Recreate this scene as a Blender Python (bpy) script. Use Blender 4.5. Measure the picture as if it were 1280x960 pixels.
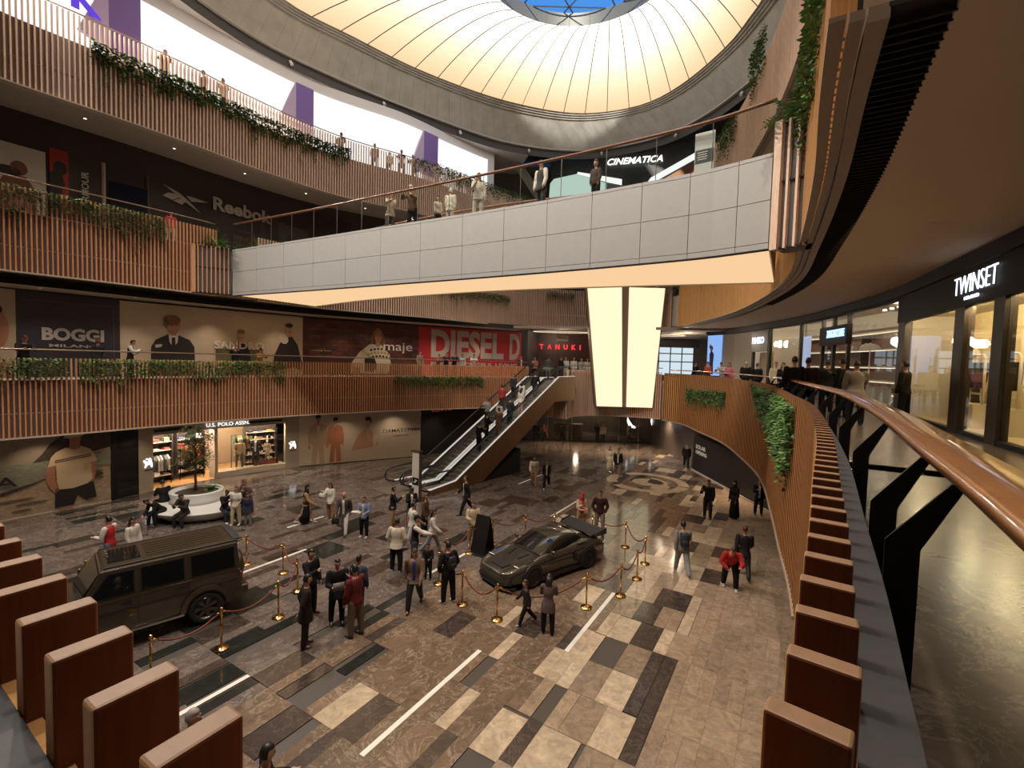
import bpy, bmesh, math, random
from mathutils import Vector, Matrix
random.seed(7)
R = math.radians
sc = bpy.context.scene
for o in list(bpy.data.objects):
    bpy.data.objects.remove(o)
C = sc.collection

# ------------------------------------------------------------------ camera
PITCH, ROLL, FPX, EYE = R(2.85), R(1.6), 585.5, 7.0
cp, sp, cr, sr = math.cos(PITCH), math.sin(PITCH), math.cos(ROLL), math.sin(ROLL)
rt, fw, up = Vector((1, 0, 0)), Vector((0, cp, -sp)), Vector((0, sp, cp))
X, Y, Z = rt * cr + up * sr, -rt * sr + up * cr, -fw
cam = bpy.data.cameras.new('camera')
cam.sensor_width = 36.0
cam.lens = FPX / 1280 * 36.0
cam.clip_start, cam.clip_end = 0.05, 600
camo = bpy.data.objects.new('camera', cam)
camo.matrix_world = Matrix(((X.x, Y.x, Z.x, 0), (X.y, Y.y, Z.y, 0), (X.z, Y.z, Z.z, EYE), (0, 0, 0, 1)))
C.objects.link(camo)
sc.camera = camo

# ------------------------------------------------------------------ sky, light, exposure
sc.view_settings.view_transform = 'Standard'
sc.view_settings.look = 'None'
sc.view_settings.exposure = 0.0
sc.view_settings.gamma = 1.0
sc.view_settings.use_curve_mapping = False
w = bpy.data.worlds.new('sky')
sc.world = w
w.use_nodes = True
bg = w.node_tree.nodes['Background']
bg.inputs['Color'].default_value = (0.075, 0.32, 0.85, 1)
bg.inputs['Strength'].default_value = 1.0
DOME_E, SOFFIT_E, PILLAR_E = 1.05, 0.95, 1.15
RING_W, DOWN_K, SHOP_K = 5500, 2.0, 3.4

# low sun through the oculus on to the far side of the ring
sl_ = bpy.data.lights.new('sun', 'SUN'); sl_.energy, sl_.color, sl_.angle = 5.0, (1, .93, .82), R(2.0)
so_ = bpy.data.objects.new('sun', sl_); so_.rotation_euler = Vector((.04, .91, -.40)).to_track_quat('-Z', 'Y').to_euler(); so_.location = (0, -40, 60); C.objects.link(so_)

def lamp(name, kind, loc, energy, color=(1, .8, .6), target=None, size=.3, angle=80, blend=.6):
    l = bpy.data.lights.new(name, kind)
    l.energy = energy
    l.color = color
    if kind == 'SPOT':
        l.spot_size, l.spot_blend, l.shadow_soft_size = R(angle), blend, size
    elif kind == 'AREA':
        l.shape, l.size = 'DISK', size
    else:
        l.shadow_soft_size = size
    o = bpy.data.objects.new(name, l)
    o.location = loc
    if target is not None:
        o.rotation_euler = (Vector(target) - Vector(loc)).to_track_quat('-Z', 'Y').to_euler()
    C.objects.link(o)
    return o

# ------------------------------------------------------------------ materials
MT = {}
def mat(name, col=(.5, .5, .5), rough=.5, metal=0., spec=.5, emit=None, estr=0., var=0., vscale=8., bump=0., bscale=40., stretch=(1, 1, 1), coat=0., coords='Object', rnd=0.):
    if name in MT:
        return MT[name]
    m = bpy.data.materials.new(name)
    m.use_nodes = True
    nt = m.node_tree
    b = nt.nodes['Principled BSDF']
    b.inputs['Base Color'].default_value = (*col, 1)
    b.inputs['Roughness'].default_value = rough
    b.inputs['Metallic'].default_value = metal
    b.inputs['Specular IOR Level'].default_value = spec
    b.inputs['Coat Weight'].default_value = coat
    if emit is not None:
        b.inputs['Emission Color'].default_value = (*emit, 1)
        b.inputs['Emission Strength'].default_value = estr
    if var or bump or rnd:
        tc = nt.nodes.new('ShaderNodeTexCoord')
        mp = nt.nodes.new('ShaderNodeMapping')
        mp.inputs['Scale'].default_value = stretch
        nt.links.new(tc.outputs[coords], mp.inputs['Vector'])
        vec = mp.outputs['Vector']
        if rnd:
            oi = nt.nodes.new('ShaderNodeObjectInfo')
            ad = nt.nodes.new('ShaderNodeVectorMath'); ad.operation = 'MULTIPLY_ADD'
            ad.inputs[1].default_value = (37, 53, 71)
            cx = nt.nodes.new('ShaderNodeCombineXYZ')
            for k in range(3):
                nt.links.new(oi.outputs['Random'], cx.inputs[k])
            nt.links.new(cx.outputs[0], ad.inputs[0])
            nt.links.new(vec, ad.inputs[2])
            vec = ad.outputs[0]
        if var or rnd:
            nz = nt.nodes.new('ShaderNodeTexNoise')
            nz.inputs['Scale'].default_value = vscale
            nz.inputs['Detail'].default_value = 6
            nt.links.new(vec, nz.inputs['Vector'])
            hs = nt.nodes.new('ShaderNodeHueSaturation')
            hs.inputs['Color'].default_value = (*col, 1)
            mr = nt.nodes.new('ShaderNodeMapRange')
            mr.inputs['From Min'].default_value, mr.inputs['From Max'].default_value = .3, .7
            mr.inputs['To Min'].default_value, mr.inputs['To Max'].default_value = 1 - var, 1 + var
            nt.links.new(nz.outputs['Fac'], mr.inputs['Value'])
            val = mr.outputs['Result']
            if rnd:
                ml = nt.nodes.new('ShaderNodeMath'); ml.operation = 'MULTIPLY_ADD'
                ml.inputs[1].default_value = 2 * rnd
                nt.links.new(oi.outputs['Random'], ml.inputs[0])
                ml.inputs[2].default_value = 1 - rnd
                m2 = nt.nodes.new('ShaderNodeMath'); m2.operation = 'MULTIPLY'
                nt.links.new(ml.outputs[0], m2.inputs[0]); nt.links.new(val, m2.inputs[1])
                val = m2.outputs[0]
            nt.links.new(val, hs.inputs['Value'])
            nt.links.new(hs.outputs['Color'], b.inputs['Base Color'])
        if bump:
            n2 = nt.nodes.new('ShaderNodeTexNoise')
            n2.inputs['Scale'].default_value = bscale
            n2.inputs['Detail'].default_value = 4
            nt.links.new(vec, n2.inputs['Vector'])
            bp = nt.nodes.new('ShaderNodeBump')
            bp.inputs['Strength'].default_value = bump
            bp.inputs['Distance'].default_value = .02
            nt.links.new(n2.outputs['Fac'], bp.inputs['Height'])
            nt.links.new(bp.outputs['Normal'], b.inputs['Normal'])
    MT[name] = m
    return m

def marble(name, col, vein, amount=.5, rough=.13, rnd=.12, spec=.5):
    """polished stone: cloudy body, sharp pale veins, every slab cut from another place"""
    m = bpy.data.materials.new(name); m.use_nodes = True
    nt = m.node_tree; N = nt.nodes; L = nt.links
    b = N['Principled BSDF']
    b.inputs['Roughness'].default_value = rough
    b.inputs['Specular IOR Level'].default_value = spec
    tc = N.new('ShaderNodeTexCoord'); oi = N.new('ShaderNodeObjectInfo')
    cx = N.new('ShaderNodeCombineXYZ')
    for k in range(3):
        L.new(oi.outputs['Random'], cx.inputs[k])
    ad = N.new('ShaderNodeVectorMath'); ad.operation = 'MULTIPLY_ADD'; ad.inputs[1].default_value = (91, 57, 33)
    L.new(cx.outputs[0], ad.inputs[0]); L.new(tc.outputs['Object'], ad.inputs[2])
    n1 = N.new('ShaderNodeTexNoise'); n1.inputs['Scale'].default_value = 3.4; n1.inputs['Detail'].default_value = 8; n1.inputs['Roughness'].default_value = .65; n1.inputs['Distortion'].default_value = 1.2
    L.new(ad.outputs[0], n1.inputs['Vector'])
    n2 = N.new('ShaderNodeTexNoise'); n2.inputs['Scale'].default_value = 1.5; n2.inputs['Detail'].default_value = 9; n2.inputs['Roughness'].default_value = .68; n2.inputs['Distortion'].default_value = .9
    L.new(ad.outputs[0], n2.inputs['Vector'])
    s = N.new('ShaderNodeMath'); s.operation = 'SUBTRACT'; s.inputs[1].default_value = .5; L.new(n2.outputs['Fac'], s.inputs[0])
    a = N.new('ShaderNodeMath'); a.operation = 'ABSOLUTE'; L.new(s.outputs[0], a.inputs[0])
    mr = N.new('ShaderNodeMapRange'); mr.inputs['From Min'].default_value = 0; mr.inputs['From Max'].default_value = .016; mr.inputs['To Min'].default_value = amount * .8; mr.inputs['To Max'].default_value = 0
    L.new(a.outputs[0], mr.inputs['Value'])
    hs = N.new('ShaderNodeHueSaturation'); hs.inputs['Color'].default_value = (*col, 1)
    m1 = N.new('ShaderNodeMapRange'); m1.inputs['From Min'].default_value = .3; m1.inputs['From Max'].default_value = .7; m1.inputs['To Min'].default_value = .66; m1.inputs['To Max'].default_value = 1.34
    L.new(n1.outputs['Fac'], m1.inputs['Value'])
    m2 = N.new('ShaderNodeMath'); m2.operation = 'MULTIPLY_ADD'; m2.inputs[1].default_value = 2 * rnd; m2.inputs[2].default_value = 1 - rnd
    L.new(oi.outputs['Random'], m2.inputs[0])
    m3 = N.new('ShaderNodeMath'); m3.operation = 'MULTIPLY'; L.new(m1.outputs[0], m3.inputs[0]); L.new(m2.outputs[0], m3.inputs[1])
    L.new(m3.outputs[0], hs.inputs['Value'])
    mx = N.new('ShaderNodeMix'); mx.data_type = 'RGBA'
    L.new(mr.outputs[0], mx.inputs['Factor']); L.new(hs.outputs[0], mx.inputs['A']); mx.inputs['B'].default_value = (*vein, 1)
    L.new(mx.outputs['Result'], b.inputs['Base Color'])
    MT[name] = m
    return m

def glow(name, col, strength):
    if name in MT:
        return MT[name]
    m = bpy.data.materials.new(name); m.use_nodes = True
    nt = m.node_tree
    nt.nodes.remove(nt.nodes['Principled BSDF'])
    e = nt.nodes.new('ShaderNodeEmission')
    e.inputs['Color'].default_value = (*col, 1); e.inputs['Strength'].default_value = strength
    nt.links.new(e.outputs[0], nt.nodes['Material Output'].inputs['Surface'])
    MT[name] = m
    return m

def glass(name, tint=(.96, .98, .97), refl=.09):
    if name in MT:
        return MT[name]
    m = bpy.data.materials.new(name); m.use_nodes = True
    nt = m.node_tree; nt.nodes.remove(nt.nodes['Principled BSDF'])
    t = nt.nodes.new('ShaderNodeBsdfTransparent'); t.inputs['Color'].default_value = (*tint, 1)
    g = nt.nodes.new('ShaderNodeBsdfGlossy'); g.inputs['Roughness'].default_value = .02
    lw = nt.nodes.new('ShaderNodeLayerWeight'); lw.inputs['Blend'].default_value = .5
    pw = nt.nodes.new('ShaderNodeMath'); pw.operation = 'POWER'; pw.inputs[1].default_value = 4.5
    nt.links.new(lw.outputs['Facing'], pw.inputs[0])
    mr = nt.nodes.new('ShaderNodeMath'); mr.operation = 'MULTIPLY_ADD'; mr.inputs[1].default_value = .8; mr.inputs[2].default_value = refl * .45
    nt.links.new(pw.outputs[0], mr.inputs[0])
    mx = nt.nodes.new('ShaderNodeMixShader')
    nt.links.new(mr.outputs[0], mx.inputs['Fac']); nt.links.new(t.outputs[0], mx.inputs[1]); nt.links.new(g.outputs[0], mx.inputs[2])
    nt.links.new(mx.outputs[0], nt.nodes['Material Output'].inputs['Surface'])
    MT[name] = m
    return m

wood = mat('wood_slat', (.40, .165, .065), .5, var=.16, vscale=3, stretch=(14, 14, 1), rnd=.08)
wood_pale = mat('wood_pale', (.70, .50, .37), .5, var=.14, vscale=3, stretch=(14, 14, 1), rnd=.06)  # lightened: haze over the upper floors put into the wood colour
wood_l = mat('wood_slat_left', (.56, .27, .135), .5, var=.14, vscale=3, stretch=(14, 14, 1), rnd=.07)
wood_top_lit = mat('wood_top_lit', (.80, .60, .48), .5, var=.12, vscale=3, stretch=(14, 14, 1), rnd=.06)  # same slat wood, top floor's extra brightness put into its colour
wood_warm_lit = mat('wood_warm_lit', (.60, .31, .105), .5, var=.14, vscale=3, stretch=(14, 14, 1), rnd=.06)  # slat wood with the pillar's warm light put into its colour
fin_top = mat('wood_fin_top', (.30, .165, .085), .5, var=.12, vscale=3, stretch=(3, 14, 3))  # fin tops toned apart to offset strong light from above
fin_side = mat('wood_fin_shaded', (.20, .065, .024), .45, var=.16, vscale=3, stretch=(14, 14, 1), rnd=.08)  # fin sides darkened, shade between the fins put into the colour
wood_rail = mat('wood_rail', (.32, .135, .05), .22, var=.2, vscale=2, stretch=(3, 3, 12), coat=.5)
backing = mat('backing_brown', (.135, .066, .048), .75, var=.1, vscale=20)
blackm = mat('black_metal', (.010, .009, .009), .55, spec=.25)
stripm = mat('dark_grey_metal', (.055, .052, .052), .55, var=.08, vscale=30)
trimw = mat('pale_trim', (.50, .42, .35), .5)
plaster = mat('brown_plaster', (.60, .47, .355), .85, var=.04, vscale=60, bump=.05, bscale=300)
soffit_grey = mat('grey_soffit', (.40, .34, .295), .7, var=.05, vscale=6)
dark = mat('near_black', (.012, .010, .010), .6)
darkwall = mat('dark_brown_wall', (.028, .022, .020), .55)
white = mat('white_paint', (.80, .78, .75), .5)
steel = mat('brushed_steel', (.55, .53, .50), .28, 1.)
gold = mat('polished_brass', (.85, .52, .18), .16, 1.)
cream = mat('cream_wall', (.55, .46, .36), .7, var=.05, vscale=4)
bridge_w = mat('bridge_panel_grey', (.42, .412, .40), .42, var=.03, vscale=5)
pane_glass = glass('clear_glass')
shop_glass = glass('shop_glass', (.93, .92, .88), .10)

# ------------------------------------------------------------------ mesh building
class MB:
    def __init__(s):
        s.v, s.f, s.m = [], [], []
    def add(s, vs, fs, mi=0):
        n = len(s.v)
        s.v += [tuple(v) for v in vs]
        s.f += [tuple(i + n for i in f) for f in fs]
        s.m += [mi] * len(fs)
        return s
    def box(s, c, d, mi=0, rz=0., mx=None):
        x, y, z = d[0] / 2, d[1] / 2, d[2] / 2
        vs = [Vector((a * x, b * y, e * z)) for e in (-1, 1) for b in (-1, 1) for a in (-1, 1)]
        if mx is not None:
            vs = [mx @ v for v in vs]
        elif rz:
            cz, sz = math.cos(rz), math.sin(rz)
            vs = [Vector((v.x * cz - v.y * sz, v.x * sz + v.y * cz, v.z)) for v in vs]
        c = Vector(c)
        return s.add([v + c for v in vs], [(0, 2, 3, 1), (4, 5, 7, 6), (0, 1, 5, 4), (2, 6, 7, 3), (0, 4, 6, 2), (1, 3, 7, 5)], mi)
    def prism(s, poly, z0, z1, mi=0):
        """vertical prism from a list of (x, y)"""
        n = len(poly)
        vs = [(p[0], p[1], z0) for p in poly] + [(p[0], p[1], z1) for p in poly]
        fs = [tuple(range(n - 1, -1, -1)), tuple(range(n, 2 * n))] + [(i, (i + 1) % n, n + (i + 1) % n, n + i) for i in range(n)]
        return s.add(vs, fs, mi)
    def slab(s, pts, off, mi=0):
        """flat polygon in 3-D given thickness vector off"""
        n = len(pts); off = Vector(off)
        vs = [Vector(p) for p in pts] + [Vector(p) + off for p in pts]
        fs = [tuple(range(n - 1, -1, -1)), tuple(range(n, 2 * n))] + [(i, (i + 1) % n, n + (i + 1) % n, n + i) for i in range(n)]
        return s.add(vs, fs, mi)
    def ring(s, a, b, mi=0, close=False):
        """quads between two equal point lists"""
        n = len(a)
        vs = [tuple(p) for p in a] + [tuple(p) for p in b]
        k = n if close else n - 1
        return s.add(vs, [(i, (i + 1) % n, n + (i + 1) % n, n + i) for i in range(k)], mi)
    def loft(s, rings, mi=0, cap=True, close=True):
        n = len(rings[0]); base = len(s.v)
        vs = [p for r in rings for p in r]
        fs = []
        for k in range(len(rings) - 1):
            for i in range(n if close else n - 1):
                j = (i + 1) % n
                fs.append((k * n + i, k * n + j, (k + 1) * n + j, (k + 1) * n + i))
        if cap:
            fs.append(tuple(range(n - 1, -1, -1)))
            m = (len(rings) - 1) * n
            fs.append(tuple(range(m, m + n)))
        return s.add(vs, fs, mi)
    def tube(s, path, r, n=8, mi=0, cap=True):
        path = [Vector(p) for p in path]
        rs = r if isinstance(r, (list, tuple)) else [r] * len(path)
        rings = []
        prev = None
        for i, p in enumerate(path):
            t = (path[min(i + 1, len(path) - 1)] - path[max(i - 1, 0)])
            t = t.normalized() if t.length > 1e-9 else Vector((0, 0, 1))
            a = prev if prev is not None else (Vector((0, 0, 1)) if abs(t.z) < .9 else Vector((1, 0, 0)))
            u = (a - t * a.dot(t))
            u = u.normalized() if u.length > 1e-6 else t.orthogonal().normalized()
            prev = u
            v = t.cross(u)
            rings.append([p + (u * math.cos(2 * math.pi * k / n) + v * math.sin(2 * math.pi * k / n)) * rs[i] for k in range(n)])
        return s.loft(rings, mi, cap)
    def lathe(s, prof, n=16, mi=0, c=(0, 0, 0), cap=True):
        rings = [[(c[0] + r * math.cos(2 * math.pi * k / n), c[1] + r * math.sin(2 * math.pi * k / n), c[2] + z) for k in range(n)] for r, z in prof]
        return s.loft(rings, mi, cap)
    def ball(s, c, r, n=10, k=6, mi=0, mx=None):
        r = tuple(r) if hasattr(r, "__len__") else (r, r, r)
        rings = []
        for j in range(k + 1):
            a = math.pi * min(max(j / k, .02), .98)
            rings.append([Vector((r[0] * math.sin(a) * math.cos(2 * math.pi * i / n), r[1] * math.sin(a) * math.sin(2 * math.pi * i / n), -r[2] * math.cos(a))) for i in range(n)])
        if mx is not None:
            rings = [[mx @ p for p in q] for q in rings]
        c = Vector(c)
        return s.loft([[p + c for p in q] for q in rings], mi)
    def mesh(s, name, mats, smooth=False, shift=None):
        vs = s.v if shift is None else [(v[0] - shift[0], v[1] - shift[1], v[2] - shift[2]) for v in s.v]
        me = bpy.data.meshes.new(name)
        me.from_pydata([tuple(v) for v in vs], [], s.f)
        for m in (mats if isinstance(mats, (list, tuple)) else [mats]):
            me.materials.append(m)
        me.polygons.foreach_set('material_index', s.m)
        me.polygons.foreach_set('use_smooth', [bool(smooth)] * len(s.f))
        me.update()
        return me
    def build(s, name, mats, parent=None, smooth=False, world=False):
        """ONE mesh object; world=True when the vertices are in world space and the parent sits elsewhere unrotated"""
        shift = None
        if world and parent is not None:
            q = parent; shift = Vector((0, 0, 0))
            while q is not None:
                shift = shift + q.location; q = q.parent
        o = bpy.data.objects.new(name, s.mesh(name, mats, smooth, shift))
        C.objects.link(o)
        if parent is not None:
            o.parent = parent
        return o

def tag(o, label=None, cat=None, group=None, kind=None):
    if label: o['label'] = label
    if cat: o['category'] = cat
    if group: o['group'] = group
    if kind: o['kind'] = kind
    return o
def thing(name, label, cat, loc=(0, 0, 0), rz=0., group=None):
    o = bpy.data.objects.new(name, None)
    o.empty_display_size = .1
    C.objects.link(o)
    o.location = loc
    o.rotation_euler = (0, 0, rz)
    return tag(o, label, cat, group)
def struct(name, mb, m, parent=None, smooth=False):
    o = mb.build(name, m, parent, smooth)
    if parent is None:
        o['kind'] = 'structure'
    return o
def inst(name, me, loc, rz=0., parent=None, world=False, scale=None):
    o = bpy.data.objects.new(name, me)
    C.objects.link(o)
    loc = Vector(loc)
    if world and parent is not None:
        q = parent
        while q is not None:
            loc = loc - q.location; q = q.parent
    o.location = loc
    o.rotation_euler = (0, 0, rz)
    if scale: o.scale = scale
    if parent is not None: o.parent = parent
    return o
def copy_tree(o, parent=None):
    c = o.copy(); C.objects.link(c)
    c.parent = parent
    for ch in list(o.children):
        copy_tree(ch, c)
    return c
def bevel(o, w=.01, seg=2):
    md = o.modifiers.new('bevel', 'BEVEL'); md.width = w; md.segments = seg; md.limit_method = 'ANGLE'
    return o

# ------------------------------------------------------------------ plan curves
class Path:
    def __init__(s, pts, n=24, smooth=True):
        P = [Vector(p) for p in pts]
        if smooth:
            Q = [2 * P[0] - P[1]] + P + [2 * P[-1] - P[-2]]
            out = []
            for i in range(1, len(Q) - 2):
                p0, p1, p2, p3 = Q[i - 1:i + 3]
                d = [max((b - a).length, 1e-6) ** .5 for a, b in ((p0, p1), (p1, p2), (p2, p3))]
                t0 = 0; t1 = d[0]; t2 = t1 + d[1]; t3 = t2 + d[2]
                for k in range(n):
                    t = t1 + (t2 - t1) * k / n
                    A1 = p0 * ((t1 - t) / (t1 - t0)) + p1 * ((t - t0) / (t1 - t0))
                    A2 = p1 * ((t2 - t) / (t2 - t1)) + p2 * ((t - t1) / (t2 - t1))
                    A3 = p2 * ((t3 - t) / (t3 - t2)) + p3 * ((t - t2) / (t3 - t2))
                    B1 = A1 * ((t2 - t) / (t2 - t0)) + A2 * ((t - t0) / (t2 - t0))
                    B2 = A2 * ((t3 - t) / (t3 - t1)) + A3 * ((t - t1) / (t3 - t1))
                    out.append(B1 * ((t2 - t) / (t2 - t1)) + B2 * ((t - t1) / (t2 - t1)))
            out.append(P[-1]); P = out
        s.p = P
        s.s = [0.]
        for a, b in zip(P, P[1:]):
            s.s.append(s.s[-1] + (b - a).length)
        s.len = s.s[-1]
    def at(s, d):
        d = min(max(d, 0), s.len)
        lo, hi = 0, len(s.s) - 2
        while lo < hi:
            m = (lo + hi + 1) // 2
            if s.s[m] <= d: lo = m
            else: hi = m - 1
        a, b = s.p[lo], s.p[lo + 1]
        u = (d - s.s[lo]) / max(s.s[lo + 1] - s.s[lo], 1e-9)
        t = (s.p[min(lo + 2, len(s.p) - 1)] - s.p[max(lo - 1, 0)]).normalized()
        return a.lerp(b, u), t
    def off(s, d, o):
        p, t = s.at(d)
        return Vector((p.x - t.y * o, p.y + t.x * o))
    def pts(s, a, b, o, step=.5):
        n = max(2, int((b - a) / step) + 1)
        return [s.off(a + (b - a) * i / (n - 1), o) for i in range(n)]
    def nearest(s, q):
        q = Vector(q)
        i = min(range(len(s.p)), key=lambda k: (s.p[k] - q).length_squared)
        return s.s[i]
def z3(pts, z):
    return [(p.x, p.y, z) for p in pts]
def band(mb, path, a, b, o0, o1, z0, z1, mi=0, step=.5):
    """swept rectangular bar along a plan curve"""
    A, B = path.pts(a, b, o0, step), path.pts(a, b, o1, step)
    rings = [[(p.x, p.y, z0), (q.x, q.y, z0), (q.x, q.y, z1), (p.x, p.y, z1)] for p, q in zip(A, B)]
    return mb.loft(rings, mi)
# ------------------------------------------------------------------ plan of the atrium (metres; the eye stands over 0, 0)
P1L = Path([(-20.6, 13.6), (-19.7, 15.5), (-18.6, 17.1), (-17.3, 18.9), (-16.0, 21.0), (-13.5, 24.6), (-10, 28), (-6, 30.9), (-1.5, 33.6), (1.6, 35.3)])
P1B = Path([(3.98, 33.45), (4.6, 35.0), (5.9, 36.1), (7.4, 36.4), (9.5, 35.9), (11.25, 35.15)])
P1A = Path([(1.75, 35.25), (3.92, 33.43)])
P1R = Path([(11.3, 35.1), (12.0, 33), (11.8, 29.5), (11.5, 25.4), (10.5, 21.1), (9.35, 17.3), (7.5, 13.2), (6.35, 10.8), (4.95, 7.9), (2.92, 4.46), (1.64, 2.51), (1.18, 1.81), (.83, 1.3), (.56, .92), (.25, .62), (-.15, .58), (-.42, .745), (-.63, .87), (-.99, 1.1), (-1.74, 1.58), (-4, 3.1)])
P23 = Path([(-20.3, 14.6), (-19, 17.5), (-17.3, 19.8), (-15.4, 22.6), (-14, 25), (-11, 29), (-6.2, 32.6), (-2.6, 36.3), (.4, 39), (5.4, 40.9), (10, 39.5), (11.9, 35), (11.9, 30), (11.5, 25.4), (10.4, 20.4), (8.6, 15), (6.4, 10.7), (4.35, 7.0), (3.07, 4.9), (1.9, 2.9)])
Z1L, Z1R, Z2, Z3 = 5.75, 5.55, 12.15, 19.2

# ------------------------------------------------------------------ ground floor: marble slabs on a 1.165 x 0.2955 m grid
GA = R(31.25)
GS, GT = Vector((math.sin(GA), math.cos(GA))), Vector((math.cos(GA), -math.sin(GA)))
S0, T0, DS, DT = 5.56, -4.74, 1.165, .2955
VE = (.50, .42, .34)
m_brown = marble('marble_brown', (.158, .106, .070), VE, .55)
m_grey = marble('marble_grey_brown', (.128, .099, .085), (.44, .39, .35), .5)
m_dkbr = marble('marble_dark_brown', (.060, .042, .034), (.3, .25, .2), .3)
m_black = marble('marble_black_green', (.020, .022, .018), (.12, .12, .1), .15, rnd=.25)
m_cream = marble('marble_cream', (.47, .36, .25), (.55, .48, .4), .25, rnd=.08)
m_tan = marble('marble_tan', (.27, .195, .13), (.5, .42, .32), .35)
m_beige = marble('marble_beige_grey', (.30, .215, .145), (.45, .39, .32), .4, rnd=.14)
m_white = mat('white_stone_inlay', (.80, .76, .70), .3)
grout = mat('floor_bed', (.07, .055, .045), .5)
base = MB().prism([(-30, -2), (22, -2), (22, 56), (-30, 56)], -.3, -.02)
floor = struct('floor', base, grout)
rg = random.Random(11)
def stp(s, t):
    return GS * s + GT * t
special = []          # explicitly laid slabs: s, t, length, width, stone
def sp(s, t, ls, wt, m): special.append((s, t, ls, wt, m))
# dark slabs at the left, as laid
for a in [(5.54, -11.49, 1.165, .59, m_black), (6.70, -8.44, 1.165, .2955, m_black), (5.54, -9.75, 1.165, .59, m_dkbr), (7.85, -13.3, 1.165, .2955, m_black),
          (4.40, -10.6, 1.165, .59, m_black), (4.40, -9.75, 1.165, .2955, m_black), (6.70, -11.2, 1.165, .2955, m_black), (4.40, -12.4, 1.165, .2955, m_black), (5.54, -12.96, 1.165, .2955, m_black),
          (5.54, -8.84, 1.165, .2955, m_dkbr), (9.03, -9.75, 1.165, .2955, m_black), (4.4, -8.25, 1.165, .59, m_dkbr), (4.4, -7.1, 2.33, .2955, m_dkbr), (7.85, -10.06, 1.165, .2955, m_black),
          (10.2, -14.8, 1.165, .59, m_black), (3.24, -11.5, 1.165, .59, m_black), (6.7, -13.6, 1.165, .59, m_black), (3.24, -13.0, 1.165, .2955, m_black), (9.03, -12.4, 1.165, .2955, m_black),
          (6.64, -4.74, 1.165, .59, m_cream), (9.02, -5.93, 1.165, .2955, m_cream), (10.2, -6.52, 1.165, .2955, m_cream),
          (9.02, -4.15, 2.33, .2955, m_cream), (9.02, -3.26, 1.165, .59, m_cream), (11.36, -3.26, 1.165, .59, m_dkbr), (13.7, -3.26, 1.165, .2955, m_dkbr), (7.88, -2.36, 3.5, .2955, m_dkbr),
          (12.55, -2.36, 2.33, .2955, m_cream), (11.36, -3.85, 1.165, .59, m_cream), (9.02, -3.85, 1.165, .59, m_tan), (10.2, -3.26, 1.165, .59, m_tan), (7.85, -3.85, 1.165, .2955, m_beige),
          (7.85, -3.55, 1.165, .59, m_tan), (7.85, -2.96, 1.165, .59, m_cream), (6.7, -3.85, 1.165, .8, m_cream), (5.54, -3.85, 1.165, .8, m_tan), (6.7, -2.96, 1.165, .59, m_tan)]:
    sp(*a)
def stone(s, t):
    r = rg.random()
    if t < -9.4:
        return m_black if (r < .13 and s < 14) else m_dkbr if r < .24 else m_grey
    if t < -4.6:
        if s > 13:
            return m_cream if r < .10 else m_dkbr if r < .34 else m_brown
        return m_cream if r < .03 else m_dkbr if r < .13 else m_brown
    lim = -2.1 if s < 17 else -2.1 - (s - 17) * .12
    if t < lim:
        return m_cream if r < .30 else m_tan if r < .5 else m_dkbr if r < .74 else m_beige
    return m_beige if r < .93 else m_tan
tiles = []
NX, NT0, NT1 = range(-6, 33), -90, 62
void_s = [(i, j) for i in NX for j in range(NT0, NT1, 2)]
spec_boxes = [(a[0], a[0] + a[2], a[1], a[1] + a[3]) for a in special]
for i, j in void_s:
    s, t = S0 + DS * i, T0 + DT * j
    q = stp(s + DS / 2, t + DT)
    if q.y < 2 or q.y > 47 or q.x < -1.06 * q.y - 3 or q.x > 1.0 * q.y + 2 or q.x > 19:
        continue
    wide = rg.random() < .55
    for ww, tt in ([(2, t)] if wide else [(1, t), (1, t + DT)]):
        if any(s + .02 < b and s + DS - .02 > a and tt + .02 < d and tt + DT * ww - .02 > c for a, b, c, d in spec_boxes):
            # cut the default slab back to the free halves
            for k in range(ww):
                u = tt + DT * k
                if not any(s + .02 < b and s + DS - .02 > a and u + .02 < d and u + DT - .02 > c for a, b, c, d in spec_boxes):
                    tiles.append((s, u, DS, DT, stone(s, u)))
        else:
            tiles.append((s, tt, DS, DT * ww, stone(s, tt)))
tiles += [a for a in special]
# the slabs that show largest are single parts, the rest is one mesh per stone
def seen(a):
    q = stp(a[0] + a[2] / 2, a[1] + a[3] / 2)
    if abs(q.x) > 1.12 * q.y or q.y < 6.8: return 0
    return a[2] * a[3] / (q.length + 4) ** 3
tiles.sort(key=seen, reverse=True)
tile_me = {}
far = {}
GAP = .004
for k, a in enumerate(tiles):
    s, t, ls, wt, m = a
    c = stp(s + ls / 2, t + wt / 2)
    if k < 300:
        key = (round(ls, 2), round(wt, 3), m.name)
        if key not in tile_me:
            tile_me[key] = MB().box((0, 0, -.01), (wt - GAP, ls - GAP, .02)).mesh('floor_tile', m)
        inst('floor_tile', tile_me[key], (c.x, c.y, 0), -GA, floor)
    else:
        e = far.setdefault(m.name, MB())
        e.box((c.x, c.y, -.01), (wt - GAP, ls - GAP, .02), 0, -GA)
for k, e in far.items():
    o = e.build('floor_tiling', MT[k], floor); o['kind'] = 'stuff'
# white stone inlay lines
for s0, s1, t in [(5.47, 9.07, -6.2), (10.2, 13.67, -4.44), (3.0, 5.55, -9.86), (8.02, 10.4, -14.8), (11.42, 13.9, -9.9), (18.9, 22.0, -9.18), (11.3, 13.0, -17.3), (22.8, 25.6, -13.2), (14.5, 17.6, -6.2)]:
    c = stp((s0 + s1) / 2, t)
    MB().box((c.x, c.y, .001), (.11, s1 - s0, .006), 0, -GA).build('inlay_line', m_white, floor)
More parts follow.
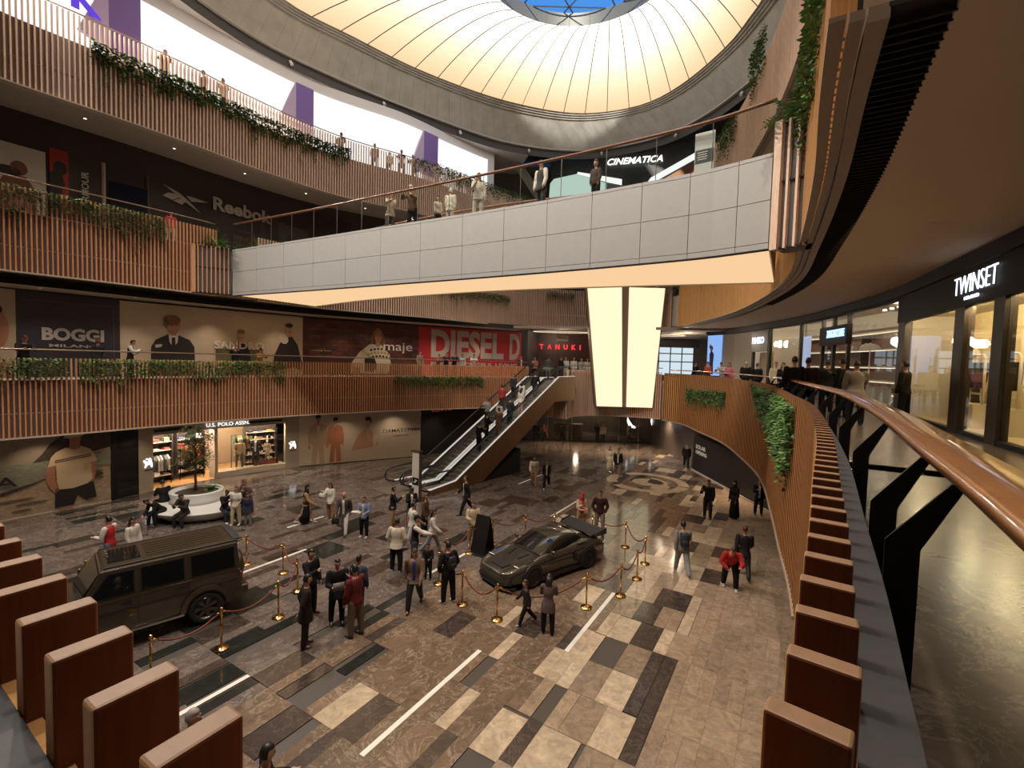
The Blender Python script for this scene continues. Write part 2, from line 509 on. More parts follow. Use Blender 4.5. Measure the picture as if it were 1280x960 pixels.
# round inlay: a broken pale ring about a pale disc
rc = Vector((8.2, 27.6))
for r0, r1, a0, a1 in ((1.75, 2.35, 200, 330), (1.75, 2.35, 335, 470), (1.75, 2.35, 128, 185), (0, .85, 60, 300), (.95, 1.2, 300, 420)):
    n = 24
    A = [rc + Vector((math.cos(R(a0 + (a1 - a0) * i / n)), math.sin(R(a0 + (a1 - a0) * i / n)))) * r0 for i in range(n + 1)]
    B = [rc + Vector((math.cos(R(a0 + (a1 - a0) * i / n)), math.sin(R(a0 + (a1 - a0) * i / n)))) * r1 for i in range(n + 1)]
    MB().ring(z3(B, .004), z3(A, .004)).build('ring_inlay', m_cream, floor)

# ------------------------------------------------------------------ upper floors, soffits
def slabband(name, path, a, b, o0, o1, z0, z1, m):
    mb = MB(); band(mb, path, a, b, o0, o1, z0, z1)
    return struct(name, mb, m)
slabband('floor_upper', P1L, 0, P1L.len, .14, 3.2, 3.62, Z1L - .02, soffit_grey)
struct('floor_upper', MB().prism([(1.85, 35.35), (4.02, 33.53), (4.55, 35.2), (5.85, 36.25), (7.4, 36.55), (9.5, 36.05), (11.3, 35.3), (15.5, 36), (15.5, 44), (2, 44)], 2.98, Z1L - .1), soffit_grey)
bed1 = slabband('floor_upper', P1R, .1, 30, .25, 4.4, 2.95, Z1R - .02, soffit_grey)
slabband('floor_upper', P23, 0, 48, .14, 3.4, 9.9, Z2, soffit_grey)
slabband('floor_upper', P23, 0, 48, .14, 3.8, 16.85, Z3, soffit_grey)
slabband('floor_upper', P23, 48.05, P23.len, .80, 4.2, 9.75, Z2, plaster)
slabband('floor_upper', P23, 48.05, P23.len, .35, 4.2, 16.85, Z3, plaster)
# marble slabs of our own walkway
m_walk = marble('marble_walkway', (.085, .062, .046), (.27, .22, .17), .4, rough=.24, rnd=.10)
for i in range(22):
    a0, a1 = 3.0 + 1.2 * i, 4.2 + 1.2 * i
    for o0, o1 in ((.27, 1.45), (1.45, 2.6), (2.6, 3.7)):
        mb = MB(); g = .003
        A, B = P1R.pts(a0 + g, a1 - g, o0 + g, .7), P1R.pts(a0 + g, a1 - g, o1 - g, .7)
        mb.prism([(p.x, p.y) for p in A] + [(p.x, p.y) for p in reversed(B)], Z1R - .02, Z1R)
        mb.build('floor_tile', m_walk, bed1)

# ------------------------------------------------------------------ slatted balustrades
def fascia(label, path, a, b, zb, zback, ztop, pitch=.145, w_=.05, d=.11, rail=None, rail_w=.06, m=None, back=None, skip=(), trim=True, groove=True, rail_off=.28, backz=None):
    p0 = path.off(a, 0)
    t = thing('slatted_balustrade', label, 'balustrade', (p0.x, p0.y, zb))
    m = m or wood
    me = MB().box((0, 0, (ztop - zb) / 2), (w_, d, ztop - zb)).mesh('slat', m)
    n = int((b - a) / pitch)
    for i in range(n + 1):
        s = a + pitch * (i + .5)
        if s > b or any(u <= s <= v for u, v in skip): continue
        q, tt = path.at(s)
        c = path.off(s, d / 2)
        inst('slat', me, (c.x, c.y, zb), math.atan2(tt.y, tt.x), t, world=True)
    back = back or backing
    zm = zb + .42 * (zback - zb)
    for z0, z1 in (((zb, zm - .03), (zm + .03, zback)) if groove else ((zb, zback),)):
        mb = MB(); band(mb, path, a, b, d + .005, d + .06, z0, z1, 0, .4); mb.build('backing_panel', back, t, world=True)
    mb = MB(); band(mb, path, a, b, d + .06, d + .10, zb, zback, 0, .4); mb.build('core_wall', dark, t, world=True)
    if trim:
        mb = MB(); band(mb, path, a, b, -.02, .35, zb - .05, zb, 0, .4); mb.build('edge_trim', trimw, t, world=True)
    if rail:
        pts = path.pts(a, b, rail_off, .4)
        mb = MB().tube(z3(pts, rail), rail_w / 2, 8); mb.build('handrail', m_railm, t, True, world=True)
    return t
m_railm = mat('bronze_rail', (.30, .22, .16), .3, .8)
bal1L = fascia('long brown slatted balustrade on the first floor left, above the shop hoardings', P1L, .6, P1L.len - .4, 3.6, Z1L, 6.6, rail=6.92, m=wood_l)
fascia('short slatted balustrade beside the escalator head, behind the lit pillar', P1B, .05, P1B.len, 2.95, 6.3, 6.45, rail=6.75, m=wood_pale, back=wood, pitch=.16)
fascia('golden slatted apron under the escalator landing', P1A, 0, P1A.len, 3.0, 4.1, 4.1, pitch=.16, m=wood_pale, back=wood)
L2a = fascia('second floor slatted balustrade at the left, beneath the sportswear sign', P23, 1.6, 10.6, 9.86, Z2 - .05, 13.05, rail=13.4, m=wood_l)
L2b = fascia('second floor slatted balustrade behind the footbridge, running round to the far end', P23, 12.6, 47.2, 9.86, 12.7, 13.2, pitch=.16, m=wood_pale, back=backing, trim=True)
L3a = fascia('top floor slatted balustrade at the left, under the bright white shop wall', P23, 1.4, 42, 16.8, 19.2, 20.25, pitch=.16, rail=20.45, m=wood_top_lit, back=mat('backing_top_lit', (.27, .19, .165), .75, var=.08, vscale=20))  # backing lightened too, standing in for light missing up here
# ends of the slatted bay where the footbridge lands
q0, q1 = P23.off(10.6, -.05), P23.off(12.7, -.05)
# smooth right-hand side: close set slats seen edge on
fascia('second floor slatted fascia on the right, curving overhead', P23, 48.2, 80.5, 9.85, 13.1, 13.2, pitch=.16, d=.13, m=wood_warm_lit, back=wood_warm_lit, trim=False, groove=False)
fascia('top floor slatted fascia on the right, high above the footbridge', P23, 47.4, 72, 16.85, 20.3, 20.4, pitch=.16, d=.13, m=wood_pale, back=wood_pale, trim=False, groove=False)
# stepped metal edge and black louvre under our own ceiling
ov = thing('soffit_edge', 'stepped beige edge trim with black louvre band under the ceiling on the right', 'trim', (P23.off(56, 0).x, P23.off(56, 0).y, 9.75))
bz = mat('beige_metal_trim', (.30, .235, .175), .45, var=.05, vscale=5)
for o0, o1, z0 in ((-.02, .10, 9.80), (.12, .22, 9.76), (.24, .38, 9.72)):
    mb = MB(); band(mb, P23, 48.2, 80.8, o0, o1, z0, 9.84, 0, .3); mb.build('edge_trim', bz, ov, world=True)
mb = MB(); band(mb, P23, 48.2, 80.8, .37, .83, 9.80, 9.84, 0, .3); mb.build('louvre_back', dark, ov, world=True)
lm = MB().box((0, 0, 0), (.02, .42, .05)).mesh('louvre_blade', blackm)
for i in range(150):
    s = 62 + i * .125
    q, tt = P23.at(s); c = P23.off(s, .60)
    inst('louvre_blade', lm, (c.x, c.y, 9.765), math.atan2(tt.y, tt.x), ov, world=True)
for o0, o1, z0 in ((-.02, .12, 16.78), (.14, .34, 16.74)):
    mb = MB(); band(mb, P23, 48.2, 76, o0, o1, z0, 16.86, 0, .4); mb.build('edge_trim', bz, ov, world=True)

# ------------------------------------------------------------------ our own parapet: deep wooden fins, steel capping, wooden handrail on bent brackets
par = thing('fin_parapet', 'curved parapet of deep wooden fins with a broad wooden handrail, running past the camera', 'balustrade', (P1R.off(20, .2).x, P1R.off(20, .2).y, 2.9))
fin = MB().box((0, 0, 1.75), (.05, .13, 3.5), 0).mesh('slat', [wood_warm_lit, fin_side, fin_top])
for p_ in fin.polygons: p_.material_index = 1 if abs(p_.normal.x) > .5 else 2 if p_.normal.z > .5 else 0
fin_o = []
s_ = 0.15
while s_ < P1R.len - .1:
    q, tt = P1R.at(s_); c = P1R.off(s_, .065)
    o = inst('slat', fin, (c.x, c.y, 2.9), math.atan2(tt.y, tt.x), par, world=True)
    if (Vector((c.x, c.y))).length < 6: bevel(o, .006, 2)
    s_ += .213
mb = MB(); band(mb, P1R, 0, P1R.len, .10, .14, 2.9, 6.18, 0, .25); mb.build('backing_panel', wood_warm_lit, par, world=True)
mb = MB(); band(mb, P1R, 0, P1R.len, .132, .247, 6.1, 6.2, 0, .15); mb.build('capping_strip', stripm, par, world=True)
mb = MB(); band(mb, P1R, 0, P1R.len, .14, .245, 2.95, 6.1, 0, .25); mb.build('core_wall', dark, par, world=True)
mb = MB(); band(mb, P1R, 0, 29, -.03, .4, 2.84, 2.9, 0, .3); mb.build('edge_trim', bz, par, world=True)
SR = P1R.nearest((1.2, 1.85))
# handrail profile: broad, slightly crowned
rings = []
s_ = .3
while s_ <= P1R.len - 2.2:
    prof = [(.425, 6.60), (.425, 6.632), (.44, 6.655), (.535, 6.667), (.63, 6.655), (.645, 6.632), (.645, 6.60), (.535, 6.592)]
    rings.append([(P1R.off(s_, o).x, P1R.off(s_, o).y, z) for o, z in prof])
    s_ += .18
MB().loft(rings).build('handrail', wood_rail, par, True, world=True)
def bracket(s):
    pl = [(.247, 5.5), (.247, 6.355), (.428, 6.60), (.47, 6.60), (.352, 6.335), (.352, 5.5)]
    q, tt = P1R.at(s)
    h = Vector((tt.x, tt.y, 0)) * .006
    pts = [(P1R.off(s, o).x, P1R.off(s, o).y, z) for o, z in pl]
    MB().slab([Vector(p) - h for p in pts], h * 2).build('bracket', blackm, par, world=True)
for al in (2.28, 2.93, 4.6, 6.4, 8.1, 9.7, 11.4, 13.1, 14.8, 16.6, 18.5, 20.5, 22.5):
    s = P1R.nearest((al * .559, al * .829)) if al < 3 else SR - (al - 2.2)
    if s > 1: bracket(s)

# ------------------------------------------------------------------ footbridge on the second floor
BF = Path([(-13.95, 23.35), (-8.35, 20.3), (-5.11, 18.46), (-2.4, 16.94), (-.1, 15.6), (1.87, 14.4), (3.55, 13.32), (4.92, 12.35), (6.0, 11.3)])
BB = Path([(-11.7, 27.7), (-7.6, 24.0), (-3.91, 21.35), (-.11, 19.19), (3.78, 17.6), (8.7, 15.9)])
br = thing('footbridge', 'pale grey panelled footbridge with glass sides and a glowing underside, crossing the atrium', 'bridge', (-.1, 17.2, 9.85))
dk = MB(); n = 40
fa = [BF.at(BF.len * i / n)[0] for i in range(n + 1)]; ba = [BB.at(BB.len * i / n)[0] for i in range(n + 1)]
dk.loft([[(p.x, p.y, 9.95), (q.x, q.y, 9.95), (q.x, q.y, 11.95), (p.x, p.y, 11.95)] for p, q in zip([BF.off(BF.len * i / n, .08) for i in range(n + 1)], [BB.off(BB.len * i / n, -.08) for i in range(n + 1)])])
dk.build('deck', soffit_grey, br, world=True)
MB().ring([(p.x, p.y, 9.87) for p in fa], [(q.x, q.y, 9.87) for q in ba]).build('glowing_soffit', glow('soffit_glow', (1.0, .66, .36), SOFFIT_E), br, world=True)
def cladding(path, ks, side):
    for a, b in zip(ks, ks[1:]):
        for z0, z1 in ((9.83, 9.97), (9.985, 10.97), (10.985, 11.97), (11.985, 12.07)):
            mb = MB(); band(mb, path, a + .008, b - .008, 0, .05 * side, z0, z1, 0, .4)
            mb.build('panel', bridge_w, br, world=True)
L = BF.len
ks = [0, 1.9, 3.9, 5.9, 7.9, 9.9, 11.9, 13.8, 15.5, 17.1, 18.6, 20.1, 21.4, 22.6, L] if L > 23 else [L * i / 13 for i in range(14)]
cladding(BF, ks, 1)
cladding(BB, [BB.len * i / 10 for i in range(11)], -1)
mb = MB(); band(mb, BF, 0, BF.len, -.02, .1, 9.80, 9.83, 0, .4); mb.build('edge_trim', blackm, br, world=True)
for path, side, nn in ((BF, 1, 16), (BB, -1, 12)):
    for i in range(nn):
        a, b = path.len * i / nn + .01, path.len * (i + 1) / nn - .01
        mb = MB(); band(mb, path, a, b, .06 * side, .075 * side, 12.0, 13.28, 0, .6); mb.build('glass_pane', pane_glass, br, world=True)
        c = path.off(path.len * (i + 1) / nn, .068 * side)
        MB().box((c.x, c.y, 12.64), (.018, .018, 1.26)).build('glass_clip', steel, br, world=True)
    MB().tube(z3(path.pts(0, path.len, .068 * side, .5), 13.31), .045, 8).build('handrail', mat('dark_red_wood_rail', (.16, .065, .035), .3), br, True, world=True)

# slatted end block of the bridge on the right, and the slatted return on the left
def endblock(label, A, B, depth, z0, z1, n, m1):
    A, B = Vector(A), Vector(B); d = (B - A).normalized(); nn = Vector((-d.y, d.x)) * depth
    t = thing('slatted_end_block', label, 'cladding', (A.x, A.y, z0))
    cpt = (A + B) / 2 + nn / 2
    ang = math.atan2(d.y, d.x)
    MB().box((cpt.x, cpt.y, (z0 + z1) / 2 - .03), ((B - A).length, depth, z1 - z0 - .08), 0, ang).build('core_box', mat('grey_panel', (.10, .092, .085), .6), t, world=True)
    me = MB().box((0, 0, (z1 - z0) / 2), (.05, .12, z1 - z0)).mesh('slat', m1)
    for i in range(n):
        p = A + d * ((B - A).length * (i + .3) / n) - nn.normalized() * .05
        inst('slat', me, (p.x, p.y, z0), ang, t, world=True)
    MB().box(((A + d * .05).x, (A + d * .05).y, (z0 + z1) / 2), (.16, .3, z1 - z0 + .02), 0, ang).build('corner_post', m1, t, world=True)
    for z in (z0 + .03, (z0 + z1) / 2 + .1, z1 - .04):
        p = (A + B) / 2 - nn.normalized() * .02
        MB().box((p.x, p.y, z), ((B - A).length, .05, .04), 0, ang).build('cross_rail', dark, t, world=True)
    return t
endblock('tall slatted timber block closing the right end of the footbridge', (6.05, 11.15), (6.52, 10.45), .5, 9.75, 12.65, 4, wood_pale)
endblock('slatted timber block at the left end of the footbridge', (-15.35, 22.5), (-14.0, 23.35), .5, 9.86, 12.1, 9, wood_l)

# ------------------------------------------------------------------ twin glowing pillar on the far rim
pl = thing('light_pillar', 'pair of tall tapering backlit panels forming a glowing pillar below the footbridge', 'lamp', (7.6, 35.6, 3.75))
pg = glow('pillar_glow', (1.0, .86, .56), PILLAR_E)
def tap(x0b, x1b, x0t, x1t, name, m, y, dep):
    MB().loft([[(x0b, y, 3.75), (x1b, y, 3.75), (x1b, y + dep, 3.75), (x0b, y + dep, 3.75)], [(x0t, y, 12.7), (x1t, y, 12.7), (x1t, y + dep, 12.7), (x0t, y + dep, 12.7)]]).build(name, m, pl, world=True)
tap(6.45, 8.35, 5.42, 7.98, 'light_panel', pg, 35.2, .4)
tap(8.68, 10.62, 8.55, 11.2, 'light_panel', pg, 35.2, .4)
tap(6.35, 10.72, 5.3, 11.32, 'pillar_core', mat('pillar_bronze', (.20, .13, .085), .5), 35.3, .8)

# ------------------------------------------------------------------ skylight: glowing petal dome, grey ring, oculus
def closed(pts, n):
    p = Path(list(pts) + [pts[0]] , 16)
    return [p.at(p.len * i / n)[0] for i in range(n)]
NO = 104
def ell(cx, cy, rx, ry, k, ph=0.):
    a = 2 * math.pi * k / NO
    return Vector((cx + rx * math.cos(a), cy + ry * math.sin(a)))
outer = closed([(13.68, 28.33), (13.46, 31.66), (11.79, 36.62), (9.75, 39.1), (5.28, 40.6), (-0.65, 39.2), (-7.11, 35.43), (-11.09, 31.88), (-14.11, 28.86), (-15.72, 23.16), (-13.57, 16.16), (-7.54, 11.31), (0.0, 9.91), (7.0, 11.85), (11.63, 18.31), (13.25, 23.69)], NO)
low = closed([(15.5, 26), (15.2, 30), (13.7, 36), (11.2, 39.6), (5.8, 42.2), (-.6, 41.2), (-5.7, 38), (-12, 32.8), (-15.9, 28.3), (-18, 21.5), (-15.8, 13.5), (-9, 7), (0, 5.4), (8.5, 7.5), (13.5, 15), (15.2, 21)], NO)
dome = MB(); 
cen = Vector((3.56, 30.85))
inner = [cen + (o - Vector((0, 25.8))).normalized() * 6.8 for o in outer]
ceil = thing('skylight_dome', 'huge glowing petal-ribbed skylight dome with a glass oculus over the atrium', 'skylight', (3.3, 28.6, 25))
def dome_pt(k, u):
    a, b = outer[k % NO], inner[k % NO]
    q = a.lerp(b, u)
    return Vector((q.x, q.y, 28.0 + 5.0 * (1 - (1 - u) ** 1.6)))
pm = bpy.data.materials.new('dome_membrane'); pm.use_nodes = True
nt = pm.node_tree; nt.nodes.remove(nt.nodes['Principled BSDF'])
e = nt.nodes.new('ShaderNodeEmission')
at_ = nt.nodes.new('ShaderNodeAttribute'); at_.attribute_name = 'lit'
rp = nt.nodes.new('ShaderNodeValToRGB')
rp.color_ramp.elements[0].color = (1.0, .70, .40, 1); rp.color_ramp.elements[0].position = 0
rp.color_ramp.elements[1].color = (1.0, .96, .85, 1); rp.color_ramp.elements[1].position = .75
m1 = nt.nodes.new('ShaderNodeMath'); m1.operation = 'MULTIPLY_ADD'; m1.inputs[1].default_value = 1.6 * DOME_E; m1.inputs[2].default_value = .98 * DOME_E
nt.links.new(at_.outputs['Fac'], rp.inputs[0]); nt.links.new(rp.outputs[0], e.inputs['Color'])
nt.links.new(at_.outputs['Fac'], m1.inputs[0]); nt.links.new(m1.outputs[0], e.inputs['Strength'])
nt.links.new(e.outputs[0], nt.nodes['Material Output'].inputs['Surface'])
K = 10
for k in range(NO):
    if k % 2: continue
    mb = MB(); g = .012
    vs, lit = [], []
    for u in range(K + 1):
        for q in range(5):
            f = k + 2 * (g + (1 - 2 * g) * q / 4)
            i0 = int(f); fr = f - i0
            p = dome_pt(i0, u / K).lerp(dome_pt(i0 + 1, u / K), fr)
            vs.append(p + Vector((0, 0, .12 * min(1, u / 3) * math.sin(math.pi * q / 4)))); lit.append((u / K) ** 1.2)
    fs = [(u * 5 + q, u * 5 + q + 1, (u + 1) * 5 + q + 1, (u + 1) * 5 + q) for u in range(K) for q in range(4)]
    mb.add(vs, fs)
    o = mb.build('light_panel', pm, ceil, True, world=True)
    at0 = o.data.attributes.new('lit', 'FLOAT', 'POINT')
    at0.data.foreach_set('value', lit)
rib = mat('rib_brown', (.16, .12, .08), .6)
for k in range(0, NO, 2):
    MB().tube([dome_pt(k, u / K) - Vector((0, 0, .01)) for u in range(K + 1)], .035, 4).build('rib', rib, ceil, world=True)
ringm = mat('ring_concrete', (.46, .44, .39), .6, var=.12, vscale=1.2)
def ringstrip(a, za, b, zb, name, m):
    MB().ring([(p.x, p.y, za) for p in a], [(p.x, p.y, zb) for p in b], 0, True).build(name, m, ceil, True, world=True)
def mix(a, b, f): return [p.lerp(q, f) for p, q in zip(a, b)]
st = [0, .09, .18, .27, .36]
for i in range(4):
    ringstrip(mix(outer, low, st[i]), 28.0 - .12 * i, mix(outer, low, st[i + 1]), 28.0 - .12 * i, 'ring_step', ringm)
    ringstrip(mix(outer, low, st[i + 1]), 28.0 - .12 * i, mix(outer, low, st[i + 1]), 27.88 - .12 * i, 'ring_step', ringm)
# shallow panelled cove between dome and gallery
A, B = mix(outer, low, .36), low
for k in range(NO):
    j = (k + 1) % NO
    g = .006
    a0, a1 = A[k].lerp(A[j], g), A[k].lerp(A[j], 1 - g); b0, b1 = B[k].lerp(B[j], g), B[k].lerp(B[j], 1 - g)
    MB().slab([(a0.x, a0.y, 27.52), (a1.x, a1.y, 27.52), (b1.x, b1.y, 25.75), (b0.x, b0.y, 25.75)], (0, 0, .05)).build('cove_panel', ringm, ceil, world=True)
lip = [p + (p - cen).normalized() * .25 for p in low]
ringstrip(low, 25.75, low, 25.62, 'ring_lip', mat('ring_pale', (.42, .40, .36), .5))
ringstrip(low, 25.62, lip, 25.62, 'ring_lip', mat('ring_pale', (.42, .40, .36), .5))
ringstrip(lip, 25.62, lip, 25.0, 'ring_dark_band', mat('ring_dark', (.065, .06, .055), .6))  # plain dark strip below the ring lip
# oculus collar, steel grid and panes
col0 = [cen + (p - cen) * 1.0 for p in inner]
ringstrip(inner, 33.0, inner, 34.0, 'oculus_collar', mat('collar_metal', (.22, .215, .18), .45, .3))
for k in range(0, NO, 4):
    p = inner[k] + (cen - inner[k]).normalized() * .02
    MB().box((p.x, p.y, 33.5), (.03, .03, 1.0)).build('collar_joint', rib, ceil, world=True)
gm = mat('oculus_steel', (.12, .14, .17), .5)
for i in range(-2, 3):
    d = i * 3.1
    if abs(d) < 6.7:
        h = math.sqrt(6.8 ** 2 - d * d)
        for dx, dy in ((.5, .866), (-.5, .866), (1, 0)):
            nx, ny = -dy, dx
            a = (cen.x + nx * d - dx * h, cen.y + ny * d - dy * h, 34.0); b = (cen.x + nx * d + dx * h, cen.y + ny * d + dy * h, 34.0)
            MB().tube([a, b], .06, 4).build('glazing_bar', gm, ceil, world=True)
MB().ring([(p.x, p.y, 34.08) for p in inner], [(cen.x + .01 * (p.x - cen.x), cen.y + .01 * (p.y - cen.y), 34.08) for p in inner], 0, True).build('glass_pane', glass('oculus_glass', (.95, .97, 1.), .05), ceil, world=True)
# roof over everything beyond the ring
rf = [cen + (p - cen).normalized() * 60 for p in low]
lipl = [p for p in lip if p.x < 1.5 and p.y > 8]
struct('ceiling', MB().ring([(p.x, p.y, 25.0) for p in lipl], [((p + (p - cen).normalized() * 4.6).x, (p + (p - cen).normalized() * 4.6).y, 25.02) for p in lipl]), mat('white_ceiling', (.62, .57, .52), .7))
struct('ceiling_outer', MB().ring([(p.x, p.y, 28.9) for p in low], [(p.x, p.y, 28.9) for p in rf], 0, True), mat('dark_ceiling', (.08, .07, .065), .8))

# the rest of our floor and the building behind the camera
near = [(p.x, p.y) for p in P1R.pts(29, P1R.len, .25, .4)]
struct('floor_upper', MB().prism(near + [(-14, 9), (-22, 6), (-22, -12), (26, -12), (26, 10), (16, 14), (P1R.off(29, 4.4).x, P1R.off(29, 4.4).y)], 5.2, Z1R - .03), soffit_grey)
struct('floor_near', MB().prism([(p.x, p.y) for p in P1R.pts(28.9, 38.5, .27, .4)] + [(-3, -6), (10, -6), (P1R.off(28.9, 3.7).x, P1R.off(28.9, 3.7).y)], Z1R - .03, Z1R), m_walk)
shell = mat('building_shell', (.34, .27, .21), .8, var=.05, vscale=1)
struct('wall_rear', MB().box((0, -12.1, 14), (60, .2, 29)), shell)
struct('wall_far_left', MB().box((-30.1, 20, 14), (.2, 66, 29)), shell)
struct('wall_far_right', MB().box((30.1, 20, 14), (.2, 66, 29)), shell)
struct('wall_far_back', MB().box((0, 53.1, 14), (60, .2, 29)), shell)
struct('floor_outer', MB().box((0, 20, -.35), (61, 68, .1)), grout)
for i, (x, y, z) in enumerate(((-14, -4, 26), (2, -6, 26), (16, -4, 26), (-8, -8, 13), (8, -8, 13))):
    pass

# standing information panel on the bridge
t = thing('info_totem', 'white standing information panel with a dark plate on the bridge, near its right end', 'sign', (4.95, 12.75, 11.953), -.62)
MB().box((0, 0, .62), (.5, .05, 1.24)).build('panel', mat('totem_white', (.55, .54, .52), .5), t)
MB().box((.0, -.03, .62), (.46, .012, .34)).build('dark_plate', mat('totem_dark', (.06, .058, .055), .4), t)
lines = MB()
for k in range(4): lines.box((-.05, -.038, .72 - .06 * k), (.26 - .04 * (k % 2), .004, .016))
lines.build('printed_lines', white, t)
MB().box((0, 0, .015), (.6, .25, .03)).build('foot', steel, t)
# ------------------------------------------------------------------ lettering and flat printed figures
FIT = []
def sign_text(txt, A, B, z, m, parent, name='lettering', h=None, bold=0., depth=.02, proud=.03, shear=0., tilt=0.):
    """lettering between plan points A and B (left to right as read), baseline z, fitted to the width (and height h)"""
    cu = bpy.data.curves.new(name, 'FONT')
    cu.body = txt; cu.size = 1; cu.extrude = depth / 2; cu.offset = bold; cu.shear = shear; cu.resolution_u = 3
    cu.materials.append(m)
    o = bpy.data.objects.new(name, cu); C.objects.link(o)
    A, B = Vector(A), Vector(B); d = (B - A).normalized(); n = Vector((d.y, -d.x))
    Xa, Ya, Za = Vector((d.x, d.y, math.tan(tilt))), Vector((0, 0, 1)), Vector((n.x, n.y, 0))
    p = A + n * proud
    base = parent.location if parent is not None else Vector((0, 0, 0))
    FIT.append((o, Matrix.Translation(Vector((p.x, p.y, z)) - base) @ Matrix((Xa, Ya, Za)).transposed().to_4x4(), (B - A).length, h))
    if parent is not None: o.parent = parent
    return o
class Print:
    """flat artwork on a board from plan point A to B; u runs along the board, z is height, each layer a little prouder"""
    def __init__(s, A, B):
        s.A, s.B = Vector(A), Vector(B); s.d = (s.B - s.A).normalized(); s.n = Vector((s.d.y, -s.d.x)); s.w = (s.B - s.A).length
        s.mb = MB(); s.mats = []
    def mi(s, m):
        if m not in s.mats: s.mats.append(m)
        return s.mats.index(m)
    def p3(s, u, z, off):
        q = s.A + s.d * u + s.n * off
        return Vector((q.x, q.y, z))
    def poly(s, pts, m, layer=1):
        s.mb.slab([s.p3(u, z, .03 + .011 * layer) for u, z in pts], (-s.n.x * .006, -s.n.y * .006, 0), s.mi(m)); return s
    def ell(s, u, z, ru, rz, m, layer=1, n=18, a0=0, a1=360, rot=0):
        pts = []
        for k in range(n if a1 - a0 >= 360 else n + 1):
            a = R(a0 + (a1 - a0) * k / n); x, y = ru * math.cos(a), rz * math.sin(a)
            pts.append((u + x * math.cos(rot) - y * math.sin(rot), z + x * math.sin(rot) + y * math.cos(rot)))
        return s.poly(pts, m, layer)
    def build(s, name, parent):
        return s.mb.build(name, s.mats, parent, world=True)
def board(name, label, A, B, z0, z1, m, cat='poster', thick=.05):
    A, B = Vector(A), Vector(B); d = (B - A).normalized(); n = Vector((d.y, -d.x))
    t = thing(name, label, cat, ((A + B).x / 2, (A + B).y / 2, z0))
    c = (A + B) / 2 - n * (thick / 2 - .03)
    MB().box((c.x, c.y, (z0 + z1) / 2), ((B - A).length, thick, z1 - z0), 0, math.atan2(d.y, d.x)).build('board', m, t, world=True)
    return t
def pm_(name, c, rough=.6, **k): return mat('print_' + name, c, rough, **k)
SK, SKD, SKP = pm_('skin', (.36, .17, .10)), pm_('skin_dark', (.16, .065, .04)), pm_('skin_pale', (.50, .31, .22))
def wallpoly(name, pts, z0, z1, m, thick=.15):
    """wall whose face runs through plan points pts (void on the right)"""
    rings = []
    for i, p in enumerate(pts):
        p = Vector(p); a = Vector(pts[max(i - 1, 0)]); b = Vector(pts[min(i + 1, len(pts) - 1)])
        t = (b - a).normalized(); q = p + Vector((-t.y, t.x)) * thick
        rings.append([(p.x, p.y, z0), (q.x, q.y, z0), (q.x, q.y, z1), (p.x, p.y, z1)])
    return struct(name, MB().loft(rings), m)

# ------------------------------------------------------------------ ground floor, left side
W0 = [(-22.6, 15.1), (-20.3, 18.4), (-18.44, 21.42)]
t = board('hoarding', 'beach hoarding with a man in a striped cream shirt and black shorts', W0[1], W0[2], .06, 3.5, pm_('sand', (.34, .25, .16), var=.35, vscale=5, stretch=(1, 1, 5)), 'poster')
p = Print(W0[1], W0[2]); Wd = p.w
sea = pm_('sea', (.20, .20, .15), var=.3, vscale=4, stretch=(1, 1, 8)); rock = pm_('rock', (.045, .03, .022), var=.3, vscale=6); skyp = pm_('sky', (.28, .22, .165), var=.1, vscale=2)
p.poly([(0, 2.15), (Wd, 2.35), (Wd, 3.48), (0, 3.48)], skyp, 1)
p.poly([(0, 1.15), (1.2, 1.45), (2.3, 1.75), (Wd, 1.7), (Wd, 2.4), (0, 2.2)], sea, 2)
p.poly([(.95, 2.2), (1.25, 2.55), (1.5, 2.95), (1.8, 3.2), (2.4, 3.45), (Wd, 3.48), (Wd, 2.55), (2.9, 2.42), (2.4, 2.3)], rock, 3)
p.poly([(0, 1.12), (1.1, 1.38), (1.9, 1.66), (1.0, 1.3), (0, .98)], rock, 3)
for u, z, w_ in ((.3, .75, .7), (.9, .55, .5), (2.9, 1.5, .35), (.6, .3, .3), (3.0, 1.2, .3)):
    p.ell(u, z, w_, .05, pm_('sand_dark', (.13, .08, .05)), 3)
p.ell(2.95, 1.35, .3, .12, rock, 3)
# the man
p.poly([(1.72, .05), (1.78, .3), (2.2, .3), (2.2, .05)], SK, 4); p.poly([(2.62, .24), (2.7, .35), (3.0, .35), (3.02, .25)], SK, 4)
p.poly([(1.6, .16), (1.62, .98), (2.9, 1.05), (3.0, .34), (2.62, .28), (2.36, .58), (2.2, .16)], pm_('black', (.012, .010, .012)), 5)
p.poly([(1.36, 2.0), (1.34, 1.4), (1.42, 1.12), (1.62, .78), (1.76, .9), (1.62, 1.3), (1.66, 2.0)], SK, 5)
p.poly([(2.95, 2.05), (2.97, 1.35), (2.86, 1.05), (2.8, 1.3), (2.72, 2.0)], SK, 5)
p.poly([(1.74, .93), (1.68, 1.3), (1.66, 2.0), (1.40, 1.95), (1.5, 2.35), (1.66, 2.55), (1.98, 2.72), (2.2, 2.66), (2.5, 2.72), (2.8, 2.55), (2.95, 2.3), (3.02, 1.98), (2.80, 1.95), (2.86, 1.2), (2.7, 1.02), (2.2, .90)], pm_('shirt_cream', (.55, .42, .28)), 6)
for z in (2.12, 2.2): p.poly([(1.62, z - .03), (2.82, z + .1), (2.82, z + .14), (1.62, z + .01)], pm_('stripe', (.09, .05, .04)), 7)
p.poly([(2.56, 1.62), (2.78, 1.66), (2.78, 1.98), (2.56, 1.95)], pm_('pocket', (.45, .33, .22)), 7)
